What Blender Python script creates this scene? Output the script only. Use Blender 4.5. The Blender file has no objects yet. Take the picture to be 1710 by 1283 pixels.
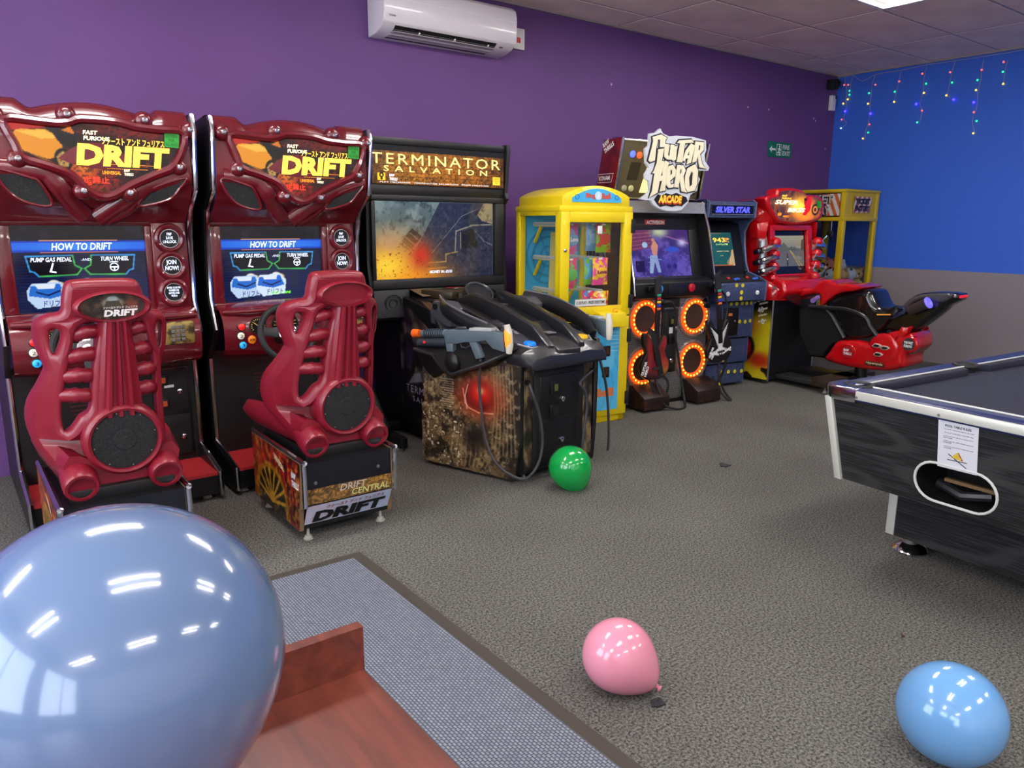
import bpy, bmesh, math, random
import numpy as np
from mathutils import Vector, Matrix

sc = bpy.context.scene
col = sc.collection
random.seed(7)
rng = np.random.default_rng(7)
PI = math.pi

# ---------------------------------------------------------------- camera
YAW, PITCH, ROLL, FPX = 0.651288096, -0.209570952, 0.00682363977, 1262.57787
CAM = np.array([-8.744977351, -5.199290822, 1.485])
CEIL = 3.1987
GREY = 1.015


def cam_axes():
    cy, sy = math.cos(YAW), math.sin(YAW)
    cp, sp = math.cos(PITCH), math.sin(PITCH)
    f = np.array([sy * cp, cy * cp, sp])
    r = np.array([cy, -sy, 0.0])
    u = np.cross(r, f)
    cr, sr = math.cos(ROLL), math.sin(ROLL)
    return np.array([cr * r + sr * u, -sr * r + cr * u, f])


RC = cam_axes()
cam_data = bpy.data.cameras.new('camera')
cam_data.sensor_fit = 'HORIZONTAL'
cam_data.sensor_width = 36.0
cam_data.lens = FPX / 1710 * 36.0
cam_data.clip_start = 0.02
cam_data.clip_end = 60
camera = bpy.data.objects.new('camera', cam_data)
col.objects.link(camera)
m4 = Matrix.Identity(4)
for i in range(3):
    m4[i][0], m4[i][1], m4[i][2], m4[i][3] = RC[0][i], RC[1][i], -RC[2][i], CAM[i]
camera.matrix_world = m4
sc.camera = camera

# ---------------------------------------------------------------- world, exposure
SKY = 9.0
world = bpy.data.worlds.new('world')
sc.world = world
world.use_nodes = True
world.node_tree.nodes['Background'].inputs[0].default_value = (0.80, 0.88, 1.0, 1)
world.node_tree.nodes['Background'].inputs[1].default_value = SKY
sc.view_settings.view_transform = 'Standard'
sc.view_settings.look = 'None'
sc.view_settings.gamma = 1
sc.view_settings.use_curve_mapping = False
sc.view_settings.exposure = 0.0
sc.cycles.use_denoising = True
sc.cycles.max_bounces = 8
sc.cycles.diffuse_bounces = 4
sc.cycles.glossy_bounces = 4
sc.cycles.transparent_max_bounces = 12
sc.cycles.sample_clamp_indirect = 4.0
LAMP_STRENGTH = 46.0


# ---------------------------------------------------------------- measuring helpers
def _ray(u, v):
    return RC.T @ np.array([(u - 855) / FPX, -(v - 641.5) / FPX, 1.0])


def AZ(u, v, z=0.0):
    d = _ray(u, v)
    return CAM + d * (z - CAM[2]) / d[2]


def AY(u, v, y=0.0):
    d = _ray(u, v)
    return CAM + d * (y - CAM[1]) / d[1]


def AX(u, v, x=0.0):
    d = _ray(u, v)
    return CAM + d * (x - CAM[0]) / d[0]


def AP(u, v, pt, nrm):
    d = _ray(u, v)
    n = np.asarray(nrm, float)
    return CAM + d * (n @ (np.asarray(pt, float) - CAM)) / (n @ d)


def AD(u, v, t):
    return CAM + _ray(u, v) * t


# ---------------------------------------------------------------- materials
def lin(c):
    c = np.asarray(c, float)
    return np.where(c <= 0.04045, c / 12.92, ((c + 0.055) / 1.055) ** 2.4)


def rgb(c):
    if isinstance(c, str):
        c = [int(c[i:i + 2], 16) for i in (1, 3, 5)]
    l = lin(np.array(c[:3]) / 255.0)
    return (float(l[0]), float(l[1]), float(l[2]), 1.0)


MATS = {}


def mat(name, c=(128, 128, 128), rough=0.5, metal=0.0, coat=0.0, spec=0.5, emit=0.0, ec=None,
        noise=None, bump=None, alpha=1.0, trans=0.0, sss=0.0, ior=1.45):
    """noise=(scale, detail, second colour, low, high); bump=(scale, strength, distance)"""
    if name in MATS:
        return MATS[name]
    m = bpy.data.materials.new(name)
    m.use_nodes = True
    nt = m.node_tree
    b = nt.nodes['Principled BSDF']
    b.inputs['Base Color'].default_value = rgb(c)
    b.inputs['Roughness'].default_value = rough
    b.inputs['Metallic'].default_value = metal
    b.inputs['Coat Weight'].default_value = coat
    b.inputs['Coat Roughness'].default_value = 0.06
    b.inputs['Specular IOR Level'].default_value = spec
    b.inputs['IOR'].default_value = ior
    b.inputs['Alpha'].default_value = alpha
    b.inputs['Transmission Weight'].default_value = trans
    if sss:
        b.inputs['Subsurface Weight'].default_value = sss
        b.inputs['Subsurface Radius'].default_value = (0.05, 0.05, 0.05)
    if emit:
        b.inputs['Emission Color'].default_value = rgb(ec or c)
        b.inputs['Emission Strength'].default_value = emit
        m.cycles.emission_sampling = 'NONE'
    tc = None
    if noise or bump:
        tc = nt.nodes.new('ShaderNodeTexCoord')
    if noise:
        n = nt.nodes.new('ShaderNodeTexNoise')
        n.inputs['Scale'].default_value = noise[0]
        n.inputs['Detail'].default_value = noise[1]
        r = nt.nodes.new('ShaderNodeValToRGB')
        r.color_ramp.elements[0].position = noise[3]
        r.color_ramp.elements[0].color = rgb(c)
        r.color_ramp.elements[1].position = noise[4]
        r.color_ramp.elements[1].color = rgb(noise[2])
        nt.links.new(tc.outputs['Object'], n.inputs['Vector'])
        nt.links.new(n.outputs['Fac'], r.inputs['Fac'])
        nt.links.new(r.outputs['Color'], b.inputs['Base Color'])
    if bump:
        n2 = nt.nodes.new('ShaderNodeTexNoise')
        n2.inputs['Scale'].default_value = bump[0]
        n2.inputs['Detail'].default_value = 4
        bp = nt.nodes.new('ShaderNodeBump')
        bp.inputs['Strength'].default_value = bump[1]
        bp.inputs['Distance'].default_value = bump[2]
        nt.links.new(tc.outputs['Object'], n2.inputs['Vector'])
        nt.links.new(n2.outputs['Fac'], bp.inputs['Height'])
        nt.links.new(bp.outputs['Normal'], b.inputs['Normal'])
    MATS[name] = m
    return m


def vcmat(name, emit=0.0, rough=0.4, base=1.0, coat=0.0):
    """printed artwork: colour comes from the mesh colour attribute; emit > 0 for screens and backlit signs"""
    if name in MATS:
        return MATS[name]
    m = bpy.data.materials.new(name)
    m.use_nodes = True
    nt = m.node_tree
    b = nt.nodes['Principled BSDF']
    a = nt.nodes.new('ShaderNodeVertexColor')
    a.layer_name = 'Col'
    b.inputs['Roughness'].default_value = rough
    b.inputs['Coat Weight'].default_value = coat
    if base < 1:
        b.inputs['Base Color'].default_value = (0.01 * base, 0.01 * base, 0.012 * base, 1)
    else:
        nt.links.new(a.outputs['Color'], b.inputs['Base Color'])
    if emit:
        nt.links.new(a.outputs['Color'], b.inputs['Emission Color'])
        b.inputs['Emission Strength'].default_value = emit
        m.cycles.emission_sampling = 'NONE'
    MATS[name] = m
    return m


def glassmat(name, tint=(255, 255, 255), refl=0.06):
    if name in MATS:
        return MATS[name]
    m = bpy.data.materials.new(name)
    m.use_nodes = True
    nt = m.node_tree
    nt.nodes.clear()
    o = nt.nodes.new('ShaderNodeOutputMaterial')
    t = nt.nodes.new('ShaderNodeBsdfTransparent')
    t.inputs[0].default_value = rgb(tint)
    g = nt.nodes.new('ShaderNodeBsdfGlossy')
    g.inputs['Roughness'].default_value = 0.03
    fr = nt.nodes.new('ShaderNodeLayerWeight')
    fr.inputs[0].default_value = 0.5
    pw_ = nt.nodes.new('ShaderNodeMath')
    pw_.operation = 'POWER'
    pw_.inputs[1].default_value = 5.0
    ml_ = nt.nodes.new('ShaderNodeMath')
    ml_.operation = 'MULTIPLY_ADD'
    ml_.inputs[1].default_value = 0.5
    ml_.inputs[2].default_value = 0.03
    nt.links.new(fr.outputs['Facing'], pw_.inputs[0])
    nt.links.new(pw_.outputs[0], ml_.inputs[0])
    mx = nt.nodes.new('ShaderNodeMixShader')
    nt.links.new(ml_.outputs[0], mx.inputs[0])
    nt.links.new(t.outputs[0], mx.inputs[1])
    nt.links.new(g.outputs[0], mx.inputs[2])
    nt.links.new(mx.outputs[0], o.inputs[0])
    MATS[name] = m
    return m


# ---------------------------------------------------------------- objects
INV = {}     # object name -> world-to-local matrix of its thing


def tag(o, label=None, cat=None, group=None, kind=None):
    if label:
        o['label'] = label
    if cat:
        o['category'] = cat
    if group:
        o['group'] = group
    if kind:
        o['kind'] = kind
    return o


def thing(name, loc, label, cat, rotz=0.0, group=None):
    o = bpy.data.objects.new(name, None)
    o.empty_display_size = 0.1
    col.objects.link(o)
    o.location = Vector([float(t) for t in loc])
    o.rotation_euler = (0, 0, rotz)
    M = Matrix.Translation(o.location) @ Matrix.Rotation(rotz, 4, 'Z')
    INV[o.name] = M.inverted()
    return tag(o, label, cat, group)


def world_of(t, p):
    return INV[t.name].inverted() @ Vector([float(x) for x in p])


def copy_tree(o, parent=None):
    c = o.copy()
    col.objects.link(c)
    c.parent = parent
    for ch in o.children:
        copy_tree(ch, c)
    return c


class MB:
    """collects world-space geometry; build() links it as one mesh object"""

    def __init__(s):
        s.v, s.f = [], []

    def add(s, vs, fs):
        n = len(s.v)
        s.v.extend([tuple(float(c) for c in p) for p in vs])
        s.f.extend([tuple(i + n for i in f) for f in fs])
        return s

    def box(s, p0, p1):
        (a, b, c), (d, e, f) = p0, p1
        return s.hexa([(a, b, c), (d, b, c), (d, e, c), (a, e, c), (a, b, f), (d, b, f), (d, e, f), (a, e, f)])

    def hexa(s, q):
        return s.add(q, [(0, 3, 2, 1), (4, 5, 6, 7), (0, 1, 5, 4), (1, 2, 6, 5), (2, 3, 7, 6), (3, 0, 4, 7)])

    def slab(s, quad, vec):
        vec = np.asarray(vec, float)
        return s.hexa([np.asarray(p, float) for p in quad] + [np.asarray(p, float) + vec for p in quad])

    def prism(s, poly, vec):
        n = len(poly)
        vec = np.asarray(vec, float)
        a = [np.asarray(p, float) for p in poly]
        vs = a + [p + vec for p in a]
        fs = [tuple(range(n))[::-1], tuple(range(n, 2 * n))]
        fs += [(i, (i + 1) % n, n + (i + 1) % n, n + i) for i in range(n)]
        return s.add(vs, fs)

    def loft(s, rings, closed=True, cap0=True, cap1=True, loop=False):
        n = len(rings[0])
        k = len(rings)
        vs = [p for r in rings for p in r]
        fs = []
        for i in range(k if loop else k - 1):
            a, b = i * n, ((i + 1) % k) * n
            for j in range(n if closed else n - 1):
                fs.append((a + j, a + (j + 1) % n, b + (j + 1) % n, b + j))
        if closed and not loop:
            if cap0:
                fs.append(tuple(range(n))[::-1])
            if cap1:
                fs.append(tuple((k - 1) * n + j for j in range(n)))
        return s.add(vs, fs)

    def tube(s, pts, r, n=8, closed=False, flat=1.0, up=(0, 0, 1)):
        P = [np.asarray(p, float) for p in pts]
        rings = []
        k = len(P)
        prev = None
        for i in range(k):
            if closed:
                t = P[(i + 1) % k] - P[i - 1]
            else:
                t = P[min(i + 1, k - 1)] - P[max(i - 1, 0)]
            t = t / (np.linalg.norm(t) + 1e-12)
            if prev is None:
                a = np.asarray(up, float)
                if abs(a @ t) > 0.9:
                    a = np.array([1.0, 0, 0]) if abs(t[0]) < 0.9 else np.array([0, 1.0, 0])
            else:
                a = prev
            a = a - t * (a @ t)
            a = a / (np.linalg.norm(a) + 1e-12)
            prev = a
            b = np.cross(t, a)
            rr = r[i] if hasattr(r, '__len__') else r
            rings.append([P[i] + rr * (math.cos(2 * PI * j / n) * a * flat + math.sin(2 * PI * j / n) * b) for j in range(n)])
        return s.loft(rings, loop=closed)

    def cyl(s, p0, p1, r0, r1=None, n=16):
        r1 = r0 if r1 is None else r1
        p0, p1 = np.asarray(p0, float), np.asarray(p1, float)
        t = (p1 - p0) / np.linalg.norm(p1 - p0)
        a = np.array([0, 0, 1.0]) if abs(t[2]) < 0.9 else np.array([1.0, 0, 0])
        a = a - t * (a @ t)
        a /= np.linalg.norm(a)
        b = np.cross(t, a)
        c = [(math.cos(2 * PI * j / n), math.sin(2 * PI * j / n)) for j in range(n)]
        return s.loft([[p0 + r0 * (x * a + y * b) for x, y in c], [p1 + r1 * (x * a + y * b) for x, y in c]])

    def lathe(s, prof, o, ax=(0, 0, 1), n=20, flat=None):
        """prof: list of (radius, height) along ax from o"""
        o = np.asarray(o, float)
        t = np.asarray(ax, float)
        t = t / np.linalg.norm(t)
        a = np.array([1.0, 0, 0]) if abs(t[0]) < 0.9 else np.array([0, 1.0, 0])
        a = a - t * (a @ t)
        a /= np.linalg.norm(a)
        b = np.cross(t, a)
        c = [(math.cos(2 * PI * j / n), math.sin(2 * PI * j / n)) for j in range(n)]
        return s.loft([[o + h * t + max(r, 1e-5) * (x * a + y * b) for x, y in c] for r, h in prof])

    def sphere(s, c, r, nu=16, nv=10, ax=(0, 0, 1)):
        if hasattr(r, '__len__'):
            n0 = len(s.v)
            s.sphere((0, 0, 0), 1.0, nu, nv)
            c = np.asarray(c, float)
            for i in range(n0, len(s.v)):
                p = s.v[i]
                s.v[i] = (c[0] + p[0] * r[0], c[1] + p[1] * r[1], c[2] + p[2] * r[2])
            return s
        return s.lathe([(r * math.sin(PI * k / nv), -r * math.cos(PI * k / nv)) for k in range(nv + 1)], c, ax, nu)

    def torus(s, c, ax, R, r, n=28, k=8):
        t = np.asarray(ax, float)
        t = t / np.linalg.norm(t)
        a = np.array([0, 0, 1.0]) if abs(t[2]) < 0.9 else np.array([1.0, 0, 0])
        a = a - t * (a @ t)
        a /= np.linalg.norm(a)
        b = np.cross(t, a)
        c = np.asarray(c, float)
        R2 = R if hasattr(R, '__len__') else (R, R)
        return s.tube([c + R2[0] * math.cos(2 * PI * i / n) * b + R2[1] * math.sin(2 * PI * i / n) * a for i in range(n)], r, k, True, up=t)

    def mesh(s, name, bevel=0.0, seg=2, angle=35, inv=None, merge=False):
        me = bpy.data.meshes.new(name)
        vs = s.v
        if inv is not None:
            A = np.array(inv)
            V = np.array(vs) @ A[:3, :3].T + A[:3, 3]
            vs = [tuple(p) for p in V]
        me.from_pydata(vs, [], s.f)
        bm = bmesh.new()
        bm.from_mesh(me)
        if merge:
            bmesh.ops.remove_doubles(bm, verts=bm.verts, dist=1e-5)
        bmesh.ops.recalc_face_normals(bm, faces=bm.faces)
        if bevel:
            es = [e for e in bm.edges if len(e.link_faces) == 2 and e.calc_face_angle(0) > math.radians(30)]
            bmesh.ops.bevel(bm, geom=es, offset=bevel, segments=seg, affect='EDGES', profile=0.5, clamp_overlap=True)
        bm.to_mesh(me)
        bm.free()
        me.polygons.foreach_set('use_smooth', [True] * len(me.polygons))
        me.set_sharp_from_angle(angle=math.radians(angle))
        return me

    def build(s, name, m, parent=None, bevel=0.0, seg=2, angle=35, label=None, merge=False, subsurf=0):
        inv = INV[parent.name] if parent is not None else None
        me = s.mesh(name, bevel, seg, angle, inv, merge)
        return link(name, me, m, parent, label, subsurf)


def link(name, me, m, parent=None, label=None, subsurf=0):
    o = bpy.data.objects.new(name, me)
    col.objects.link(o)
    if m is not None and len(me.materials) == 0:
        me.materials.append(m)
    if parent is not None:
        o.parent = parent
        INV[o.name] = INV[parent.name]
    else:
        INV[o.name] = Matrix.Identity(4)
    if subsurf:
        md = o.modifiers.new('subdivision', 'SUBSURF')
        md.levels = md.render_levels = subsurf
    if label:
        o['label'] = label
    return o


def inst(name, me, parent, p):
    """a repeated small piece: shares mesh data, placed at world point p inside parent's frame"""
    o = bpy.data.objects.new(name, me)
    col.objects.link(o)
    o.parent = parent
    v = Vector([float(t) for t in p])
    o.location = INV[parent.name] @ v if parent is not None else v
    INV[o.name] = INV[parent.name]
    return o


def single(name, mb, m, label, cat, group=None, bevel=0.0, angle=35, seg=2, origin=None):
    """a thing that is one mesh; its origin sits at its base"""
    V = np.array(mb.v)
    if origin is None:
        origin = ((V[:, 0].min() + V[:, 0].max()) / 2, (V[:, 1].min() + V[:, 1].max()) / 2, V[:, 2].min())
    M = Matrix.Translation(Vector([float(t) for t in origin]))
    me = mb.mesh(name, bevel, seg, angle, M.inverted())
    o = bpy.data.objects.new(name, me)
    col.objects.link(o)
    o.location = M.translation
    if m is not None:
        me.materials.append(m)
    INV[o.name] = M.inverted()
    return tag(o, label, cat, group)


# ---------------------------------------------------------------- 2D outlines with holes, bevelled
def smooth_loop(pts, sub=6):
    """closed Catmull-Rom loop"""
    P = np.array(pts, float)
    n = len(P)
    out = []
    for i in range(n):
        a, b, c, d = P[i - 1], P[i], P[(i + 1) % n], P[(i + 2) % n]
        for k in range(sub):
            t = k / sub
            out.append(0.5 * ((2 * b) + (c - a) * t + (2 * a - 5 * b + 4 * c - d) * t * t + (3 * b - a - 3 * c + d) * t ** 3))
    return out


def smooth_path(pts, sub=6):
    P = [np.array(p, float) for p in pts]
    P = [2 * P[0] - P[1]] + P + [2 * P[-1] - P[-2]]
    out = []
    for i in range(1, len(P) - 2):
        a, b, c, d = P[i - 1], P[i], P[i + 1], P[i + 2]
        for k in range(sub):
            t = k / sub
            out.append(0.5 * ((2 * b) + (c - a) * t + (2 * a - 5 * b + 4 * c - d) * t * t + (3 * b - a - 3 * c + d) * t ** 3))
    out.append(P[-2])
    return out


def plate(loops, depth, bevel=0.0, seg=2, fn=None):
    """filled 2D outline(s) (first outer, others holes), extruded by depth; returns an MB after mapping fn(x, y, z)"""
    cu = bpy.data.curves.new('outline', 'CURVE')
    cu.dimensions = '2D'
    cu.fill_mode = 'BOTH'
    cu.extrude = max(depth / 2 - bevel, 1e-5)
    cu.bevel_depth = bevel
    cu.bevel_resolution = seg
    cu.offset = -bevel
    for lp in loops:
        sp = cu.splines.new('POLY')
        sp.points.add(len(lp) - 1)
        for p, q in zip(sp.points, lp):
            p.co = (q[0], q[1], 0, 1)
        sp.use_cyclic_u = True
    o = bpy.data.objects.new('outline', cu)
    me = bpy.data.meshes.new_from_object(o)
    mb = MB()
    mb.v = [tuple(v.co) for v in me.vertices]
    mb.f = [tuple(p.vertices) for p in me.polygons]
    bpy.data.objects.remove(o)
    bpy.data.curves.remove(cu)
    bpy.data.meshes.remove(me)
    if fn:
        mb.v = [tuple(float(c) for c in fn(*v)) for v in mb.v]
    return mb


# ---------------------------------------------------------------- lettering
def text(name, s, parent, o, ex, ey, w, h, m, shear=0.0, bold=0.0, depth=0.0012, res=2, fit=True, align=None, spacing=1.0, line=1.0):
    """lettering fitted into the box at o (lower left, world) spanning w along ex and h along ey"""
    cu = bpy.data.curves.new('lettering', 'FONT')
    cu.body = s
    cu.shear = shear
    cu.offset = bold
    cu.resolution_u = res
    cu.space_character = spacing
    cu.space_line = line
    if align:
        cu.align_x = align
    ob = bpy.data.objects.new('lettering', cu)
    me0 = bpy.data.meshes.new_from_object(ob)
    V = np.array([tuple(v.co) for v in me0.vertices])
    F = [tuple(p.vertices) for p in me0.polygons]
    bpy.data.objects.remove(ob)
    bpy.data.curves.remove(cu)
    bpy.data.meshes.remove(me0)
    mn, mx = V.min(0), V.max(0)
    ex, ey, o = (np.asarray(t, float) for t in (ex, ey, o))
    ex = ex / np.linalg.norm(ex)
    ey = ey / np.linalg.norm(ey)
    nz = np.cross(ex, ey)
    nz /= np.linalg.norm(nz)
    sx, sy = w / (mx[0] - mn[0]), h / (mx[1] - mn[1])
    if not fit:
        sx = sy = min(sx, sy)
    mb = MB()
    mb.v = [tuple(o + (p[0] - mn[0]) * sx * ex + (p[1] - mn[1]) * sy * ey + nz * depth) for p in V]
    mb.f = F
    inv = INV[parent.name] if parent is not None else None
    me = bpy.data.meshes.new(name)
    A = np.array(inv)
    W = np.array(mb.v) @ A[:3, :3].T + A[:3, 3]
    me.from_pydata([tuple(p) for p in W], [], mb.f)
    return link(name, me, m, parent)


# ---------------------------------------------------------------- printed artwork
def vnoise(U, V, s, seed=0, octv=1):
    r = np.random.default_rng(seed)
    out = np.zeros_like(U)
    amp = 1.0
    tot = 0
    for k in range(octv):
        G = r.random((64, 64))
        x, y = (U * s) % 63, (V * s) % 63
        i, j = x.astype(int), y.astype(int)
        fx, fy = x - i, y - j
        fx, fy = fx * fx * (3 - 2 * fx), fy * fy * (3 - 2 * fy)
        i2, j2 = (i + 1) % 64, (j + 1) % 64
        out += amp * ((G[i, j] * (1 - fx) + G[i2, j] * fx) * (1 - fy) + (G[i, j2] * (1 - fx) + G[i2, j2] * fx) * fy)
        tot += amp
        amp *= 0.55
        s *= 2.1
    return out / tot


class Art:
    """flat print: paint with normalised coordinates, u right, v up (aspect a = width / height)"""

    def __init__(s, nx, ny, c=(0, 0, 0), a=1.0):
        u = np.linspace(0, 1, nx + 1)
        v = np.linspace(0, 1, ny + 1)
        s.U, s.V = np.meshgrid(u, v)
        s.nx, s.ny, s.a = nx, ny, a
        s.C = np.zeros(s.U.shape + (3,)) + np.array(c) / 255.0

    def mix(s, k, c):
        k = np.clip(k, 0, 1)[..., None]
        s.C = s.C * (1 - k) + (np.asarray(c, float) / 255.0) * k
        return s

    def poly(s, pts, c, al=1.0):
        return s.mix(inside(s.U, s.V, pts) * al, c)

    def rect(s, x0, y0, x1, y1, c, al=1.0):
        return s.mix(((s.U >= x0) & (s.U <= x1) & (s.V >= y0) & (s.V <= y1)) * al, c)

    def ell(s, cx, cy, rx, ry, c, al=1.0, soft=0.05, rot=0.0):
        x, y = (s.U - cx) * s.a, s.V - cy
        cr, sr = math.cos(rot), math.sin(rot)
        x, y = x * cr + y * sr, -x * sr + y * cr
        d = np.sqrt((x / (rx * s.a)) ** 2 + (y / ry) ** 2)
        return s.mix(np.clip((1 - d) / soft, 0, 1) * al, c)

    def glow(s, cx, cy, rx, ry, c, al=1.0, p=2.0):
        d = ((s.U - cx) / rx) ** 2 + ((s.V - cy) / ry) ** 2
        return s.mix(al * np.exp(-d ** (p / 2)), c)

    def line(s, pts, w, c, al=1.0, soft=0.5):
        for (x0, y0), (x1, y1) in zip(pts[:-1], pts[1:]):
            ax, ay, bx, by = x0 * s.a, y0, x1 * s.a, y1
            px, py = s.U * s.a - ax, s.V - ay
            dx, dy = bx - ax, by - ay
            L = dx * dx + dy * dy + 1e-12
            t = np.clip((px * dx + py * dy) / L, 0, 1)
            d = np.hypot(px - t * dx, py - t * dy)
            s.mix(np.clip((w - d) / (w * soft), 0, 1) * al, c)
        return s

    def noise(s, sc_, c, al=0.5, seed=1, octv=3, lo=0.4, hi=0.7):
        n = vnoise(s.U * s.a, s.V, sc_, seed, octv)
        return s.mix(np.clip((n - lo) / (hi - lo), 0, 1) * al, c)

    def put(s, name, parent, bl, br, tl, tr=None, m=None, mask=None, label=None):
        bl, br, tl = (np.asarray(t, float) for t in (bl, br, tl))
        tr = br + tl - bl if tr is None else np.asarray(tr, float)
        U, V = s.U[..., None], s.V[..., None]
        Pw = (bl * (1 - U) + br * U) * (1 - V) + (tl * (1 - U) + tr * U) * V
        return s.put_grid(name, parent, Pw, m, mask, label)

    def put_grid(s, name, parent, Pw, m, mask=None, label=None):
        nx, ny = s.nx, s.ny
        A = np.array(INV[parent.name])
        W = Pw.reshape(-1, 3) @ A[:3, :3].T + A[:3, 3]
        i, j = np.meshgrid(np.arange(nx), np.arange(ny))
        a = (j * (nx + 1) + i).ravel()
        F = np.stack([a, a + 1, a + nx + 2, a + nx + 1], 1)
        if mask is not None:
            uc = (i.ravel() + 0.5) / nx
            vc = (j.ravel() + 0.5) / ny
            F = F[inside(uc, vc, mask)]
        me = bpy.data.meshes.new(name)
        me.vertices.add(len(W))
        me.vertices.foreach_set('co', W.ravel())
        me.loops.add(F.size)
        me.loops.foreach_set('vertex_index', F.ravel())
        me.polygons.add(len(F))
        me.polygons.foreach_set('loop_start', np.arange(len(F)) * 4)
        me.update(calc_edges=True)
        me.validate()
        at = me.color_attributes.new('Col', 'FLOAT_COLOR', 'POINT')
        C = np.concatenate([lin(np.clip(s.C, 0, 1)).reshape(-1, 3), np.ones((len(W), 1))], 1)
        at.data.foreach_set('color', C.ravel())
        return link(name, me, m, parent, label)


def inside(x, y, pts):
    x, y = np.asarray(x), np.asarray(y)
    r = np.zeros(x.shape, bool)
    n = len(pts)
    for i in range(n):
        x0, y0 = pts[i]
        x1, y1 = pts[(i + 1) % n]
        if y0 == y1:
            continue
        c = (y0 > y) != (y1 > y)
        r ^= c & (x < (x1 - x0) * (y - y0) / (y1 - y0) + x0)
    return r


# ---------------------------------------------------------------- common materials
BLACK = mat('black_satin', (16, 16, 18), 0.38)
BLACKM = mat('black_matt', (14, 14, 15), 0.7)
RUBBER = mat('black_rubber', (20, 20, 21), 0.6)
CHROME = mat('chrome', (215, 215, 222), 0.12, 1.0)
STEEL = mat('dull_steel', (150, 150, 150), 0.35, 1.0)
WHITE = mat('white_plastic', (225, 225, 222), 0.35)
SCREEN = vcmat('lit_screen', 1.0, 0.15, 0.0)
BACKLIT = vcmat('backlit_print', 1.0, 0.25, 0.0)
PRINT = vcmat('print', 0, 0.35)
T_WHITE = mat('ink_white', (235, 235, 232), 0.5)
T_BLACK = mat('ink_black', (12, 12, 14), 0.5)
T_LIT = mat('lit_white', (240, 240, 245), 0.5, emit=0.95)
GLASS = glassmat('clear_glass')

# ================================================================ THE ROOM
XW, YF = -11.5, -9.0       # left wall, front wall (behind the camera)


def node_mat(name):
    m = bpy.data.materials.new(name)
    m.use_nodes = True
    MATS[name] = m
    return m, m.node_tree, m.node_tree.nodes['Principled BSDF'], m.node_tree.links


def carpet_mat():
    m, nt, b, L = node_mat('carpet')
    tc = nt.nodes.new('ShaderNodeTexCoord')
    n1 = nt.nodes.new('ShaderNodeTexNoise')
    n1.inputs['Scale'].default_value = 110
    n1.inputs['Detail'].default_value = 6
    n1.inputs['Roughness'].default_value = 0.78
    r = nt.nodes.new('ShaderNodeValToRGB')
    r.color_ramp.elements[0].position = 0.40
    r.color_ramp.elements[0].color = rgb((44, 44, 43))
    r.color_ramp.elements[1].position = 0.60
    r.color_ramp.elements[1].color = rgb((128, 127, 121))
    n2 = nt.nodes.new('ShaderNodeTexNoise')
    n2.inputs['Scale'].default_value = 1.3
    n2.inputs['Detail'].default_value = 4
    r2 = nt.nodes.new('ShaderNodeValToRGB')
    r2.color_ramp.elements[0].position = 0.35
    r2.color_ramp.elements[0].color = (0.80, 0.79, 0.80, 1)
    r2.color_ramp.elements[1].position = 0.7
    r2.color_ramp.elements[1].color = (1, 1, 1, 1)
    mx = nt.nodes.new('ShaderNodeMixRGB')
    mx.blend_type = 'MULTIPLY'
    mx.inputs[0].default_value = 1
    bp = nt.nodes.new('ShaderNodeBump')
    bp.inputs['Strength'].default_value = 0.2
    bp.inputs['Distance'].default_value = 0.004
    for n in (n1, n2):
        L.new(tc.outputs['Object'], n.inputs['Vector'])
    L.new(n1.outputs['Fac'], r.inputs['Fac'])
    L.new(n2.outputs['Fac'], r2.inputs['Fac'])
    L.new(r.outputs['Color'], mx.inputs[1])
    L.new(r2.outputs['Color'], mx.inputs[2])
    L.new(mx.outputs[0], b.inputs['Base Color'])
    L.new(n1.outputs['Fac'], bp.inputs['Height'])
    L.new(bp.outputs['Normal'], b.inputs['Normal'])
    b.inputs['Roughness'].default_value = 0.95
    b.inputs['Specular IOR Level'].default_value = 0.1
    return m


def two_tone_wall():
    m, nt, b, L = node_mat('blue_over_grey_paint')
    g = nt.nodes.new('ShaderNodeNewGeometry')
    sx = nt.nodes.new('ShaderNodeSeparateXYZ')
    n = nt.nodes.new('ShaderNodeTexNoise')
    n.inputs['Scale'].default_value = 12
    a = nt.nodes.new('ShaderNodeMath')
    a.operation = 'MULTIPLY_ADD'
    a.inputs[1].default_value = 0.008
    gt = nt.nodes.new('ShaderNodeMath')
    gt.operation = 'GREATER_THAN'
    gt.inputs[1].default_value = GREY + 0.004
    mx = nt.nodes.new('ShaderNodeMixRGB')
    mx.inputs[1].default_value = rgb((136, 128, 134))
    mx.inputs[2].default_value = rgb((56, 104, 212))
    L.new(g.outputs['Position'], sx.inputs[0])
    L.new(g.outputs['Position'], n.inputs['Vector'])
    L.new(n.outputs['Fac'], a.inputs[0])
    L.new(sx.outputs['Z'], a.inputs[2])
    L.new(a.outputs[0], gt.inputs[0])
    L.new(gt.outputs[0], mx.inputs[0])
    L.new(mx.outputs[0], b.inputs['Base Color'])
    b.inputs['Roughness'].default_value = 0.55
    b.inputs['Specular IOR Level'].default_value = 0.3
    return m


purple = mat('purple_paint', (104, 70, 127), 0.6, spec=0.3, noise=(1.5, 3, (99, 67, 122), 0.3, 0.7))
plain = mat('off_white_paint', (226, 220, 222), 0.7)
tag(MB().box((XW - .1, YF - .1, -.1), (.1, .1, 0)).build('floor', carpet_mat()), kind='structure')
tag(MB().box((XW - .1, 0, 0), (.1, .1, CEIL + .1)).build('wall_back', purple), kind='structure')
tag(MB().box((0, YF - .1, 0), (.1, 0, CEIL + .1)).build('wall_right', two_tone_wall()), kind='structure')
tag(MB().box((XW, YF - .1, 0), (0, YF, CEIL + .1)).build('wall_front', plain), kind='structure')
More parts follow.
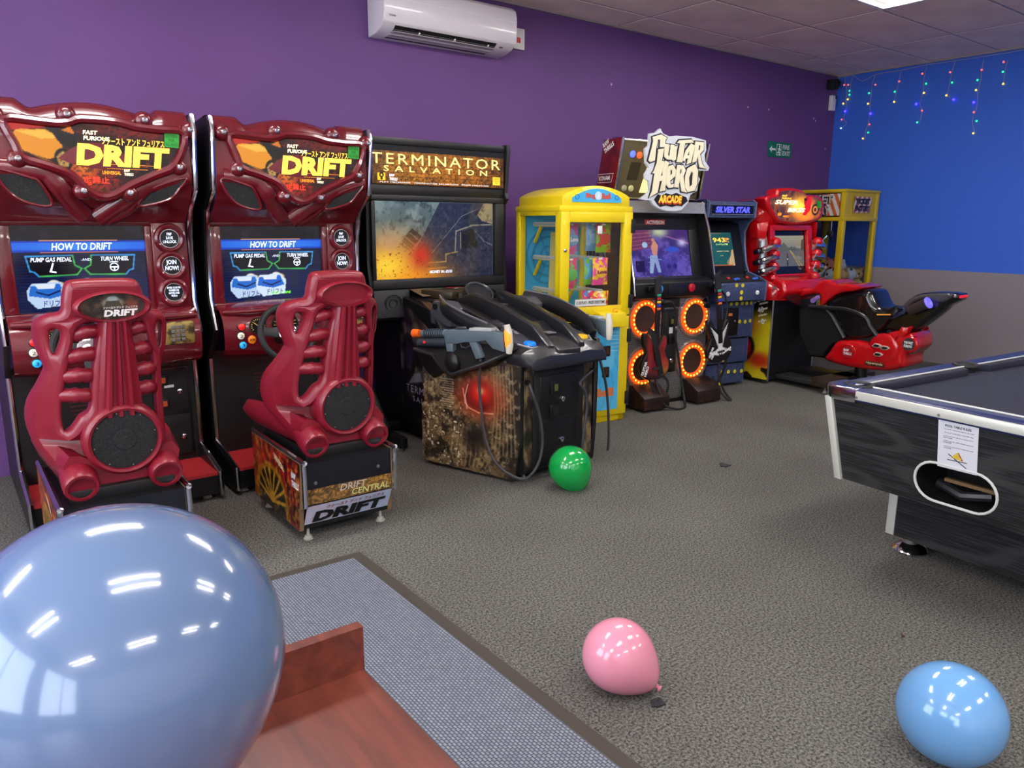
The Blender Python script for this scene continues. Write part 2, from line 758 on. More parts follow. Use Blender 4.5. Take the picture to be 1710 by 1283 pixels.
# left wall with the shop windows that let daylight in
wins = [(-8.3, -6.1), (-5.6, -3.4), (-2.9, -0.9)]
WZ0, WZ1 = 0.8, 2.7
fw = MB().box((XW - .1, YF - .1, 0), (XW, 0, WZ0)).box((XW - .1, YF - .1, WZ1), (XW, 0, CEIL + .1))
edges = [YF - .1] + [e for w in wins for e in w] + [0]
for k in range(0, len(edges), 2):
    fw.box((XW - .1, edges[k], WZ0), (XW, edges[k + 1], WZ1))
tag(fw.build('wall_left', plain), kind='structure')
frame_m = mat('window_frame_white', (225, 225, 225), 0.4)
for k, (a, b) in enumerate(wins):
    fr0 = MB()
    for y in (a, (a + b) / 2 - .03, b - .06):
        fr0.box((XW - .08, y, WZ0), (XW - .02, y + .06, WZ1))
    fr0.box((XW - .08, a, WZ0), (XW - .02, b, WZ0 + .06)).box((XW - .08, a, WZ1 - .06), (XW - .02, b, WZ1))
    wo = tag(fr0.build('window_%d' % (k + 1), frame_m), kind='structure')
    for y0, y1 in ((a + .06, (a + b) / 2 - .03), ((a + b) / 2 + .03, b - .06)):
        MB().add([(XW - .05, y0, WZ0 + .06), (XW - .05, y1, WZ0 + .06), (XW - .05, y1, WZ1 - .06), (XW - .05, y0, WZ1 - .06)], [(0, 1, 2, 3)]).build('pane', GLASS, wo)
    pl_ = bpy.data.lights.new('window_portal', 'AREA')
    pl_.shape = 'RECTANGLE'
    pl_.size, pl_.size_y = WZ1 - WZ0, b - a
    pl_.cycles.is_portal = True
    po_ = bpy.data.objects.new('window_portal', pl_)
    col.objects.link(po_)
    po_.location = (XW - .12, (a + b) / 2, (WZ0 + WZ1) / 2)
    po_.rotation_euler = (0, -PI / 2, 0)

# ---- suspended ceiling: every tile a piece, light fittings set into the grid
MO, LQ, MP, LP = 1.0444, 0.3909, 1.2958, 0.66
ceil_slab = tag(MB().box((XW - .1, YF - .1, CEIL + .05), (.1, .1, CEIL + .15)).build('ceiling', mat('ceiling_void', (60, 58, 58), 0.9)), kind='structure')
xs = [0.0] + [-(MO + MP * k) for k in range(9)]
xs = [x for x in xs if x > XW] + [XW]
ys = [0.0] + [-(LQ + LP * k) for k in range(14)]
ys = [y for y in ys if y > YF] + [YF]
tile_mat = mat('ceiling_tile', (244, 226, 216), 0.85, spec=0.2, noise=(2.2, 5, (232, 212, 204), 0.4, 0.62), bump=(60, 0.25, 0.002))
grid_mat = mat('ceiling_grid', (172, 158, 160), 0.5)
lights = {(i, j) for i in (2, 4, 6, 8) for j in (3, 7, 11)}
tile_cache = {}
for i in range(len(xs) - 1):
    for j in range(len(ys) - 1):
        if (i, j) in lights:
            continue
        w, d = xs[i] - xs[i + 1], ys[j] - ys[j + 1]
        key = (round(w, 3), round(d, 3))
        if key not in tile_cache:
            tile_cache[key] = MB().box((-w / 2 + .013, -d / 2 + .013, 0), (w / 2 - .013, d / 2 - .013, .018)).mesh('ceiling_tile', 0.003, 1)
            tile_cache[key].materials.append(tile_mat)
        inst('ceiling_tile', tile_cache[key], ceil_slab, ((xs[i] + xs[i + 1]) / 2, (ys[j] + ys[j + 1]) / 2, CEIL + .004))
g = MB()
for x in xs[1:-1]:
    g.box((x - .012, YF, CEIL + .006), (x + .012, 0, CEIL + .03))
for y in ys[1:-1]:
    g.box((XW, y - .012, CEIL + .007), (0, y + .012, CEIL + .03))
g.build('ceiling_grid', grid_mat, ceil_slab)
trim = mat('wall_angle_trim', (150, 140, 140), 0.5)
tag(MB().box((XW, -.022, CEIL - .012), (0, 0, CEIL + .02)).build('trim_1', trim), kind='structure')
tag(MB().box((-.022, YF, CEIL - .012), (0, -.022, CEIL + .02)).build('trim_2', trim), kind='structure')

tube_m = mat('lamp_diffuser', (255, 249, 246), 0.4, emit=LAMP_STRENGTH)
tube_m.cycles.emission_sampling = 'AUTO'
tray_m = mat('lamp_tray', (235, 232, 228), 0.4)


def ceiling_light(i, j):
    x0, x1, y0, y1 = xs[i + 1], xs[i], ys[j + 1], ys[j]
    cx, cy = (x0 + x1) / 2, (y0 + y1) / 2
    t = thing('ceiling_light', (cx, cy, CEIL), 'twin tube ceiling light panel ' + {3: 'right in front of', 7: 'in mid room facing', 11: 'beside the windows facing'}[j] + ' the ' + {2: 'guitar game', 4: 'shooting game', 6: 'twin racing machines', 8: 'bare wall past the racers'}[i], 'ceiling light', group='light panels in the ceiling')
    f = MB()
    for a, b in (((x0 + .012, y0 + .012), (x1 - .012, y0 + .05)), ((x0 + .012, y1 - .05), (x1 - .012, y1 - .012)),
                 ((x0 + .012, y0 + .05), (x0 + .05, y1 - .05)), ((x1 - .05, y0 + .05), (x1 - .012, y1 - .05))):
        f.box((a[0], a[1], CEIL - .004), (b[0], b[1], CEIL + .03))
    f.build('frame', tray_m, t)
    MB().box((x0 + .05, y0 + .05, CEIL + .028), (x1 - .05, y1 - .05, CEIL + .034)).build('tray', tray_m, t)
    for s in (-1, 1):
        yc = cy + s * 0.14
        MB().box((x0 + .07, yc - .048, CEIL + .006), (x1 - .07, yc + .048, CEIL + .022)).build('diffuser', tube_m, t, 0.006)


for i, j in sorted(lights):
    ceiling_light(i, j)

# ---- floor mat
mt = thing('floor_mat', (-7.9, -4.0, 0), 'grey ribbed entrance mat with dark rubber border on the carpet', 'mat')


def weave_mat():
    m, nt, b, L = node_mat('ribbed_mat')
    tc = nt.nodes.new('ShaderNodeTexCoord')
    br = nt.nodes.new('ShaderNodeTexBrick')
    br.inputs['Scale'].default_value = 1
    br.inputs['Brick Width'].default_value = 0.016
    br.inputs['Row Height'].default_value = 0.011
    br.inputs['Mortar Size'].default_value = 0.0026
    br.inputs['Mortar Smooth'].default_value = 0.8
    br.inputs['Color1'].default_value = rgb((130, 137, 150))
    br.inputs['Color2'].default_value = rgb((112, 119, 132))
    br.inputs['Mortar'].default_value = rgb((58, 62, 70))
    mp = nt.nodes.new('ShaderNodeMapping')
    mp.inputs['Rotation'].default_value = (0, 0, PI / 2)
    bp = nt.nodes.new('ShaderNodeBump')
    bp.invert = True
    bp.inputs['Strength'].default_value = 0.5
    bp.inputs['Distance'].default_value = 0.003
    L.new(tc.outputs['Object'], mp.inputs[0])
    L.new(mp.outputs[0], br.inputs['Vector'])
    L.new(br.outputs['Color'], b.inputs['Base Color'])
    L.new(br.outputs['Fac'], bp.inputs['Height'])
    L.new(bp.outputs['Normal'], b.inputs['Normal'])
    b.inputs['Roughness'].default_value = 0.9
    return m


a0, a1 = AZ(590, 930), AZ(870, 1255)
mx1 = a0[0] + 0.01
my1 = a0[1] - 0.01
MB().box((-9.0, -5.9, 0.001), (mx1 + .035, my1 + .035, .006)).build('border', mat('mat_border', (62, 56, 50), 0.8), mt, .003, 1)
MB().box((-8.96, -5.86, 0.003), (mx1 - .02, my1 - .02, .011)).build('pile', weave_mat(), mt, .003, 1)

# ================================================================ TWIN RACING MACHINES
RED = mat('maroon_gelcoat', (98, 12, 24), 0.25, coat=0.7, noise=(3, 2, (90, 11, 22), 0.35, 0.65))
REDSEAT = mat('maroon_seat_plastic', (124, 17, 36), 0.38, coat=0.2, bump=(90, 0.06, 0.001))
GRILLE = mat('speaker_mesh', (18, 19, 20), 0.8, noise=(220, 1, (38, 39, 40), 0.45, 0.6))
TREAD = mat('red_tread_plate', (170, 40, 46), 0.45, bump=(70, 0.5, 0.004))
L_YEL = mat('lit_yellow', (255, 205, 70), 0.5, emit=1.0)
L_ORA = mat('lit_orange', (255, 150, 40), 0.5, emit=0.9)
L_WHT = mat('lit_cream', (255, 244, 200), 0.5, emit=1.0)
L_RED = mat('lit_red', (230, 50, 25), 0.5, emit=0.8)
S_WHT = mat('screen_white', (225, 235, 255), 0.5, emit=0.95)
STICK_G = mat('green_sticker', (40, 150, 50), 0.5)
RED_LED = mat('red_glow_strip', (255, 30, 24), 0.5, emit=7.0)
RED_LED.cycles.emission_sampling = 'AUTO'
EXv, EYv, EZv = np.array([1., 0, 0]), np.array([0, 1., 0]), np.array([0, 0, 1.])

xL, xR = -7.557, -6.652
cabt = thing('racing_arcade_machine', (-7.1, -1.0, 0),
             'maroon sit-down racing arcade machine with plain headrest, beside the black shooting game', 'arcade machine', group='twin racing machines')
prof = [(-1.10, 2.0), (-1.125, 1.93), (-1.075, 1.64), (-.95, 1.545), (-.905, 1.39), (-.888, 1.07), (-.96, .90), (-.90, .84), (-.785, .72), (-.79, .24), (-1.14, .157), (-1.14, .03), (-.06, .03), (-.06, 1.96)]
for x in (xL, xR - .028):
    p = MB().prism([(x, y, z) for y, z in prof], (.028, 0, 0)).build('side_panel', BLACK, cabt)
    MB().tube([(x + .014, y - .002, z) for y, z in prof[:7]], .0125, 8).tube([(x + .014, y - .002, z) for y, z in prof[8:12]], .0125, 8).build('chrome_trim', CHROME, p)

# moulded head
st = np.linspace(0, 1, 41)
rings = []
for s in st:
    x = xL + .03 + s * (xR - xL - .06)
    e = min(s, 1 - s)
    zt = 2.022 if e < .15 else (2.022 - .04 * (e - .15) / .06 if e < .21 else 1.982 + .045 * math.sin(PI / 2 * min(1, (e - .21) / .29)))
    b = .018 * math.sin(PI * s)
    low = .02 * math.cos((s - .5) * PI) ** 2
    rings.append([(x, y - (b if y < -.9 else 0), z) for y, z in ((-.40, zt - .05), (-.97, zt), (-1.04, zt - .008), (-1.078, zt - .04), (-1.092, 1.89), (-1.097, 1.76),
                  (-1.09, 1.67), (-1.055, 1.605 - low), (-1.0, 1.555 - low), (-.94, 1.515), (-.91, 1.478))])
head = MB().loft(rings, closed=False).build('moulded_head', RED, cabt, angle=50)


def z2(u, v, y=-1.118):
    return AY(320 + u * .265, 160 + v * .265, y)


win = [(240, 250), (390, 258), (480, 268), (545, 262), (600, 245), (760, 258), (850, 285), (960, 300), (1082, 322), (1035, 490), (940, 545), (830, 600),
       (770, 640), (730, 662), (690, 668), (640, 650), (590, 600), (540, 545), (440, 500), (320, 455), (285, 380)]
W3 = [z2(*p) for p in win]
bx0, bx1 = min(p[0] for p in W3), max(p[0] for p in W3)
bz0, bz1 = min(p[2] for p in W3), max(p[2] for p in W3)
uvw = [((p[0] - bx0) / (bx1 - bx0), (p[2] - bz0) / (bz1 - bz0)) for p in W3]
A = Art(170, 90, (24, 10, 8), (bx1 - bx0) / (bz1 - bz0))
A.noise(14, (110, 20, 10), .7, 3, 3, .48, .75)
A.glow(.38, .30, .13, .26, (235, 80, 20), .9)
A.glow(.7, .88, .3, .1, (150, 24, 12), .7)
A.glow(.5, .2, .1, .14, (180, 24, 12), .6)
A.glow(.40, .46, .06, .16, (255, 170, 50), .8)
A.noise(30, (20, 8, 6), .6, 17, 2, .5, .62)
A.poly([(0, 1), (.28, 1), (.20, .86), (.02, .80)], (190, 30, 16))
A.poly([(.0, .72), (.06, .82), (.20, .84), (.30, .74), (.27, .5), (.2, .47), (.08, .56)], (236, 150, 34))
A.poly([(.05, .80), (.2, .83), (.28, .74), (.18, .72)], (250, 190, 70))
A.poly([(.22, .86), (.33, .95), (.38, .82), (.36, .6), (.28, .66)], (16, 12, 12))
A.poly([(.29, .84), (.34, .9), (.36, .8)], (220, 120, 30))
A.ell(.285, .47, .052, .15, (14, 11, 10), 1, .08)
A.ell(.285, .47, .036, .105, (176, 132, 70), 1, .15)
A.ell(.285, .47, .02, .06, (60, 40, 24), 1, .3)
for k in range(5):
    an = k * 2 * PI / 5 + .3
    A.line([(.285, .47), (.285 + .036 * math.cos(an), .47 + .10 * math.sin(an))], .012, (200, 160, 90))
A.line([(.12, .53), (.34, .3)], .01, (250, 170, 60), .6)
for k in range(26):
    r = random.random
    x, y = .34 + .6 * r(), .1 + .85 * r()
    A.rect(x, y, x + .01 + .05 * r(), y + .012, (210, 40, 20), .6)
bl = np.array([bx0, -1.112, bz0])
A.put('marquee_artwork', cabt, bl, (bx1, -1.112, bz0), (bx0, -1.112, bz1), None, BACKLIT, uvw)
yt = -1.114


def tx(name, s, x0, z0, x1, z1, m, par=None, y=yt, **k):
    return text(name, s, par or cabt, (x0, y, z0), EXv, EZv, x1 - x0, z1 - z0, m, **k)


def pz(a, b, y):
    """lower-left and upper-right pixel corners on the plane y"""
    p, q = AY(*a, y), AY(*b, y)
    return p[0], p[2], q[0], q[2]


tx('lettering', 'DRIFT', *pz((470, 291), (587, 266.5), yt), L_YEL, bold=.055, shear=.12)
tx('lettering', 'ファースト アンド フュリアス', *pz((503, 261.5), (580, 256), yt), L_YEL, bold=.015, shear=.1)
tx('lettering', 'FAST\nFURIOUS', *pz((480, 255), (512, 243), yt), L_WHT, bold=.03, shear=.15)
tx('lettering', 'UNIVERSAL', *pz((502, 304), (525, 300), yt), L_ORA, bold=.02)
tx('lettering', 'RAW\nTHRILLS', *pz((529, 306), (540, 297), yt), L_WHT, bold=.03, shear=.2)
tx('lettering', '定禁止\n正', *pz((478, 327), (510, 308), yt), L_RED, bold=.02)
tx('fine_print', '-' * 24 + '\n' + '-' * 20, *pz((508, 296), (568, 292), yt), L_ORA)
q = [AY(a, b, -1.121) for a, b in ((581, 264), (599, 266), (600, 245), (582, 243))]
stk = MB().slab(q, (0, .002, 0)).build('age_sticker', STICK_G, cabt)
tx('lettering', 'SUITABLE\nFOR\nALL AGES', *pz((583, 262.5), (597.5, 247), -1.123), T_BLACK, stk, -1.123, align='CENTER')
MB().tube([(p[0], -1.113, p[2]) for p in smooth_loop(W3, 3)], .021, 8, True).build('window_rim', RED, cabt)
boss_me = MB().lathe([(.043, 0), (.042, .012), (.034, .028), (.02, .036), (.0, .038)], (0, 0, 0), (0, -1, 0), 18).mesh('bolt_boss')
boss_me.materials.append(RED)
bolt_me = MB().lathe([(.013, .0), (.013, .008), (.007, .0095), (.006, .006), (0, .006)], (0, 0, 0), (0, -1, 0), 12).mesh('chrome_bolt')
bolt_me.materials.append(CHROME)
for u, v in ((190, 230), (523, 222), (885, 250), (1122, 302), (290, 462), (1042, 505), (587, 635), (803, 645)):
    p = z2(u, v, -1.1)
    p[0] = min(max(p[0], xL + .03), xR - .03)
    b = inst('bolt_boss', boss_me, cabt, (p[0], -1.093, p[2]))
    c = bpy.data.objects.new('chrome_bolt', bolt_me)
    col.objects.link(c)
    c.parent = b
    c.location = (0, -.036, 0)
for sp in ([(188, 520), (330, 558), (390, 592), (442, 712), (310, 690), (222, 612)], [(1072, 562), (950, 600), (890, 640), (850, 716), (990, 682), (1042, 622)]):
    lp = smooth_loop([z2(u, v, -1.098) for u, v in sp], 4)
    gr = MB().prism([(p[0], -1.108 + .25 * max(0, 1.67 - p[2]), p[2]) for p in lp], (0, .03, 0)).build('speaker_grille', GRILLE, cabt)
    MB().tube([(p[0], -1.108 + .25 * max(0, 1.67 - p[2]), p[2]) for p in lp], .007, 6, True).build('grille_rim', RED, gr)
for pts in ([(200, 505), (330, 520), (450, 560), (540, 700), (600, 770)], [(1090, 545), (930, 585), (860, 620), (790, 720), (700, 780)], [(430, 545), (530, 680), (610, 775)], [(880, 600), (780, 690), (660, 785)]):
    P = smooth_path([z2(u, v, -1.1) for u, v in pts], 5)
    MB().tube([(p[0], -1.09 + .55 * max(0, 1.63 - p[2]), p[2]) for p in P], .046, 10, flat=.45, up=(0, 1, 0)).build('moulded_ridge', RED, cabt, angle=60)

# screen bay
sx0, sx1, sz0, sz1 = -7.468, -6.885, 1.04, 1.46
MB().box((xL + .028, -.866, .95), (xR - .028, -.80, 1.5)).build('screen_backing', BLACK, cabt)
bz = MB()
bz.box((xL + .028, -.897, sz1), (xR - .028, -.86, 1.50)).box((xL + .028, -.897, 1.0), (xR - .028, -.86, sz0))
bz.box((xL + .028, -.897, sz0), (sx0, -.86, sz1)).box((sx1, -.897, sz0), (sx1 + .03, -.86, sz1))
bz.build('screen_surround', RED, cabt, .006)
MB().box((sx1 + .028, -.905, 1.0), (xR - .028, -.86, 1.5)).build('badge_column', RED, cabt, .012)
A = Art(150, 110, (7, 12, 34), (sx1 - sx0) / (sz1 - sz0))
A.glow(.5, .15, .6, .4, (20, 34, 90), .8)
A.mix((np.sin(A.V * 190) > .3) * (A.V < .82) * .35, (30, 52, 120))
A.rect(0, .84, 1, 1, (8, 9, 14))
A.noise(9, (40, 44, 56), .5, 9, 2, .55, .8)
A.rect(.0, .70, 1, .82, (12, 60, 190))
A.rect(0, .72, 1, .80, (20, 96, 226))
A.mix(np.clip(1 - np.abs(A.U - .5) * 1.8, 0, 1) * ((A.V > .715) & (A.V < .805)) * .6, (90, 170, 255))
A.line([(.2, .826), (.78, .826)], .006, (230, 160, 80))
A.line([(.2, .69), (.78, .69)], .006, (200, 120, 90))
for fl in (0, 1):
    pl = [(.09, .65), (.43, .655), (.44, .54), (.49, .50), (.45, .43), (.17, .42), (.14, .47), (.11, .48), (.09, .65)]
    pl = [(1 - x, y) for x, y in pl] if fl else pl
    A.poly(pl, (10, 12, 22))
    for k in range(len(pl) - 1):
        t = k / (len(pl) - 1)
        A.line(pl[k:k + 2], .010, ((230, 90, 40), (240, 200, 60), (70, 190, 90), (60, 160, 230))[int(4 * ((1 - pl[k][0]) if not fl else pl[k][0]) * .999) if True else 0])
for ox, oy, c1, c2 in ((0, 0, (190, 214, 245), (40, 110, 205)), (.25, .01, (215, 232, 255), (30, 104, 210))):
    A.ell(.30 + ox, .31 + oy, .06, .05, (214, 180, 90), 1, .2)
    A.ell(.27 + ox, .33 + oy, .05, .05, (236, 232, 224), 1, .2)
    A.poly([(.07 + ox, .26 + oy), (.11 + ox, .34 + oy), (.32 + ox, .35 + oy), (.37 + ox, .26 + oy), (.35 + ox, .08 + oy), (.13 + ox, .05 + oy), (.07 + ox, .16 + oy)], c1)
    A.poly([(.10 + ox, .31 + oy), (.31 + ox, .33 + oy), (.35 + ox, .2 + oy), (.23 + ox, .16 + oy), (.08 + ox, .2 + oy)], c2)
    A.poly([(.13 + ox, .33 + oy), (.28 + ox, .335 + oy), (.27 + ox, .28 + oy), (.15 + ox, .275 + oy)], (225, 236, 250))
    A.line([(.14 + ox, .24 + oy), (.22 + ox, .2 + oy), (.31 + ox, .25 + oy)], .012, (16, 30, 80))
A.put('screen', cabt, (sx0, -.872, sz0), (sx1, -.872, sz0), (sx0, -.872, sz1), None, SCREEN)
sw, sh = sx1 - sx0, sz1 - sz0


def sx(s, u0, v0, u1, v1, m, **k):
    return tx('screen_lettering', s, sx0 + u0 * sw, sz0 + v0 * sh, sx0 + u1 * sw, sz0 + v1 * sh, m, None, -.874, **k)


sx('HOW TO DRIFT', .28, .715, .74, .80, S_WHT, shear=.2, bold=.02)
sx('PUMP GAS PEDAL', .12, .585, .42, .635, S_WHT, shear=.2, bold=.02)
sx('TURN WHEEL', .64, .585, .86, .635, S_WHT, shear=.2, bold=.02)
sx('-AND-', .49, .59, .57, .62, S_WHT, shear=.2)
sx('ドリフト', .18, .07, .34, .14, mat('screen_navy', (20, 36, 90), emit=.8), shear=.1, bold=.02)
sx('ドリフト', .42, .09, .58, .16, MATS['screen_navy'], shear=.1, bold=.02)
sx('INSERT COINS', .45, .085, .66, .12, mat('screen_green', (110, 230, 60), emit=.9), shear=.2, bold=.02)
ic = MB()
cxp, czp = sx0 + .74 * sw, sz0 + .51 * sh
ic.torus((cxp, -.8745, czp), (0, 1, 0), .019, .0022, 20, 4)
ic.box((cxp - .018, -.876, czp - .003), (cxp + .018, -.8745, czp + .004)).box((cxp - .003, -.876, czp - .018), (cxp + .003, -.8745, czp))
ic.tube([(cxp - .02 + .02 * k / 2, -.8745, czp + .024 + .003 * math.sin(k * PI / 4)) for k in range(5)], .002, 4)
cxp = sx0 + .27 * sw
ic.tube([(cxp - .012, -.8745, czp - .015), (cxp + .016, -.8745, czp - .02)], .004, 5).tube([(cxp - .006, -.8745, czp - .012), (cxp + .006, -.8745, czp + .025)], .004, 5)
ic.build('screen_icons', S_WHT, cabt)

# round badges on the right column
badge_txt = ('F&F\nSAVE\nUNLOCK', 'JOIN\nNOW!', 'ENTER YOUR PIN\nNUMBER ON\nKEYPAD AND\nPRESS #')
for k, (u, v) in enumerate(((950, 900), (945, 1045), (955, 1190))):
    p = z2(u, v, -.905)
    xb, zb = -6.77, (1.395, 1.255, 1.115)[k]
    rg = MB().torus((xb, -.908, zb), (0, 1, 0), .062, .016, 28, 8).build('badge_ring', RED, cabt)
    bd = MB().lathe([(.054, 0), (.052, .004), (0, .004)], (xb, -.906, zb), (0, -1, 0), 28).build('badge', mat('badge_face', (26, 24, 26), .2, emit=.08), rg)
    MB().torus((xb, -.911, zb), (0, 1, 0), .047, .003, 28, 5).build('badge_bezel', CHROME, rg)
    tx('lettering', badge_txt[k], xb - .033, zb - .024, xb + .033, zb + .03, S_WHT, rg, -.912, bold=.02, align='CENTER')

# dashboard
rings = []
for s in np.linspace(0, 1, 31):
    x = xL + .028 + s * (xR - xL - .056)
    b = .05 * math.exp(-((x + 7.21) / .2) ** 2)
    d = .018 * math.sin(s * PI)
    rings.append([(x, y - k * b, z + h * d) for y, z, k, h in ((-.86, 1.03, 0, 1), (-.93, 1.03, .3, 1), (-.985, 1.0, .7, 1), (-1.02, .965, 1, .5), (-1.035, .90, 1, 0), (-1.035, .83, 1, 0),
                  (-1.02, .78, .8, -1), (-.97, .752, .5, -1), (-.80, .745, 0, 0))])
MB().loft(rings, closed=False).build('dashboard', RED, cabt, angle=50)
MB().tube([(xL + .04, -1.0, 1.0), (-7.4, -1.045, 1.004), (-7.21, -1.075, 1.01), (-7.0, -1.045, 1.006), (xR - .04, -1.0, 1.0)], .014, 8).build('dash_rib', RED, cabt)


def button(u, v, m, r=.019, y=-1.05):
    p = AY(u, v, y)
    b = MB().torus(p, (0, 1, 0), r, .005, 20, 6).build('button_ring', BLACK, cabt)
    MB().lathe([(r, 0), (r, .008), (r * .7, .013), (0, .015)], p, (0, -1, 0), 18).build('button', m, b)
    return p


button(403, 546, mat('button_red', (210, 30, 30), .3, emit=.5))
p = button(402, 561, mat('button_cream', (232, 226, 206), .3, emit=.25))
tx('lettering', '2', p[0] - .008, p[2] - .008, p[0] + .008, p[2] + .008, T_BLACK, None, p[1] - .016)
p = button(405.5, 576.5, mat('button_cyan', (40, 160, 230), .3, emit=.6))
tx('lettering', '3', p[0] - .008, p[2] - .008, p[0] + .008, p[2] + .008, T_BLACK, None, p[1] - .016)
p = button(421, 567, mat('button_orange', (220, 120, 30), .3, emit=.25), .024)
tx('lettering', 'MUSIC', p[0] - .016, p[2] - .005, p[0] + .016, p[2] + .005, T_BLACK, None, p[1] - .016, bold=.03)
for dx, r in ((-.145, .046), (0, .075), (.145, .046)):
    cx, cz = -7.21 + dx, .925
    yy = -1.037 - .05 * math.exp(-(dx / .2) ** 2)
    gq = MB().lathe([(r, 0), (r, .008), (r * .93, .008), (r * .9, .004), (0, .004)], (cx, yy, cz), (0, -1, 0), 26).build('gauge', mat('gauge_face', (26, 24, 22), .3), cabt)
    tk = MB()
    for k in range(15):
        an = -PI * .2 + k * PI * 1.4 / 14
        d = np.array([math.cos(an), 0, math.sin(an)])
        c = np.array([cx, yy - .0055, cz])
        tk.tube([c + d * r * .68, c + d * r * .86], .0016, 4)
    tk.tube([(cx, yy - .007, cz), (cx - r * .5, yy - .007, cz + r * .4)], .002, 4)
    tk.build('gauge_marks', mat('gauge_ink', (230, 200, 110), .5), gq)
# steering wheel
wc = np.array([-7.235, -1.19, .89])
wax = np.array([0, -1, .30])
wax /= np.linalg.norm(wax)
wu = np.cross(EXv, wax)
wu = wu / np.linalg.norm(wu) * (1 if np.cross(EXv, wax)[2] > 0 else -1)
wh = MB().torus(wc, wax, .148, .017, 36, 10).build('steering_wheel', RUBBER, cabt)
sp = MB()
for an in (0.12, PI - .12, PI * 1.5):
    d = math.cos(an) * EXv + math.sin(an) * wu
    sp.hexa([wc + d * a + (EXv * -math.sin(an) + wu * math.cos(an)) * w - wax * h for h in (.012, .0) for a, w in ((.03, -.03), (.142, -.022), (.142, .022), (.03, .03))])
sp.build('wheel_spokes', mat('dark_grey_metal', (44, 44, 47), .4, .4), wh, .004)
MB().lathe([(.052, 0), (.052, .012), (.042, .018), (.022, .020), (.020, .028), (0, .03)], wc, wax, 24).build('wheel_hub', CHROME, wh)
MB().cyl(wc, wc - wax * .16, .03, .045).build('steering_column', BLACK, cabt)
# keypad
kp = np.array([-6.80, -1.03, .915])
kb = MB().box((kp[0] - .085, -1.05, kp[2] - .06), (kp[0] + .085, -1.02, kp[2] + .06)).build('keypad_plate', mat('gilt_plate', (150, 128, 70), .4, .3, noise=(30, 3, (60, 46, 26), .45, .6)), cabt, .012)
key_me = MB().box((-.009, -.006, -.008), (.009, .002, .008)).mesh('key', .002, 1)
key_me.materials.append(STEEL)
for r in range(4):
    for c in range(3):
        o = inst('key', key_me, kb, (kp[0] - .024 + c * .024, -1.053, kp[2] + .033 - r * .022))
# lower front
MB().box((xL + .028, -.79, .10), (xR - .028, -.74, .76)).build('front_panel', mat('black_panel', (20, 18, 19), .5), cabt)
vt = MB()
for k in range(6):
    vt.box((-7.31 + .004 * k, -.795, .60 - k * .022), (-7.13 - .004 * k, -.788, .608 - k * .022))
vt.build('vents', mat('vent_slot', (70, 28, 30), .5), cabt)
cd = MB().box((-6.90, -.806, .18), (-6.70, -.785, .70)).build('coin_door', BLACK, cabt, .01)
for z0, z1 in ((.45, .685), (.195, .43)):
    MB().box((-6.885, -.812, z0), (-6.715, -.80, z1)).build('door_leaf', BLACKM, cd, .008)
for dz in (.63, .50):
    s_ = MB().box((-6.87, -.826, dz - .03), (-6.82, -.808, dz + .03)).build('coin_slot', BLACK, cd, .004)
    MB().box((-6.856, -.830, dz - .015), (-6.834, -.822, dz + .015)).build('slot_light', mat('slot_amber', (150, 60, 26), .4, emit=.3), s_)
for dz in (.56, .30):
    MB().lathe([(.014, 0), (.014, .008), (.008, .012), (0, .012)], (-6.76, -.811, dz), (0, -1, 0), 14).build('lock', CHROME, cd)
sl = MB().box((-6.84, -.8135, .585), (-6.79, -.811, .60)).build('price_label', WHITE, cd)
MB().box((xL + .028, -1.135, .14), (xR - .028, -.78, .157)).build('footwell_plate', TREAD, cabt)
MB().box((xL + .028, -1.13, .035), (xR - .028, -.80, .142)).build('plinth', BLACK, cabt)
MB().box((xL + .1, -.815, .738), (xR - .1, -.80, .745)).build('footwell_light', RED_LED, cabt)
foot_me = MB().lathe([(.006, .06), (.008, .02), (.016, .018), (.02, .006), (.024, .004), (.024, 0), (0, 0)][::-1], (0, 0, 0), (0, 0, 1), 14).mesh('levelling_foot')
foot_me.materials.append(mat('foot_plastic', (160, 156, 148), .5))
for x, y in ((xL + .07, -1.06), (xR - .07, -1.06), (xL + .07, -.14), (xR - .07, -.14)):
    inst('levelling_foot', foot_me, cabt, (x, y, 0))

# seat pedestal
bx0, bx1, byf, byr = -7.512, -7.028, -1.335, -1.985
ped = MB().prism([(bx0 + .02, y, z) for y, z in ((byf, .06), (byf, .395), (byr, .395), (byr, .19), (byr + .05, .12), (byr + .05, .06))], (bx1 - bx0 - .04, 0, 0)).build('seat_pedestal', BLACK, cabt)
sprof = [(byf, .07), (byf, .415), (byr - .01, .405), (byr - .012, .185), (byr + .03, .165), (byr + .045, .055)]
for k, x in enumerate((bx0, bx1 - .02)):
    MB().prism([(x, y, z) for y, z in sprof], (.02, 0, 0)).build('pedestal_side', mat('pedestal_edge', (120, 96, 66), .5), ped)
    MB().tube(smooth_path([(x + .01, byf + .02, .415), (x + .01, byr + .03, .408), (x + .01, byr - .014, .385), (x + .01, byr - .016, .19)], 5), .0125, 8).build('chrome_trim', CHROME, ped)
A = Art(90, 60, (74, 10, 12), .65 / .35)
A.noise(6, (150, 20, 20), .8, 4, 2, .4, .7)
A.noise(11, (20, 8, 8), .7, 8, 2, .5, .7)
for k in range(5):
    A.line([(.2 + .13 * k, 1), (.35 + .13 * k, .45)], .025, (188, 26, 28), .8)
A.glow(.25, .2, .25, .45, (190, 110, 24), .8)
A.ell(.42, .12, .38, .62, (150, 96, 22), 1, .1)
A.ell(.42, .12, .33, .52, (26, 18, 10), 1, .1)
for k in range(8):
    an = .2 + k * .38
    A.line([(.42, .12), (.42 + .3 * math.cos(an), .12 + .5 * math.sin(an))], .035, (190, 140, 30), .9)
A.noise(16, (230, 180, 50), .5, 12, 2, .55, .75)
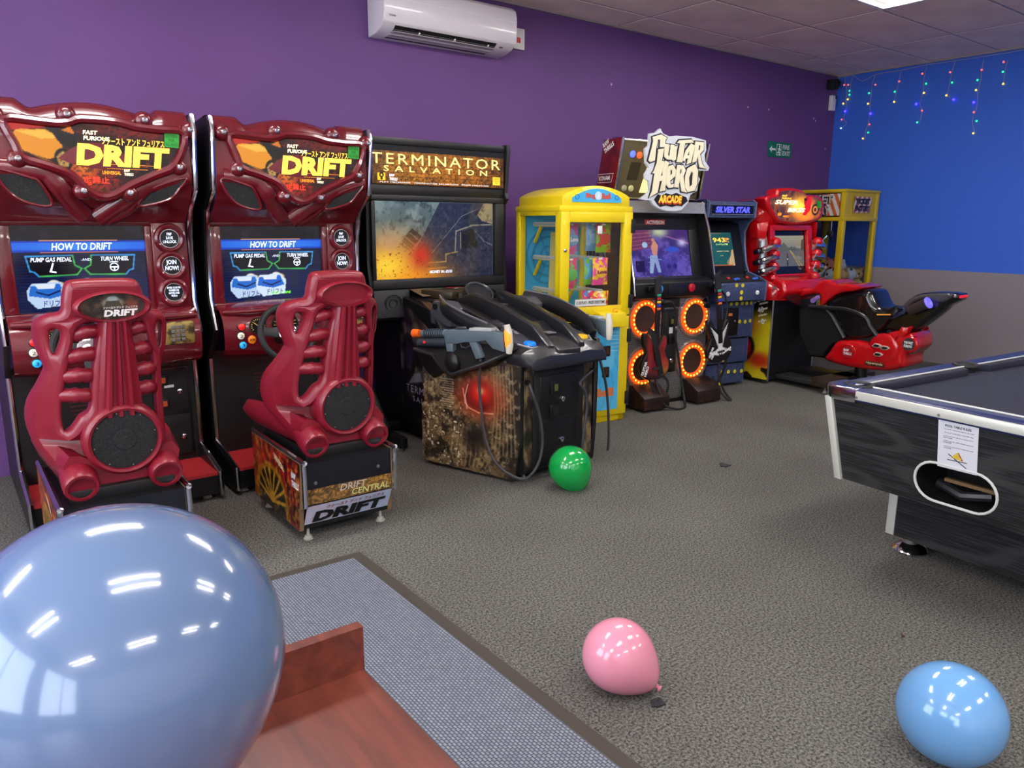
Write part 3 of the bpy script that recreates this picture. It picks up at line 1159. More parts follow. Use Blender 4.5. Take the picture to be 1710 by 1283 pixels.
A.put('pedestal_artwork', ped, (bx0 - .001, byf, .07), (bx0 - .001, byr + .045, .06), (bx0 - .001, byf, .405), (bx0 - .001, byr, .398), PRINT,
      mask=[(0, 0), (1, 0), (.99, .3), (1, .35), (1, 1), (0, 1)])
MY = -EYv
text('lettering', 'UNIVERSAL', ped, (bx0 - .0005, -1.655, .345), MY * .95 - EZv * .32, EZv, .13, .032, mat('ink_cream', (226, 214, 170), .5), bold=.03)
text('lettering', 'RAW\nTHRILLS', ped, (bx0 - .0005, -1.87, .262), MY, EZv, .09, .075, T_WHITE, bold=.04, shear=.25)
yr = byr - .0015
MB().box((bx0 + .02, byr - .001, .19), (bx1 - .02, byr + .01, .395)).build('rear_panel', mat('navy_black', (16, 18, 26), .35), ped)
A = Art(80, 16, (90, 66, 36), 5)
A.noise(9, (176, 128, 56), .9, 5, 3, .4, .65)
A.noise(13, (24, 20, 16), .8, 15, 3, .52, .7)
A.put('rear_stripe', ped, (bx0 + .022, yr - .001, .192), (bx1 - .022, yr - .001, .192), (bx0 + .022, yr - .001, .268), None, PRINT)
text('lettering', 'DRIFT', ped, (bx0 + .19, yr - .001, .232), EXv, EZv, .14, .032, mat('ink_silver', (190, 184, 170), .4), shear=.2, bold=.01)
text('lettering', 'CENTRAL', ped, (bx0 + .25, yr - .001, .2), EXv, EZv, .2, .03, mat('ink_lime', (200, 205, 130), .4), shear=.2, bold=.01)
text('lettering', '公式禁止', ped, (bx0 + .35, yr - .001, .245), EXv, EZv, .09, .018, mat('ink_gold', (196, 150, 60), .4), shear=.2, bold=.01)
A = Art(60, 16, (190, 188, 208), 3.4)
A.mix(np.clip(A.U * 1.2 - .1, 0, 1) * .6, (140, 180, 214))
A.noise(7, (206, 176, 196), .5, 7, 2)
pbl, pbr = np.array([bx0 + .022, byr + .046, .085]), np.array([bx1 - .022, byr + .046, .085])
ptl, ptr = np.array([bx0 + .022, byr - .004, .19]), np.array([bx1 - .022, byr - .004, .19])
off = np.array([0, -.003, -.002])
A.put('kick_panel', ped, pbl + off, pbr + off, ptl + off, ptr + off, PRINT)
eyp = (ptl - pbl) / np.linalg.norm(ptl - pbl)
off2 = off + np.array([0, -.002, 0])
text('lettering', 'DRIFT', ped, pbl + off2 + EXv * .035 + eyp * .008, EXv, eyp, .38, .068, T_BLACK, shear=.12, bold=.06)
text('lettering', 'ファースト アンド フュリアス', ped, pbl + off2 + EXv * .10 + eyp * .084, EXv, eyp, .3, .02, mat('ink_maroon', (110, 22, 34), .5), shear=.12, bold=.03)
for x, y in ((bx0 + .05, byr + .07), (bx1 - .05, byr + .07), (bx0 + .05, byf - .06), (bx1 - .05, byf - .06)):
    inst('levelling_foot', foot_me, ped, (x, y, 0))
scr_me = MB().lathe([(.009, 0), (.008, .004), (0, .006)], (0, 0, 0), (0, -1, 0), 10).mesh('screw')
scr_me.materials.append(STEEL)
for x, z in ((bx0 + .07, .295), (bx1 - .09, .315)):
    inst('screw', scr_me, ped, (x, byr - .001, z))
MB().box((-7.40, -1.34, .06), (-7.14, -1.10, .3)).build('seat_beam', BLACK, cabt, .006)
MB().box((bx0 + .05, byr + .05, .39), (bx1 - .04, byf - .05, .445)).build('seat_rail', BLACK, ped, .004)

# bucket seat, seen from behind
SX0 = -7.25
LEAN = .07 / .81
SP0 = np.array([SX0, -1.86, .45])
SN = np.array([0, -1, -LEAN])
SN /= np.linalg.norm(SN)
SU = np.array([0, -LEAN, 1])
SU /= np.linalg.norm(SU)


def seat2(u, v):
    p = AP(u, v, SP0, SN) - SP0
    return p[0], p @ SU


def s5(u, v):
    return seat2(400 + u * .2027, 440 + v * .2027)


def smap(x, y, z):
    """seat plane (x, y, outwards z) to world, sides wrapped towards the driver"""
    fwd = .9 * max(0, abs(x) - .09) ** 2 * 6
    if y > .6:
        fwd *= max(.35, 1 - (y - .6) * 2)
    return SP0 + EXv * x + SU * y + SN * (z - fwd)


outer = [s5(*p) for p in ((590, 95), (645, 66), (800, 58), (960, 60), (1008, 85), (1030, 160), (1050, 240), (1075, 275), (1140, 300), (1172, 345), (1176, 430), (1160, 540), (1132, 620), (1112, 690),
                         (1107, 800), (1107, 950), (1108, 1100), (1108, 1250))]
outer += [seat2(*p) for p in ((628, 712), (622, 724), (592, 730), (534, 740), (509, 744), (494, 732), (482, 716))]
outer += [s5(*p) for p in ((352, 1283), (328, 1150), (345, 1000), (395, 860), (436, 745), (442, 700), (412, 590), (400, 480), (415, 385), (480, 322), (552, 288), (566, 200))]
h1 = [s5(*p) for p in ((492, 432), (538, 420), (545, 470), (528, 540), (505, 596), (488, 560))]
h2 = [s5(*p) for p in ((1098, 382), (1128, 378), (1128, 440), (1110, 535), (1096, 510))]
h3 = [s5(*p) for p in ((648, 385), (752, 360), (735, 500), (712, 620), (690, 780), (668, 950), (610, 1010), (560, 1100), (522, 1130), (516, 1000), (537, 850), (565, 700), (605, 520))]
h4 = [s5(*p) for p in ((948, 372), (1008, 345), (1040, 480), (1056, 600), (1060, 760), (1052, 960), (1040, 1020), (985, 960), (968, 940), (965, 760), (960, 560))]
sm = plate([smooth_loop(outer, 4), smooth_loop(h1, 3), smooth_loop(h2, 3), smooth_loop(h3, 3), smooth_loop(h4, 3)], .075, .026, 3, smap)
seat = sm.build('seat_back', REDSEAT, cabt, angle=60)
# spine with flutes
sa, sb = s5(755, 340), s5(945, 355)
ta, tb = s5(660, 1010), s5(985, 1000)
rings = []
for k in range(9):
    t = k / 8
    xa, xb = sa[0] * (1 - t) + ta[0] * t, sb[0] * (1 - t) + tb[0] * t
    y = (sa[1] * (1 - t) + ta[1] * t)
    rings.append([smap(xa + (xb - xa) * f, y, h) for f, h in ((0, -.03), (.02, .02), (.22, .05), (.26, .05), (.30, .068), (.36, .068), (.40, .052), (.46, .052), (.5, .066), (.56, .066), (.6, .052), (.66, .052), (.70, .068), (.76, .068), (.80, .05), (.96, .03), (1, -.03))])
MB().loft(rings, closed=False).build('spine', REDSEAT, seat, angle=40)
# ribs bridging the slots
for (a, b, w) in ((s5(620, 455), s5(750, 420), .024), (s5(585, 610), s5(715, 580), .026), (s5(555, 750), s5(690, 730), .026), (s5(530, 890), s5(670, 870), .026),
                  (s5(940, 420), s5(1030, 400), .024), (s5(950, 560), s5(1050, 545), .026), (s5(955, 700), s5(1065, 690), .026), (s5(955, 830), s5(1065, 820), .026)):
    P = [smap(a[0] * (1 - t) + b[0] * t, a[1] * (1 - t) + b[1] * t + .008 * math.sin(PI * t), -.005 + .014 * math.sin(PI * t)) for t in np.linspace(0, 1, 7)]
    MB().tube(P, [w, w * 1.05, w * .95, w * 1.1, w * .9, w * 1.05, w], 10, flat=1.1, up=SU).build('rib', REDSEAT, seat, angle=60)
# rear speaker
pin_me = MB().lathe([(.0035, 0), (.003, .002), (0, .003)], (0, 0, 0), (0, -1, 0), 8).mesh('pin')
pin_me.materials.append(STEEL)
sc_ = s5(845, 1150)
c0 = smap(sc_[0], sc_[1], .0)
MB().lathe([(.150, -.02), (.152, .03), (.146, .062), (.134, .072), (.124, .068), (.120, .055)], c0, SN, 36).build('speaker_ring', REDSEAT, seat, angle=50)
sg = MB().lathe([(.124, .0), (.124, .058), (.09, .062), (.045, .062), (.04, .066), (0, .067)], c0, SN, 36).build('speaker_grille', GRILLE, seat)
for k in range(8):
    an = k * PI / 4 + .2
    inst('pin', pin_me, sg, c0 + SN * .058 + (EXv * math.cos(an) + SU * math.sin(an)) * .114)
# exhaust-like pods
for u, v in ((515.5, 731), (615, 715)):
    x, y = seat2(u, v)
    c = SP0 + EXv * x + SU * y + SN * .035
    MB().lathe([(.06, -.09), (.066, -.02), (.066, .05), (.060, .062), (.050, .062), (.046, .045), (0, .042)], c, SN + np.array([0, 0, -.25]), 26).build('pod', REDSEAT, seat, angle=50)
# headrest hood and oval
hc = s5(845, 240)
hq = s5(1040, 240)
vq = s5(845, 145)
rx, ry = abs(hq[0] - hc[0]), abs(vq[1] - hc[1])
c0 = SP0 + EXv * hc[0] + SU * hc[1]
MB().loft([[c0 + EXv * rx * f * math.cos(a) + SU * ry * f * math.sin(a) + SN * h for a in np.linspace(0, 2 * PI, 33)[:-1]] for f, h in ((1.16, .01), (1.12, .05), (1.03, .062), (.97, .052), (.93, .036), (0.01, .036))]).build('headrest_oval', REDSEAT, seat, angle=60)
# cushion
rings = []
for y, w, z0, z1, lip in ((-1.90, .2, .44, .56, .02), (-1.75, .225, .445, .55, .05), (-1.55, .24, .445, .545, .05), (-1.38, .25, .445, .535, .045), (-1.25, .25, .45, .53, .035), (-1.17, .235, .46, .52, .02), (-1.12, .21, .475, .51, .008), (-1.10, .17, .485, .50, .0)):
    cx = SX0 + .0
    rings.append([(cx - w, y, z0 + .02), (cx - w - .015, y, z1 - .02), (cx - w + .01, y, z1 + lip), (cx - w + .05, y, z1 + lip * .7), (cx - w * .5, y, z1 - .02), (cx + w * .5, y, z1 - .02),
                  (cx + w - .05, y, z1 + lip * .7), (cx + w - .01, y, z1 + lip), (cx + w + .015, y, z1 - .02), (cx + w, y, z0 + .02), (cx + w * .7, y, z0), (cx - w * .7, y, z0)])
MB().loft(rings).build('cushion', REDSEAT, cabt, angle=70)

cab1 = copy_tree(cabt)
cab1.location.x -= .965
INV[cab1.name] = (Matrix.Translation(cab1.location)).inverted()
cab1['label'] = 'maroon sit-down racing arcade machine with a printed car badge on its headrest'
seat1 = [c for c in cab1.children if c.name.startswith('seat_back')][0]
INV[seat1.name] = INV[cab1.name]
A = Art(60, 30, (34, 28, 26), 2.2)
A.noise(8, (96, 74, 50), .7, 6, 3, .4, .7)
A.ell(.5, .62, .2, .26, (120, 116, 100), 1, .3)
A.ell(.5, .8, .1, .12, (150, 158, 160), 1, .3)
A.poly([(.36, .5), (.64, .5), (.6, .72), (.4, .72)], (60, 56, 44))
A.glow(.8, .45, .1, .3, (150, 60, 30), .7)
c1 = c0 + np.array([-.965, 0, 0]) + SN * .038
A.put('headrest_badge', seat1, c1 - EXv * rx * .93 - SU * ry * .93, c1 + EXv * rx * .93 - SU * ry * .93, c1 - EXv * rx * .93 + SU * ry * .93, None, PRINT,
      mask=[(.5 + .5 * math.cos(a), .5 + .5 * math.sin(a)) for a in np.linspace(0, 2 * PI, 40)[:-1]])
text('lettering', 'DRIFT', seat1, c1 + SN * .001 + EXv * -.035 - SU * ry * .72, EXv, SU, .12, .026, T_WHITE, bold=.05, shear=.15)
text('lettering', 'ファースト アンド フュリアス', seat1, c1 + SN * .001 + EXv * -.035 - SU * ry * .18, EXv, SU, .12, .009, T_WHITE, bold=.02, shear=.15)

# ================================================================ SHOOTING GAME
DECK = mat('charcoal_deck_plastic', (27, 28, 32), 0.36, coat=0.25)
DECK2 = mat('grey_deck_plastic', (66, 66, 72), 0.35, coat=0.2)
GUNM = mat('slate_gun_plastic', (84, 99, 108), 0.42)
GUND = mat('dark_gun_plastic', (44, 52, 60), 0.45)
GUNO = mat('gun_orange', (232, 96, 20), 0.4)
CABLE = mat('grey_cable', (58, 58, 62), 0.45)
SCX = -5.855
sg = thing('shooting_arcade_machine', (SCX, -1.1, 0), 'black light-gun shooting arcade machine with wide screen and brown artwork pedestal', 'arcade machine')
cx0, cx1, yf = -6.435, -5.29, -.60


def vplane(a, b):
    d = np.asarray(b, float) - np.asarray(a, float)
    return np.array([-d[1], d[0], 0])


# screen cabinet: frame pieces around a recessed picture
sprof = [(yf - .02, 2.04), (yf - .03, 2.0), (yf - .0, 1.70), (yf - .02, 1.66), (yf + .02, 1.62), (yf + .03, 1.2), (yf + .0, 1.05), (yf + .05, .83), (-.12, .83), (-.12, 2.03)]
for x in (cx0, cx1 - .03):
    MB().prism([(x, y, z) for y, z in sprof], (.03, 0, 0)).build('side_panel', BLACK, sg, .004)
f = MB()
f.box((cx0 + .03, yf - .01, 1.985), (cx1 - .03, -.12, 2.03))
f.box((cx0 + .03, yf + .012, 1.66), (cx1 - .03, yf + .06, 1.735))
f.build('marquee_frame', BLACK, sg, .006)
MB().box((cx0 + .03, yf + .02, 1.70), (cx1 - .03, -.12, 1.99)).build('marquee_box', BLACKM, sg)
mz0, mz1 = 1.735, 1.945
A = Art(170, 34, (92, 54, 14), 5.2)
A.noise(10, (196, 120, 24), .9, 21, 3, .35, .62)
A.glow(.32, .45, .22, .7, (236, 150, 34), .6)
A.glow(.66, .45, .2, .7, (230, 140, 30), .6)
A.noise(26, (40, 24, 8), .75, 22, 3, .52, .72)
A.mix((np.sin(A.V * 60) > .6) * .25, (40, 24, 10))
for k in range(18):
    xx = .18 + k * .04
    d = np.abs(np.hypot((A.U - xx) * 5.2, (A.V - .14)) - .09)
    A.mix((d < .012) * (A.V > .14) * .6, (50, 30, 10))
A.mix(np.clip(np.abs(A.U - .5) * 2 - .75, 0, 1) * 2, (44, 30, 16))
A.put('marquee_artwork', sg, (cx0 + .04, yf - .001, mz0), (cx1 - .04, yf - .001, mz0), (cx0 + .04, yf - .001, mz1), None, BACKLIT)
MB().box((cx0 + .03, yf, 1.945), (cx1 - .03, yf + .03, 1.99)).build('marquee_top_strip', mat('dark_metal', (28, 28, 32), .4, .5), sg)
T_MQ = mat('lit_pale_yellow', (255, 226, 130), .5, emit=1.0)


def tg(name, s, x0, z0, x1, z1, m, y, **k):
    return text(name, s, sg, (x0, y, z0), EXv, EZv, x1 - x0, z1 - z0, m, **k)


a0, a1, a2, a3 = pz((623, 275), (834, 259), yf - .002)
tg('lettering', 'TERMINATOR', -6.40, 1.862, -5.365, 1.93, T_MQ, yf - .002, bold=0.0, spacing=1.25)
tg('lettering', 'SALVATION', -6.31, 1.815, -5.48, 1.852, T_MQ, yf - .002, bold=.01, spacing=1.9)
tg('lettering', 'RAW\nTHRILLS', -6.27, 1.757, -6.21, 1.80, T_LIT, yf - .003, bold=.04, shear=.2)
lb = MB().box((-6.355, yf - .003, 1.757), (-6.30, yf - .001, 1.803)).build('studio_logo', mat('lit_logo_yellow', (250, 190, 40), emit=.8), sg)
MB().torus((-6.3275, yf - .005, 1.79), (0, 1, 0), .012, .005, 16, 5).box((-6.334, yf - .006, 1.76), (-6.321, yf - .003, 1.78)).build('logo_mark', T_BLACK, lb)
st_ = MB().box((-5.43, yf - .004, 1.755), (-5.365, yf - .002, 1.81)).build('age_sticker', mat('lit_sticker', (240, 200, 50), emit=.6), sg)
tg('fine_print', 'ANIMATED\nVIOLENCE\nMILD', -5.425, 1.762, -5.37, 1.803, T_BLACK, yf - .0045, align='CENTER')
tg('fine_print', 'PLAY MECHANIX   TERMINATOR SALVATION   ©2009 HALCYON', -6.34, 1.742, -5.47, 1.751, T_LIT, yf - .003)
# picture
px0, px1, pz0, pz1 = -6.375, -5.40, 1.105, 1.625
yp = yf + .04
MB().box((cx0 + .03, yp + .004, .95), (cx1 - .03, -.12, 1.70)).build('screen_box', BLACKM, sg)
f = MB()
for q in (((cx0 + .03, pz1), (cx1 - .03, 1.665)), ((cx0 + .03, 1.04), (cx1 - .03, pz0)), ((cx0 + .03, pz0), (px0, pz1)), ((px1, pz0), (cx1 - .03, pz1))):
    f.box((q[0][0], yf + .005, q[0][1]), (q[1][0], yp + .02, q[1][1]))
f.build('screen_bezel', mat('black_bezel', (26, 26, 29), .45), sg, .008)
A = Art(260, 150, (120, 140, 142), 1.87)
A.noise(5, (70, 92, 100), .8, 31, 4, .4, .65)
A.mix(np.clip(1 - A.V * 1.1, 0, 1) * .5, (110, 104, 100))
A.poly([(.55, 1), (1, 1), (1, 0), (.3, 0), (.34, .42)], (36, 42, 66))
A.poly([(.53, 1), (.80, 1), (.46, .36), (.34, .40)], (40, 46, 72))
A.poly([(.19, .45), (.30, .66), (.38, .55), (.28, .36)], (32, 36, 50))
for k in range(3):
    A.line([(.20 + .04 * k, .50 + .05 * k), (.30 + .035 * k, .36 + .06 * k)], .008, (140, 130, 120), .8)
A.line([(.46, .33), (.72, .82), (.86, .92)], .008, (120, 120, 124), .8)
A.poly([(.92, 1), (1, 1), (1, .72), (.90, .76), (.86, .84)], (150, 134, 100))
A.poly([(.66, .60), (.82, .70), (1, .70), (1, .12), (.58, .1), (.58, .3), (.66, .33)], (44, 46, 66))
A.poly([(.70, .60), (.82, .66), (.86, .44), (.84, .38), (.71, .38)], (20, 22, 30))
A.line([(.66, .33), (.67, .62), (.82, .70), (1, .71)], .012, (150, 142, 122), .9)
A.line([(.71, .38), (.71, .6)], .008, (130, 126, 116))
A.line([(.84, .62), (.92, .48), (1, .42)], .009, (120, 120, 130), .8)
A.line([(.43, .2), (.58, .21), (.58, .31), (.68, .34)], .01, (170, 140, 90), .9)
A.line([(.43, .12), (.58, .13)], .01, (150, 110, 60), .9)
A.noise(34, (120, 116, 130), .28, 33, 3, .5, .75)
A.noise(20, (14, 16, 26), .4, 34, 3, .55, .75)
A.glow(.12, .2, .32, .36, (240, 150, 30), .95)
A.glow(.30, .02, .3, .16, (246, 150, 30), .9)
A.glow(.09, .17, .14, .2, (255, 216, 60), .9)
A.glow(.37, .3, .08, .16, (214, 44, 24), .9)
A.glow(.12, .48, .1, .14, (196, 150, 120), .6)
n = vnoise(A.U * 1.87, A.V, 60, 35, 1)
A.mix(((n > .86) & (A.V < .5) & (A.U < .5)) * .7, (120, 50, 10))
A.put('screen', sg, (px0, yp, pz0), (px1, yp, pz0), (px0, yp, pz1), None, SCREEN)
tg('screen_lettering', 'MONEY IN: £0.50', px0 + .44 * .975, pz0 + .03, px0 + .63 * .975, pz0 + .05, S_WHT, yp - .002, bold=.02)
# speakers below the picture
for x0, x1 in ((cx0 + .03, -6.13), (-5.59, cx1 - .03)):
    q = [(x0, yf - .02, .85), (x1, yf - .02, .845), (x1, yf + .005, 1.035), (x0, yf + .005, 1.035)]
    b = MB().slab(q, (0, .1, 0)).build('speaker_box', mat('speaker_grey', (40, 41, 45), .6), sg, .006)
    cxs = (x0 + x1) / 2
    MB().torus((cxs, yf - .012, .945), (0, 1, .1), .06, .006, 26, 6).torus((cxs, yf - .012, .945), (0, 1, .1), .03, .004, 20, 6).build('speaker_cone', RUBBER, b)
MB().box((cx0 + .03, yf + .02, .83), (cx1 - .03, -.12, .96)).build('lower_box', BLACKM, sg)
# column under the cabinet
colm = MB().prism([(-6.19, y, z) for y, z in ((-.16, .05), (-1.30, .05), (-1.30, .62), (-1.0, .92), (-.56, .99), (-.16, .95))], (.67, 0, 0)).build('column', BLACK, sg)
for s in (-1, 1):
    A = Art(70, 80, (14, 12, 16), 1)
    A.noise(7, (44, 30, 52), .8, 41, 3, .45, .7)
    A.mix(np.clip((A.V - .55) * 3, 0, 1) * np.clip((A.U - .2) * 2, 0, 1), (96, 76, 52))
    A.noise(10, (150, 132, 104), .5, 42, 3, .5, .75)
    for k in range(4):
        A.line([(.15 + .03 * k, .38 + .03 * k), (.62 + .03 * k, .56 + .03 * k)], .012, (130, 124, 136), .8)
    A.ell(.42, .5, .05, .09, (60, 56, 66), 1, .2, .5)
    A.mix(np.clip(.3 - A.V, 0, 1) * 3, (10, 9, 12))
    if s < 0:
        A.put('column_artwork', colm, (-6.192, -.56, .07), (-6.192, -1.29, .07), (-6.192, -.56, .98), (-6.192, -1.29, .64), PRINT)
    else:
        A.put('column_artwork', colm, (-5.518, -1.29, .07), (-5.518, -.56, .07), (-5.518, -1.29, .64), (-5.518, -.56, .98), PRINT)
text('lettering', 'TERMINATOR', colm, (-6.1925, -.63, .335), MY, EZv, .62, .05, mat('ink_lilac', (150, 134, 158), .5), spacing=1.2)
text('lettering', 'SALVATION', colm, (-6.1925, -.72, .275), MY, EZv, .5, .038, MATS['ink_lilac'], spacing=1.4)
MB().prism([(-6.42, y, z) for y, z in ((-.30, .02), (-.95, .02), (-.95, .09), (-.72, .10), (-.5, .34), (-.30, .36))], (.05, 0, 0)).build('outrigger', BLACK, sg, .006)
MB().prism([(-5.34, y, z) for y, z in ((-.30, .02), (-.95, .02), (-.95, .09), (-.72, .10), (-.5, .34), (-.30, .36))], (.05, 0, 0)).build('outrigger', BLACK, sg, .006)
MB().box((-6.42, -.5, .02), (-5.29, -.3, .09)).build('base_bar', BLACK, sg, .006)
for x, y in ((-6.39, -.88), (-5.32, -.88), (-6.39, -.36), (-5.32, -.36)):
    inst('levelling_foot', foot_me, sg, (x, y, 0))

# pedestal
PA, PB, PC = np.array([-6.40, -1.24, 0]), np.array([-6.16, -1.90, 0]), np.array([-5.54, -1.835, 0])
PD = np.array([-5.31, -1.19, 0])
body = MB().prism([(p[0], p[1], .05) for p in (PA * .985 + np.array([SCX, -1.5, 0]) * .015, PB, PC, PD)], (0, 0, .66)).build('pedestal', BLACK, sg)
nside = vplane(PA, PB)


def sidep(u, v, off=0.0):
    p = AP(640 + u * .2885, 460 + v * .2885, PA, nside)
    n = nside / np.linalg.norm(nside)
    return p + n * off


dS = (PB - PA) / np.linalg.norm(PB - PA)
nS = np.array([dS[1], -dS[0], 0])
nS = nS if nS[0] < 0 else -nS
LSd = np.linalg.norm(PB - PA)
outl = [(-.01, .03), (-.012, .39), (.01, .41), (.0, .64), (.35 * LSd, .70), (LSd * .9, .725), (LSd + .008, .70), (LSd + .004, .34), (LSd + .012, .31), (LSd - .03, .015)]
ang = math.atan2(nS[1], nS[0])
for s in (-1, 1):
    def pm(x, y, z, s=s):
        p = PA + dS * x + EZv * y + nS * (z + .011)
        if s > 0:
            p = np.array([2 * SCX - p[0], p[1] + .055, p[2]])
        return p
    sp = plate([outl], .022, .003, 1, pm).build('pedestal_side', mat('edge_black', (24, 23, 24), .4), body)
    A = Art(250, 210, (84, 66, 44), 1)
    A.noise(5, (124, 100, 66), .8, 51, 4, .35, .65)
    A.mix(np.clip(.5 - A.U, 0, .5) * 1.2, (122, 102, 70))
    A.noise(12, (34, 28, 22), .85, 52, 4, .48, .62)
    A.mix(np.clip((A.U - .78) * 5, 0, 1) * .8, (26, 24, 20))
    A.noise(24, (176, 158, 122), .6, 53, 4, .52, .7)
    A.noise(50, (16, 14, 12), .5, 57, 2, .55, .72)
    A.glow(.62, .67, .26, .2, (176, 70, 36), .9, 4)
    A.glow(.60, .66, .17, .13, (96, 14, 12), .95, 4)
    A.glow(.61, .70, .10, .09, (226, 34, 26), 1, 3)
    A.glow(.62, .72, .035, .03, (255, 190, 120), 1)
    A.line([(.44, .72), (.46, .6), (.5, .56), (.6, .53), (.74, .54)], .008, (230, 150, 110), .8)
    A.line([(.48, .55), (.46, .66), (.49, .76)], .006, (235, 200, 180), .8)
    for k in range(9):
        x = .36 + .04 * k
        A.line([(x, .42 - .01 * k), (x - .05 + .012 * k, .16), (x - .02, .05)], .012, (150, 128, 92), .55)
    for k in range(7):
        A.line([(.74 + .03 * k, .95), (.76 + .03 * k, .6), (.72 + .04 * k, .2)], .009, (146, 124, 92), .5)
    A.glow(.55, .3, .12, .12, (20, 18, 16), .85, 3)
    n = vnoise(A.U, A.V, 46, 54, 1)
    A.mix(((n > .84) & (A.U < .42) & (A.V < .55)) * .9, (206, 196, 170))
    for k in range(14):
        A.rect(.2 + .02 * (k % 3), .52 + .02 * k, .34, .526 + .02 * k, (186, 172, 140), .55)
    if s < 0:
        c = lambda x, y: pm(x, y, .0135)
        A.put('pedestal_artwork', sp, c(-.01, .02), c(LSd + .006, .02), c(-.01, .72), c(LSd + .006, .72), PRINT,
              mask=[((x + .01) / (LSd + .016), (y - .02) / .70) for x, y in outl])
    else:
        c = lambda x, y: pm(x, y, .0135)
        A.put('pedestal_artwork', sp, c(LSd + .006, .02), c(-.01, .02), c(LSd + .006, .72), c(-.01, .72), PRINT,
              mask=[(1 - (x + .01) / (LSd + .016), (y - .02) / .70) for x, y in outl])
# front of the pedestal: coin door
dF = (PC - PB) / np.linalg.norm(PC - PB)
nF = np.array([dF[1], -dF[0], 0])
WF = np.linalg.norm(PC - PB)


def fb(x0, z0, x1, z1, d0, d1):
    q = [PB + dF * x + EZv * z + nF * d0 for x, z in ((x0, z0), (x1, z0), (x1, z1), (x0, z1))]
    return MB().slab(q, nF * (d1 - d0))


for x0, x1, seed in ((.015, .09, 61), (WF - .10, WF - .015, 62)):
    A = Art(16, 60, (60, 50, 38), .2)
    A.noise(14, (150, 130, 96), .8, seed, 3, .45, .7)
    A.noise(9, (20, 18, 16), .8, seed + 5, 2, .5, .7)
    q = [PB + dF * x + EZv * z + nF * .002 for x, z in ((x0, .07), (x1, .07), (x0, .69))]
    A.put('front_artwork', body, q[0], q[1], q[2], None, PRINT)
door = fb(.085, .06, WF - .11, .655, 0, .014).build('coin_door', BLACKM, body, .004)
fb(.13, .36, WF - .17, .62, .012, .022).build('door_leaf', BLACK, door, .012)
fb(.13, .08, WF - .17, .34, .012, .022).build('door_leaf', BLACK, door, .012)
for x, z in ((.245, .545), (.24, .40)):
    b = fb(x - .035, z - .04, x + .035, z + .04, .02, .034).build('coin_slot', BLACK, door, .004)
    fb(x - .012, z - .02, x + .016, z + .02, .034, .038).build('slot_window', mat('slot_green', (70, 80, 40), .3, emit=.15) if z > .5 else BLACKM, b)
for z in (.465, .215):
    MB().lathe([(.016, 0), (.016, .01), (.009, .014), (0, .014)], PB + dF * .315 + EZv * z + nF * .022, nF, 16).build('lock', CHROME, door)
for x in (.02, WF - .04):
    MB().cyl(PB + dF * (x + .01) + EZv * .60, PB + dF * (x + .01) + EZv * .60 + nF * .03, .014).build('cable_gland', BLACK, body)
for p in (PA * .9 + PC * .1, PB * .93 + PD * .07, PC * .93 + PA * .07, PD * .9 + PB * .1):
    inst('levelling_foot', foot_me, body, (p[0], p[1], 0))

# control deck
rows = [(-.56, .27, (1.0, 1.0, 1.01, 1.0, 1.0), .97), (-.80, .30, (.985, .99, 1.02, .99, .985), .93), (-1.05, .36, (.93, .95, 1.0, .95, .93), .86), (-1.30, .455, (.80, .87, .955, .87, .80), .72),
        (-1.55, .42, (.80, .855, .90, .855, .80), .72), (-1.75, .37, (.79, .83, .845, .83, .79), .71), (-1.90, .335, (.785, .805, .80, .805, .785), .70), (-1.965, .31, (.74, .755, .745, .755, .74), .695), (-1.975, .30, (.69, .69, .69, .69, .69), .685)]
rings = []
for y, w, t, zb in rows:
    pts = [(-w, zb), (-w, t[0] - .02), (-w * .88, t[0]), (-w * .5, t[1]), (-w * .2, t[2]), (w * .2, t[2]), (w * .5, t[3]), (w * .88, t[4]), (w, t[4] - .02), (w, zb)]
    rings.append([(SCX + x, y + (.07 * x if y < -1.2 else 0), z) for x, z in pts])
deck = MB().loft(rings, closed=True).build('control_deck', DECK, sg, .006, angle=25)
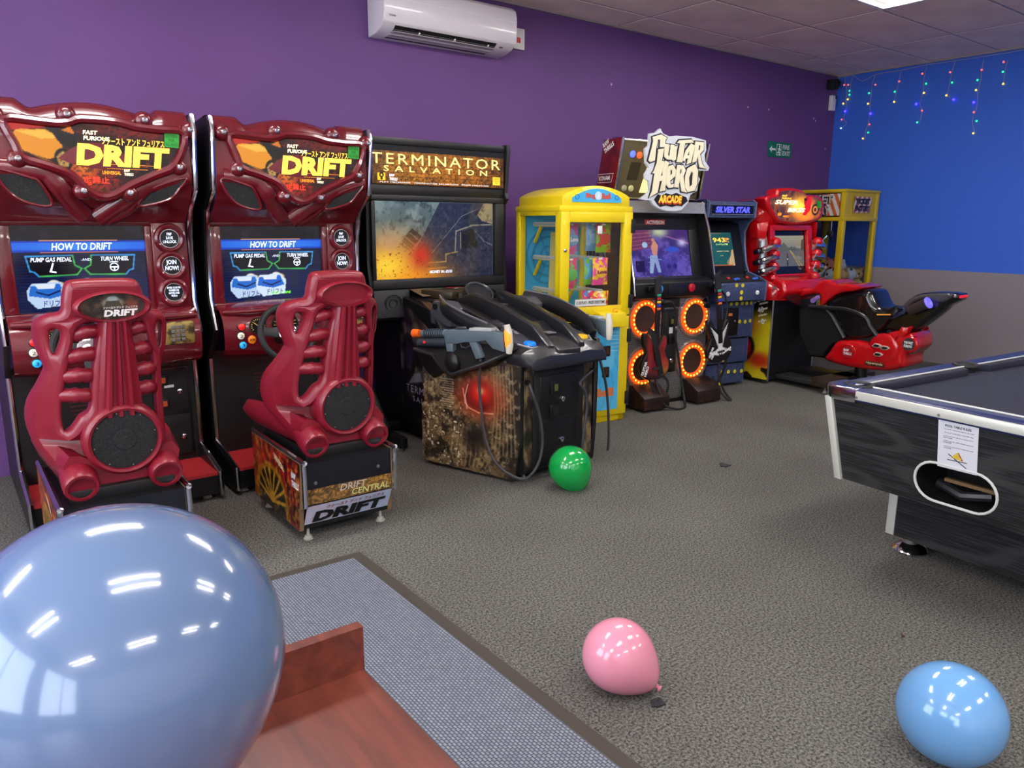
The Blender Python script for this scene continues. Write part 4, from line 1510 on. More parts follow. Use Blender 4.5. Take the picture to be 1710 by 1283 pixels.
for s in (-1, 1):
    # raised fins either side of the centre channel, buttons on lobes
    MB().prism([(SCX + s * .09, y, z) for y, z in ((-.95, .98), (-1.15, 1.045), (-1.45, .99), (-1.78, .90), (-1.93, .80), (-1.93, .74), (-1.0, .9))], (s * .055, 0, 0)).build('deck_fin', DECK, deck, .008, angle=25)
    MB().prism([(SCX + s * .24, y + s * .015, z) for y, z in ((-.70, .97), (-1.0, 1.0), (-1.35, .945), (-1.62, .885), (-1.5, .80), (-.7, .9))], (s * .04, 0, 0)).build('deck_fin', DECK, deck, .008, angle=25)
    bx, by = SCX + s * .218, -1.84 + s * .018
    q = [(SCX + s * .14, by + .42, .905), (SCX + s * .31, by + .40, .885), (SCX + s * .29, by + .02, .815), (bx + s * .03, by - .055, .80), (bx - s * .04, by - .05, .80), (SCX + s * .15, by + .05, .82)]
    pn = MB().prism(q, (0, 0, -.03)).build('player_panel', DECK2, deck, .006)
    MB().tube([np.array(p) + np.array([0, 0, -.004]) for p in q[2:]], .006, 6).build('panel_edge', mat('pale_edge', (150, 150, 156), .4), pn)
    up = (np.array(q[0]) - np.array(q[5]))
    up /= np.linalg.norm(up)
    text('lettering', 'PLAYER 1' if s < 0 else 'PLAYER 2', pn, np.array([bx - s * .035 + (.0 if s < 0 else .03), by + .14, .846]) if s < 0 else np.array([bx - .0, by + .31, .878]),
         (up if s < 0 else -up), np.array([-1, 0, 0.0]) if s < 0 else EXv, .18, .028, mat('ink_grey', (170, 170, 176), .5), bold=.02, depth=.006)
    MB().cyl((bx, by, .72), (bx, by, .803), .058, .052, 22).build('button_lobe', DECK, deck)
    MB().lathe([(.037, 0), (.037, .012), (.032, .02), (0, .024)], (bx, by, .802), (0, -.1, 1), 22).build('start_button', mat('button_blue', (24, 110, 226), .25, emit=.7) if s < 0 else mat('button_yellow', (226, 176, 10), .3, emit=.15), deck)
# stepped block, bolt blocks and gun shields on the deck
MB().prism([(SCX - .085, y, z) for y, z in ((-1.50, .885), (-1.62, .90), (-1.70, .86), (-1.86, .825), (-1.96, .775), (-1.96, .72), (-1.5, .75))], (.17, 0, 0)).build('deck_step', DECK, deck, .006, angle=25)
MB().box((SCX - .03, -1.80, .846), (SCX + .03, -1.74, .852)).build('deck_label', mat('ink_grey2', (120, 120, 128), .5), deck)
for k in range(4):
    y = -1.12 - .11 * k
    MB().box((SCX - .088, y - .022, .90), (SCX + .088, y + .022, 1.0 - .028 * k)).build('deck_rib', DECK2 if k % 2 else DECK, deck, .006)
for s in (-1, 1):
    b = MB().prism([(SCX + s * .27, y, z) for y, z in ((-1.02, .93), (-1.06, 1.0), (-1.20, 1.0), (-1.26, .96), (-1.26, .85), (-1.02, .85))], (s * .10, 0, 0)).build('bolt_block', DECK2, deck, .008)
    for y, z in ((-1.09, .965), (-1.19, .955)):
        MB().lathe([(.02, 0), (.02, .012), (.012, .014), (.011, .006), (0, .006)], (SCX + s * .37, y, z), (s, 0, 0), 14).build('block_bolt', BLACK, b)
    MB().tube(smooth_path([(SCX + s * .33, -1.10, .98), (SCX + s * .40, -1.28, .955), (SCX + s * .405, -1.5, .91), (SCX + s * .37, -1.68, .87), (SCX + s * .34, -1.78, .80)], 5), .024, 8, flat=2.2).build('gun_shield', DECK, deck, angle=50)
    MB().tube(smooth_path([(SCX + s * .345, -1.10, 1.035), (SCX + s * .415, -1.28, 1.008), (SCX + s * .42, -1.5, .962), (SCX + s * .385, -1.68, .92)], 5), .007, 6).build('shield_edge', mat('shield_edge_grey', (96, 96, 102), .25), deck)
dn = np.array([0, -.75, 1.0])
MB().lathe([(.105, -.03), (.105, .02), (.095, .028), (.085, .022), (.083, .014), (0, .014)], (SCX - .02, -1.06, 1.02), dn, 30).build('emblem_disc', DECK, deck)
MB().torus(np.array([SCX - .02, -1.06, 1.02]) + dn / np.linalg.norm(dn) * .024, dn, .095, .006, 30, 6).build('emblem_rim', mat('dark_chrome', (110, 110, 116), .2, .9), deck)
A = Art(60, 40, (30, 26, 24), 1.5)
A.noise(6, (74, 62, 50), .8, 71, 3, .4, .7)
A.poly([(0, 0), (.45, 0), (.2, 1), (0, 1)], (122, 104, 78))
A.glow(.6, .3, .2, .2, (120, 84, 30), .6)
A.put('instruction_plate', deck, (SCX - .29, -.80, 1.0), (SCX + .26, -.80, 1.025), (SCX - .27, -.575, 1.034), (SCX + .26, -.575, 1.034), PRINT)
text('lettering', 'RELOAD', deck, (SCX + .0, -.66, 1.034), EXv, (0, 1, .1), .13, .03, mat('ink_red', (180, 30, 34), .5), bold=.03)
text('lettering', 'GET TO', deck, (SCX + .02, -.70, 1.032), EXv, (0, 1, .1), .09, .02, T_WHITE)
text('lettering', 'SHOOT\nTERMINATORS', deck, (SCX - .2, -.68, 1.034), EXv, (0, 1, .1), .15, .05, mat('ink_mint', (150, 180, 150), .5))
for s in (-1, 1):
    MB().prism([(SCX + s * .10, -.95, .99), (SCX + s * .16, -.95, .985), (SCX + s * .26, -.72, .99), (SCX + s * .20, -.70, .99)], (0, 0, .05)).build('sight_bracket', mat('bronze_black', (52, 42, 28), .4, .3), deck, .006)
# gun rests
for s in (-1, 1):
    def mr(p, s=s):
        p = np.asarray(p, float)
        return p if s < 0 else np.array([2 * SCX - p[0], p[1] + .055, p[2]])
    r1 = [PA + dS * a + nS * b + EZv * c for a, b, c in ((.0, .0, .80), (.0, .10, .74), (.18, .15, .73), (.22, .10, .64), (.32, .15, .63), (.50, .11, .70), (.66, .04, .78), (.68, .0, .80))]
    r2 = [PA + dS * a + nS * b + EZv * c for a, b, c in ((.02, -.05, .70), (.02, .02, .60), (.10, .04, .56), (.17, .03, .60), (.24, .05, .575), (.32, .04, .62), (.55, .01, .68), (.6, -.05, .70))]
    v = [mr(p) for p in r1 + r2]
    n = len(r1)
    MB().add(v, [(i, i + 1, n + i + 1, n + i) for i in range(n - 1)] + [tuple(range(n)), tuple(range(2 * n - 1, n - 1, -1))]).build('gun_rest', BLACK, deck, .006, angle=20)
    MB().tube([mr(p) for p in r1[1:7]], .012, 8).build('rest_rim', DECK, deck)
    gd = mr(PA + dS * .30 + nS * .13 + EZv * .70)
    MB().sphere(gd, (.03, .075, .06), 18, 10).build('trigger_guard_cup', BLACK, deck)


def rifle(name, label, mirror):
    g0 = np.array([-6.475, -1.245, .80])      # muzzle
    g1 = np.array([-6.262, -1.925, .868])     # butt
    t = g1 - g0
    L = np.linalg.norm(t)
    t /= L
    side = np.array([t[1], -t[0], 0])
    side /= np.linalg.norm(side)
    side = side if side[0] < 0 else -side
    upv = np.cross(side, t)
    upv = upv if upv[2] > 0 else -upv

    def P(a, b, c=0.0):
        """a along the barrel 0..1, b up, c towards the player"""
        p = g0 + t * L * a + upv * b + side * c
        return np.array([2 * SCX - p[0], p[1] + .055, p[2]]) if mirror else p
    base = P(.5, -.12)
    th = thing(name, base, label, 'toy gun', group='tethered light guns')

    def pl(pts, d=.045, m=GUNM, nm='receiver', bev=.004, par=None):
        q = [P(a, b, -d / 2) for a, b in pts]
        return MB().prism(q, P(0, 0, d) - P(0, 0, 0)).build(nm, m, par or th, bev)
    rec = pl([(.36, .045), (.40, .052), (.74, .05), (.88, .035), (.95, .03), (.95, -.075), (.84, -.055), (.78, -.01), (.66, -.02), (.56, -.02), (.48, -.03), (.36, -.025)])
    pl([(.47, .055), (.48, .068), (.56, .068), (.57, .055)], .02, GUND, 'rear_sight', .002, rec)
    pl([(.62, .045), (.63, .062), (.84, .055), (.84, .04)], .05, mat('gun_grey_plate', (170, 172, 172), .4), 'cheek_plate', .003, rec)
    fg = MB().cyl(P(.10, .03), P(.37, .03), .022, .024, 12).build('hand_guard', GUNM, th)
    rb = MB()
    for k in range(9):
        rb.cyl(P(.14 + .024 * k, .032), P(.15 + .024 * k, .032), .027, .027, 12)
    rb.build('guard_ribs', GUND, fg)
    MB().cyl(P(.05, -.022), P(.36, -.022), .024, .027, 14).build('lower_barrel', GUND, th)
    MB().sphere(P(.145, -.02, .026), .011, 10, 6).build('red_switch', mat('switch_red', (210, 40, 50), .4), th)
    MB().cyl(P(.0, .032), P(.07, .032), .026, .022, 14).build('muzzle', GUNO, th)
    mg = pl([(.36, -.02), (.44, -.02), (.43, -.105), (.37, -.105)], .035, GUNM, 'magazine')
    pl([(.365, -.10), (.43, -.10), (.42, -.13), (.36, -.13)], .037, GUNO, 'magazine_tip', .004, mg)
    pl([(.60, -.015), (.68, -.015), (.73, -.11), (.66, -.12)], .035, GUNM, 'grip', .008)
    tr = MB().tube([P(.50, -.025), P(.51, -.05), P(.56, -.055), P(.60, -.04)], .004, 6).build('trigger_guard', GUND, rec)
    but = MB().tube([P(.975, .075), P(.985, .03), P(.985, -.04), P(.975, -.085)], [.016, .022, .022, .016], 12).build('butt_pad', mat('butt_cream', (205, 200, 184), .5), th)
    if not mirror:
        MB().tube([P(.975, .045, .004), P(.985, .02, .006), P(.985, -.02, .006), P(.978, -.05, .004)], [.016, .021, .021, .016], 12).build('butt_glow', mat('butt_lit', (255, 140, 40), .5, emit=1.0), but)
    return th, P


gun1, P1 = rifle('toy_rifle', 'slate toy rifle with lit orange butt resting above the glowing red pedestal artwork', False)
gun2, P2 = rifle('toy_rifle', 'slate toy rifle with plain cream butt resting beside the yellow start button', True)


def z6(u, v):
    return 640 + u * .2885, 460 + v * .2885


c1 = [P1(.695, -.115)] + [AP(*z6(u, v), PA + nS * .06, nside) for u, v in ((556, 640), (570, 800), (588, 930), (625, 1040), (690, 1125))]
c1 += [AP(*z6(u, v), PB + nF * .05, nF) for u, v in ((800, 1180), (860, 1150), (905, 1070), (922, 950), (905, 810), (868, 695))] + [PB + dF * .035 + EZv * .60 + nF * .02]
MB().tube(smooth_path(c1, 5), .0085, 8).build('cable', CABLE, gun1)
c2 = [P2(.695, -.115)] + [AY(*z6(u, v), -1.72) for u, v in ((1262, 520), (1290, 640), (1303, 800), (1304, 960), (1290, 1050), (1255, 1098), (1210, 1112))]
c2 += [AP(*z6(u, v), PC + nF * .05, nF) for u, v in ((1165, 1080), (1152, 1000), (1165, 880), (1180, 750), (1168, 670), (1140, 620))] + [PC - dF * .035 + EZv * .60 + nF * .02]
MB().tube(smooth_path(c2, 5), .0085, 8).build('cable', CABLE, gun2)

# ================================================================ YELLOW PRIZE CABINET
class Fr:
    """frame of a machine standing turned by ang degrees: lx along its front, ly into its depth"""

    def __init__(s, o, ang):
        a = math.radians(ang)
        s.o = np.array([o[0], o[1], 0.0])
        s.a = a
        s.ex = np.array([math.cos(a), math.sin(a), 0])
        s.ey = np.array([-math.sin(a), math.cos(a), 0])

    def loc(s, p):
        d = np.asarray(p) - s.o
        return np.array([d @ s.ex, d @ s.ey, p[2]])

    def f(s, u, v, ly=0.0):
        """pixel on the plane ly behind the front -> (lx, z)"""
        q = s.loc(AP(u, v, s.o + s.ey * ly, s.ey))
        return q[0], q[2]

    def sd(s, u, v, lx=0.0):
        q = s.loc(AP(u, v, s.o + s.ex * lx, s.ex))
        return q[1], q[2]

    def w(s, x, y, z):
        return s.o + s.ex * x + s.ey * y + EZv * z


def lthing(name, fr, label, cat, group=None):
    t = thing(name, fr.o, label, cat, fr.a, group)
    INV[t.name] = Matrix.Identity(4)
    return t


def LT(par, s, x0, z0, x1, z1, m, y, nm='lettering', **k):
    return text(nm, s, par, (x0, y, z0), EXv, EZv, x1 - x0, z1 - z0, m, **k)


YEL = mat('yellow_powder_coat', (228, 202, 16), 0.35, coat=0.2)
BLU = mat('sky_blue_panel', (62, 170, 222), 0.5)
PALE = mat('pale_yellow_panel', (222, 212, 130), 0.5)
FP = Fr((-5.2175, -1.106), -8)
pc = lthing('prize_cabinet', FP, 'yellow glass-fronted prize cabinet with an arched blue sign, full of sweet bags', 'prize machine')
PW = 0.625
PDp = FP.sd(862, 345, 0.0)[0]
PH = 1.60
# posts and frame
fr_ = MB()
pw = .055
for x in (0, PW - pw):
    for y in (0, PDp - pw):
        fr_.box((x, y, .0), (x + pw, y + pw, PH))
fr_.build('posts', YEL, pc, .004)
lip = MB().box((-.008, -.008, PH - .03), (PW + .008, PDp, PH + .01)).build('top_lip', YEL, pc, .006)
# arched roof
ar = []
for k in range(17):
    t = k / 16
    ar.append((.02 + t * (PW - .04), PH + .075 + .075 * math.sin(PI * t) ** .8))
MB().prism([(.02, .0, PH)] + [(x, .0, z) for x, z in ar] + [(PW - .02, .0, PH)], (0, PDp - .01, 0)).build('arched_roof', YEL, pc, .004)
sgn = [(.10, PH + .035)] + [(.10 + t * (PW - .2), PH + .065 + .065 * math.sin(PI * t) ** .9) for t in np.linspace(0, 1, 13)] + [(PW - .10, PH + .035)]
sign = MB().prism([(x, -.004, z) for x, z in sgn], (0, .008, 0)).build('sign', BLU, pc)
rx0, rx1 = PW / 2 - .1, PW / 2 + .115
LT(sign, 'Ring', rx0, PH + .055, rx0 + .085, PH + .098, mat('ink_brick', (196, 74, 50), .5), -.005, bold=.05)
MB().lathe([(.03, 0), (.03, .002), (0, .002)], (PW / 2 + .008, -.005, PH + .08), (0, -1, 0), 20).build('bell_emblem', mat('ink_pale_blue', (190, 220, 236), .5), sign)
LT(sign, 'A', PW / 2 - .004, PH + .062, PW / 2 + .022, PH + .096, T_WHITE, -.008, bold=.05)
LT(sign, 'Bell', PW / 2 + .038, PH + .058, rx1, PH + .098, MATS['ink_brick'], -.005, bold=.05)
for x in (.14, PW - .14):
    MB().torus((x, -.006, PH + .07), (0, 1, 0), .016, .002, 16, 5).build('bell_mark', mat('ink_deep_blue', (30, 90, 150), .5), sign)
# lower cabinet body
zb = FP.f(1000, 521)[1]
MB().box((.004, .02, .02), (PW - .004, PDp - .004, zb - .1)).build('lower_body', YEL, pc, .004)
MB().box((.0, .0, .0), (PW, .03, .055)).build('kick_strip', YEL, pc, .004)
MB().box((.01, .01, zb - .11), (PW - .01, PDp - .01, zb - .075)).build('prize_floor', YEL, pc)
# lower door
ld = MB().box((.0, -.022, .055), (PW, .02, zb - .04)).build('lower_door', YEL, pc, .005)
A = Art(70, 70, (70, 178, 226), .9)
for rr in (.62, .5, .38, .28):
    d = np.hypot((A.U - .35) * .9, A.V - .25)
    A.mix((np.abs(d - rr) < .012) * .5, (40, 140, 200))
A.mix(np.clip(.32 - A.V, 0, 1) * 1.4, (120, 206, 236))
A.ell(.8, .62, .14, .18, (110, 200, 236), .9, .3)
A.ell(.42, .19, .24, .2, (150, 214, 232), 1, .12)
bz1 = zb - .10
MBp = ((.05, bz1 - .0), )
A.put('door_artwork', ld, (.05, -.0235, .10), (PW - .085, -.0235, .10), (.05, -.0235, bz1), None, PRINT)
LT(ld, 'Ring', .07, .155, .20, .245, mat('ink_orange', (222, 122, 70), .5), -.024, bold=.06)
LT(ld, 'A', .265, .165, .315, .235, T_WHITE, -.025, bold=.06)
LT(ld, 'Bell!', .335, .205, .50, .275, MATS['ink_orange'], -.025, bold=.07)
MB().box((.12, -.026, .40), (.335, -.02, .60)).build('prize_flap_recess', mat('olive_acrylic', (126, 110, 20), .2, coat=.5), ld, .02)
for x, z in ((.425, .555), (.42, .395)):
    b = MB().box((x - .03, -.034, z - .04), (x + .03, -.02, z + .04)).build('coin_slot', BLACK, ld, .005)
    MB().box((x - .012, -.038, z - .022), (x + .014, -.032, z + .022)).build('slot_flap', mat('brown_plastic', (70, 34, 20), .4), b)
MB().prism([(.30, y, z) for y, z in ((-.02, .86), (-.10, .845), (-.115, .745), (-.02, .73))], (.235, 0, 0)).build('control_ledge', YEL, ld, .004)
MB().lathe([(.02, 0), (.02, .012), (.014, .02), (0, .021)], (.46, -.065, .853), (0, -.15, 1), 16).build('control_button', mat('button_orange2', (236, 170, 20), .3), ld)
for k in range(7):
    MB().box((.46 + .004 * (k % 2), -.0245, bz1 - .03 - .028 * k), (.53, -.0238, bz1 - .026 - .028 * k)).build('instruction_line', mat('ink_white_blue', (190, 226, 240), .5), ld)
# upper glass door
u0, u1 = zb - .03, PH - .03
ud = MB().box((.0, -.022, u0), (.075, .012, u1)).box((PW - .075, -.022, u0), (PW, .012, u1)).box((.075, -.022, u0), (PW - .075, .012, u0 + .075)).box((.075, -.022, u1 - .075), (PW - .075, .012, u1)).build('glass_door', YEL, pc, .004)
MB().box((.072, -.006, u0 + .072), (PW - .072, -.002, u1 - .072)).build('glass', GLASS, ud)
for z in (u1 - .27, u0 + .03):
    MB().lathe([(.013, 0), (.013, .006), (.007, .009), (0, .009)], (.035, -.022, z), (0, -1, 0), 14).build('lock', CHROME, ud)
for z in (u1 - .1, u0 + .10, .66, .18):
    MB().box((PW - .015, -.03, z - .05), (PW + .022, .012, z + .05)).build('hinge', BLACKM, pc, .004)
pl_ = MB().box((.13, -.0245, u0 + .082), (.40, -.022, u0 + .13)).build('notice', WHITE, ud)
LT(pl_, '£1.00 PLAY - PRIZE EVERYTIME', .14, u0 + .095, .39, u0 + .118, T_BLACK, -.025, bold=.02)
MB().box((.31, -.026, u1 - .155), (.35, -.022, u1 - .10)).build('price_tag', WHITE, ud, .006)
# left glass side and sills
MB().box((.016, pw, u0), (.02, PDp - pw, PH - .03)).build('side_glass', GLASS, pc)
MB().box((PW - .02, pw, u0), (PW - .016, PDp - pw, PH - .03)).build('side_glass', GLASS, pc)
for z in (u0 - .02, PH - .06):
    for x in (0, PW - pw):
        MB().box((x, pw, z), (x + pw, PDp - pw, z + .045)).build('side_rail', YEL, pc, .003)
# inner back wall with printed panels, shelves of spiral arms
bk = MB().box((pw, PDp - .035, u0 - .03), (PW - pw, PDp - .02, PH - .02)).build('inner_back', BLU, pc)
A = Art(70, 90, (66, 170, 216), .75)
A.noise(3, (88, 190, 230), .6, 81, 2)
for rr in (.1, .2, .28):
    d = np.hypot((A.U - .42) * .75, A.V - .55)
    A.mix((np.abs(d - rr) < .012) * .8, (44, 128, 176))
for k in range(6):
    an = k * PI / 3
    A.line([(.42, .55), (.42 + .3 * math.cos(an), .55 + .27 * math.sin(an))], .01, (44, 128, 176), .8)
A.put('back_artwork', bk, (pw, PDp - .036, u0), (PW - pw, PDp - .036, u0), (pw, PDp - .036, PH - .03), None, PRINT)
MB().slab([(.27, PDp - .05, u0), (.41, PDp - .05, u0), (.37, PDp - .05, PH - .18), (.29, PDp - .05, PH - .18)], (0, .01, 0)).build('pale_divider', PALE, pc)
fan = MB().lathe([(.11, 0), (.11, .006), (0, .006)], (.42, .10, u0 - .02), (0, -1, 0.), 28).build('pale_disc', PALE, pc)
COILW = mat('white_spring', (214, 214, 208), .4)
arms = []
for z in (u1 - .095, u1 - .345, u1 - .585):
    for x in (.14, .44):
        y0, y1 = PDp - .04, .09
        arm = MB().box((x - .006, y1 + .02, z - .012), (x + .006, y0, z - .004)).build('spring_arm', YEL, pc)
        MB().slab([(x - .009, y0 - .09, z - .012), (x + .009, y0 - .09, z - .012), (x + .009, y0, z - .13), (x - .009, y0, z - .13)], (0, -.016, -.008)).build('arm_strut', YEL, arm)
        nloop = 26
        P = [(x + .016 * math.cos(2 * PI * k / 8), y1 + (y0 - y1) * k / (8 * nloop), z + .004 + .016 * math.sin(2 * PI * k / 8)) for k in range(8 * nloop + 1)]
        MB().tube(P, .0028, 4).build('spring', COILW, arm)
        arms.append((x, y1, z))
MB().box((.025, .03, .0), (PW - .03, PDp - .03, .03)).build('base', BLACK, pc)


def candy(x, y, z, w, h, c, c2, txt, tc, label, rz=0.0, seed=1):
    """a sealed sweet bag hanging by its top edge"""
    o = FP.w(x, y, z - h)
    t = thing('sweet_bag', o, label, 'sweet bag', FP.a + rz, group='sweet bags in the prize cabinet')
    INV[t.name] = Matrix.Identity(4)
    n = 14
    U, V = np.meshgrid(np.linspace(0, 1, n + 1), np.linspace(0, 1, n + 1))
    bul = .022 * np.clip(np.sin(PI * U), 0, 1) ** .6 * np.clip(np.sin(PI * np.clip((V - .06) / .82, 0, 1)), 0, 1) ** .6
    vs, fs = [], []
    for sgn_ in (-1, 1):
        b = len(vs)
        vs += [((u - .5) * w * (1 - .05 * math.sin(PI * v)), sgn_ * (bb + .001), v * h) for u, v, bb in zip(U.ravel(), V.ravel(), bul.ravel())]
        for j in range(n):
            for i in range(n):
                a = b + j * (n + 1) + i
                fs.append((a, a + 1, a + n + 2, a + n + 1))
    body = MB().add(vs, fs).build('wrapper', mat('foil_%d' % seed, c, .25, coat=.6, noise=(22, 2, c2, .5, .56)), t, angle=60)
    MB().sphere((0, -.019, h * .46), (w * .36, .006, h * .2), 20, 8).build('printed_oval', mat('foil_oval_%d' % seed, c2, .3, coat=.5), body)
    if txt:
        text('lettering', txt, body, (-w * .3, -.0255, h * .41), EXv, EZv, w * .6, h * .14, tc, bold=.06)
    MB().box((-w * .12, -.003, h * .93), (w * .12, .003, h * .985)).build('hang_slot', T_WHITE, body)


candy(.44, .085, u1 - .082, .15, .21, (120, 170, 30), (190, 60, 40), None, T_WHITE, 'green sweet bag hanging at the top behind the glass door', .1, 1)
candy(.42, .085, u1 - .33, .155, .20, (226, 70, 150), (236, 190, 40), 'Love', mat('ink_purple', (130, 20, 90), .5), 'pink sweet bag with a yellow oval, middle spring behind the glass door', .12, 2)
candy(.42, .085, u1 - .575, .155, .20, (232, 196, 30), (210, 40, 60), 'Squashies', T_WHITE, 'yellow and red sweet bag on the lowest spring above the notice', -.1, 3)
candy(.16, .085, u1 - .082, .16, .22, (232, 90, 160), (120, 170, 210), 'Love', T_WHITE, 'pink and blue sweet bag hanging at the top behind the corner post', .35, 4)
candy(.16, .085, u1 - .33, .16, .22, (224, 60, 130), (90, 180, 80), None, T_WHITE, 'pink and green sweet bag on the middle spring behind the corner post', .35, 5)
candy(.385, .14, u1 - .082, .14, .2, (110, 170, 214), (160, 200, 226), None, T_WHITE, 'pale blue sweet bag behind the green one', .1, 6)
candy(.375, .14, u1 - .33, .14, .2, (120, 190, 60), (90, 170, 210), None, T_WHITE, 'green sweet bag tucked behind the pink bag with the yellow oval', .12, 7)
candy(.38, .15, u1 - .575, .14, .2, (80, 150, 214), (224, 60, 120), None, T_WHITE, 'blue and pink sweet bag behind the lowest yellow bag', -.1, 8)

# ================================================================ GUITAR GAME
FG = Fr((-4.375, -.973), -6.3)
GW, GD = .90, .80
ga = lthing('guitar_arcade_machine', FG, 'tall guitar rhythm arcade machine with a big cut-out logo board and orange ringed speakers', 'arcade machine')


def mesh_metal(name, sc0, c0, c1):
    m, nt, b, L = node_mat(name)
    tc = nt.nodes.new('ShaderNodeTexCoord')
    v = nt.nodes.new('ShaderNodeTexVoronoi')
    v.inputs['Scale'].default_value = sc0
    v.inputs['Randomness'].default_value = 0.15
    r = nt.nodes.new('ShaderNodeValToRGB')
    r.color_ramp.elements[0].position = .3
    r.color_ramp.elements[0].color = rgb(c0)
    r.color_ramp.elements[1].position = .5
    r.color_ramp.elements[1].color = rgb(c1)
    L.new(tc.outputs['Object'], v.inputs['Vector'])
    L.new(v.outputs['Distance'], r.inputs['Fac'])
    L.new(r.outputs['Color'], b.inputs['Base Color'])
    b.inputs['Metallic'].default_value = .5
    b.inputs['Roughness'].default_value = .45
    return m


MESH = mesh_metal('perforated_steel', 75, (58, 56, 56), (156, 154, 152))
MESHL = mesh_metal('light_perforated_steel', 75, (70, 70, 72), (176, 176, 178))
GRED = mat('dark_red_laminate', (104, 18, 22), .35, coat=.3, noise=(9, 4, (70, 12, 18), .45, .65))
# sides
gp = [(.0, .02), (.0, .88), (-.07, .93), (-.045, 1.07), (.05, 1.45), (.12, 1.625), (.14, 1.67), (GD, 1.67), (GD, .02)]
for x in (.0, GW - .022):
    s_ = MB().prism([(x, y, z) for y, z in gp], (.022, 0, 0)).build('side_panel', BLACK, ga)
    MB().tube([(x + .011, y - .002, z) for y, z in gp[2:7]], .010, 8).build('chrome_trim', CHROME, s_)
A = Art(60, 80, (78, 50, 28), .6)
A.noise(6, (112, 70, 34), .8, 141, 3, .4, .65)
A.noise(9, (40, 26, 18), .7, 142, 3, .5, .7)
A.glow(.3, .32, .2, .14, (150, 84, 30), .7)
A.put('side_artwork', ga, (-.0015, GD - .02, .04), (-.0015, .14, .04), (-.0015, GD - .02, 1.64), (-.0015, .14, 1.64), PRINT)
sy0, sz0_ = FG.sd(962, 428, -.002)
sy1, sz1_ = FG.sd(1014, 396, -.002)
for s_, dz_ in (('GUITAR', 0), ('HERO', -.19)):
    text('lettering', s_, ga, (-.0025, sy0, sz0_ + dz_), (0, -1, 0), EZv, abs(sy0 - sy1) * (1 if dz_ == 0 else .8), abs(sz1_ - sz0_), mat('ink_dull_silver', (150, 148, 146), .4), bold=.03)
MB().box((.022, .02, .03), (GW - .022, GD, .90)).build('lower_body', BLACKM, ga)
MB().box((.022, .0, .035), (GW - .022, .022, .885)).build('mesh_panel', MESH, ga)
MB().box((.022, .01, .0), (GW - .022, .05, .04)).build('kick_plate', BLACKM, ga)
sh = MB().prism([(.022, y, z) for y, z in ((.02, .875), (-.055, .905), (-.06, 1.02), (.0, 1.055), (.10, 1.055), (.10, .875))], (GW - .044, 0, 0)).build('control_shelf', BLACK, ga, .006)
MB().box((.37, -.064, .925), (.58, -.055, 1.005)).build('shelf_plate', mat('dark_navy_plate', (18, 19, 28), .3), sh, .004)
for x, m in ((.27, mat('button_sky', (40, 130, 210), .35)), (.62, mat('button_crimson', (170, 20, 40), .35))):
    MB().lathe([(.035, 0), (.035, .012), (.026, .018), (0, .019)], (x, -.06, .975), (0, -1, 0), 20).build('button', m, sh)
# screen bay
MB().prism([(.022, y, z) for y, z in ((.10, 1.05), (.20, 1.45), (.24, 1.66), (GD, 1.66), (GD, 1.05))], (GW - .044, 0, 0)).build('screen_box', BLACK, ga)
q0, q1 = np.array([.13, .092, 1.06]), np.array([.77, .092, 1.06])
t0, t1 = np.array([.13, .182, 1.44]), np.array([.77, .182, 1.44])
A = Art(130, 80, (56, 44, 110), 1.64)
A.noise(6, (110, 90, 180), .8, 91, 4, .4, .65)
A.poly([(0, 1), (.0, .55), (.34, .62), (.36, 1)], (104, 52, 92))
for k in range(5):
    A.line([(.0, .58 + .08 * k), (.36, .66 + .07 * k)], .012, (160, 86, 110), .8)
A.poly([(.64, 1), (1, 1), (1, .7), (.62, .86)], (70, 44, 110))
A.line([(.62, .86), (1, .7)], .014, (150, 96, 160))
A.glow(.5, .95, .14, .1, (196, 210, 150), .9)
A.glow(.88, .72, .08, .08, (230, 220, 255), .8)
A.ell(.24, .68, .05, .07, (150, 190, 220), 1, .2)
A.ell(.7, .58, .13, .07, (50, 80, 190), 1, .3)
A.rect(.06, .12, .2, .34, (30, 22, 70))
for k in range(40):
    x, y = random.random(), random.random() * .45
    A.line([(x, y), (x + .06 * (random.random() - .3), y + .04 * (random.random() - .5))], .008, (150, 140, 230), .6)
A.poly([(.34, .62), (.37, .72), (.42, .76), (.46, .66), (.43, .46), (.36, .44)], (206, 140, 110))
A.ell(.385, .78, .03, .05, (196, 130, 100), 1, .2)
A.poly([(.31, .46), (.43, .46), (.47, .1), (.42, .1), (.38, .32), (.33, .08), (.28, .08)], (150, 176, 200))
A.line([(.28, .42), (.5, .36)], .012, (120, 160, 190))
for x in (.61, .72):
    A.ell(x, .22, .04, .06, (28, 24, 70), 1, .2)
A.glow(.6, .3, .3, .25, (90, 80, 210), .35)
A.put('screen', ga, q0, q1, t0, t1, SCREEN)
f = MB()
nb = np.array([0, -.97, .23]) * .012
for a, b, c, d in ((q0, q1, None, 'b'), (t0, t1, None, 't')):
    dz = np.array([0, -.022, -.08]) * .5 if d == 'b' else np.array([0, .02, .1]) * 1.2
    f.slab([a + [-.108, 0, 0], b + [.108, 0, 0], b + [.108, 0, 0] + dz, a + [-.108, 0, 0] + dz], nb)
for a, b, sx_ in ((q0, t0, -1), (q1, t1, 1)):
    f.slab([a, b, b + [sx_ * .108, 0, 0], a + [sx_ * .108, 0, 0]], nb)
f.build('screen_bezel', mat('screen_bezel_grey', (24, 24, 27), .4), ga, .003)
LT(ga, 'ACTIVISION', .31, 1.485, .50, 1.515, T_WHITE, .175, bold=.03)
MB().slab([(.295, .178, 1.478), (.515, .178, 1.478), (.515, .180, 1.522), (.295, .180, 1.522)], (0, .004, 0)).build('maker_badge', mat('badge_red', (186, 44, 40), .4), ga)
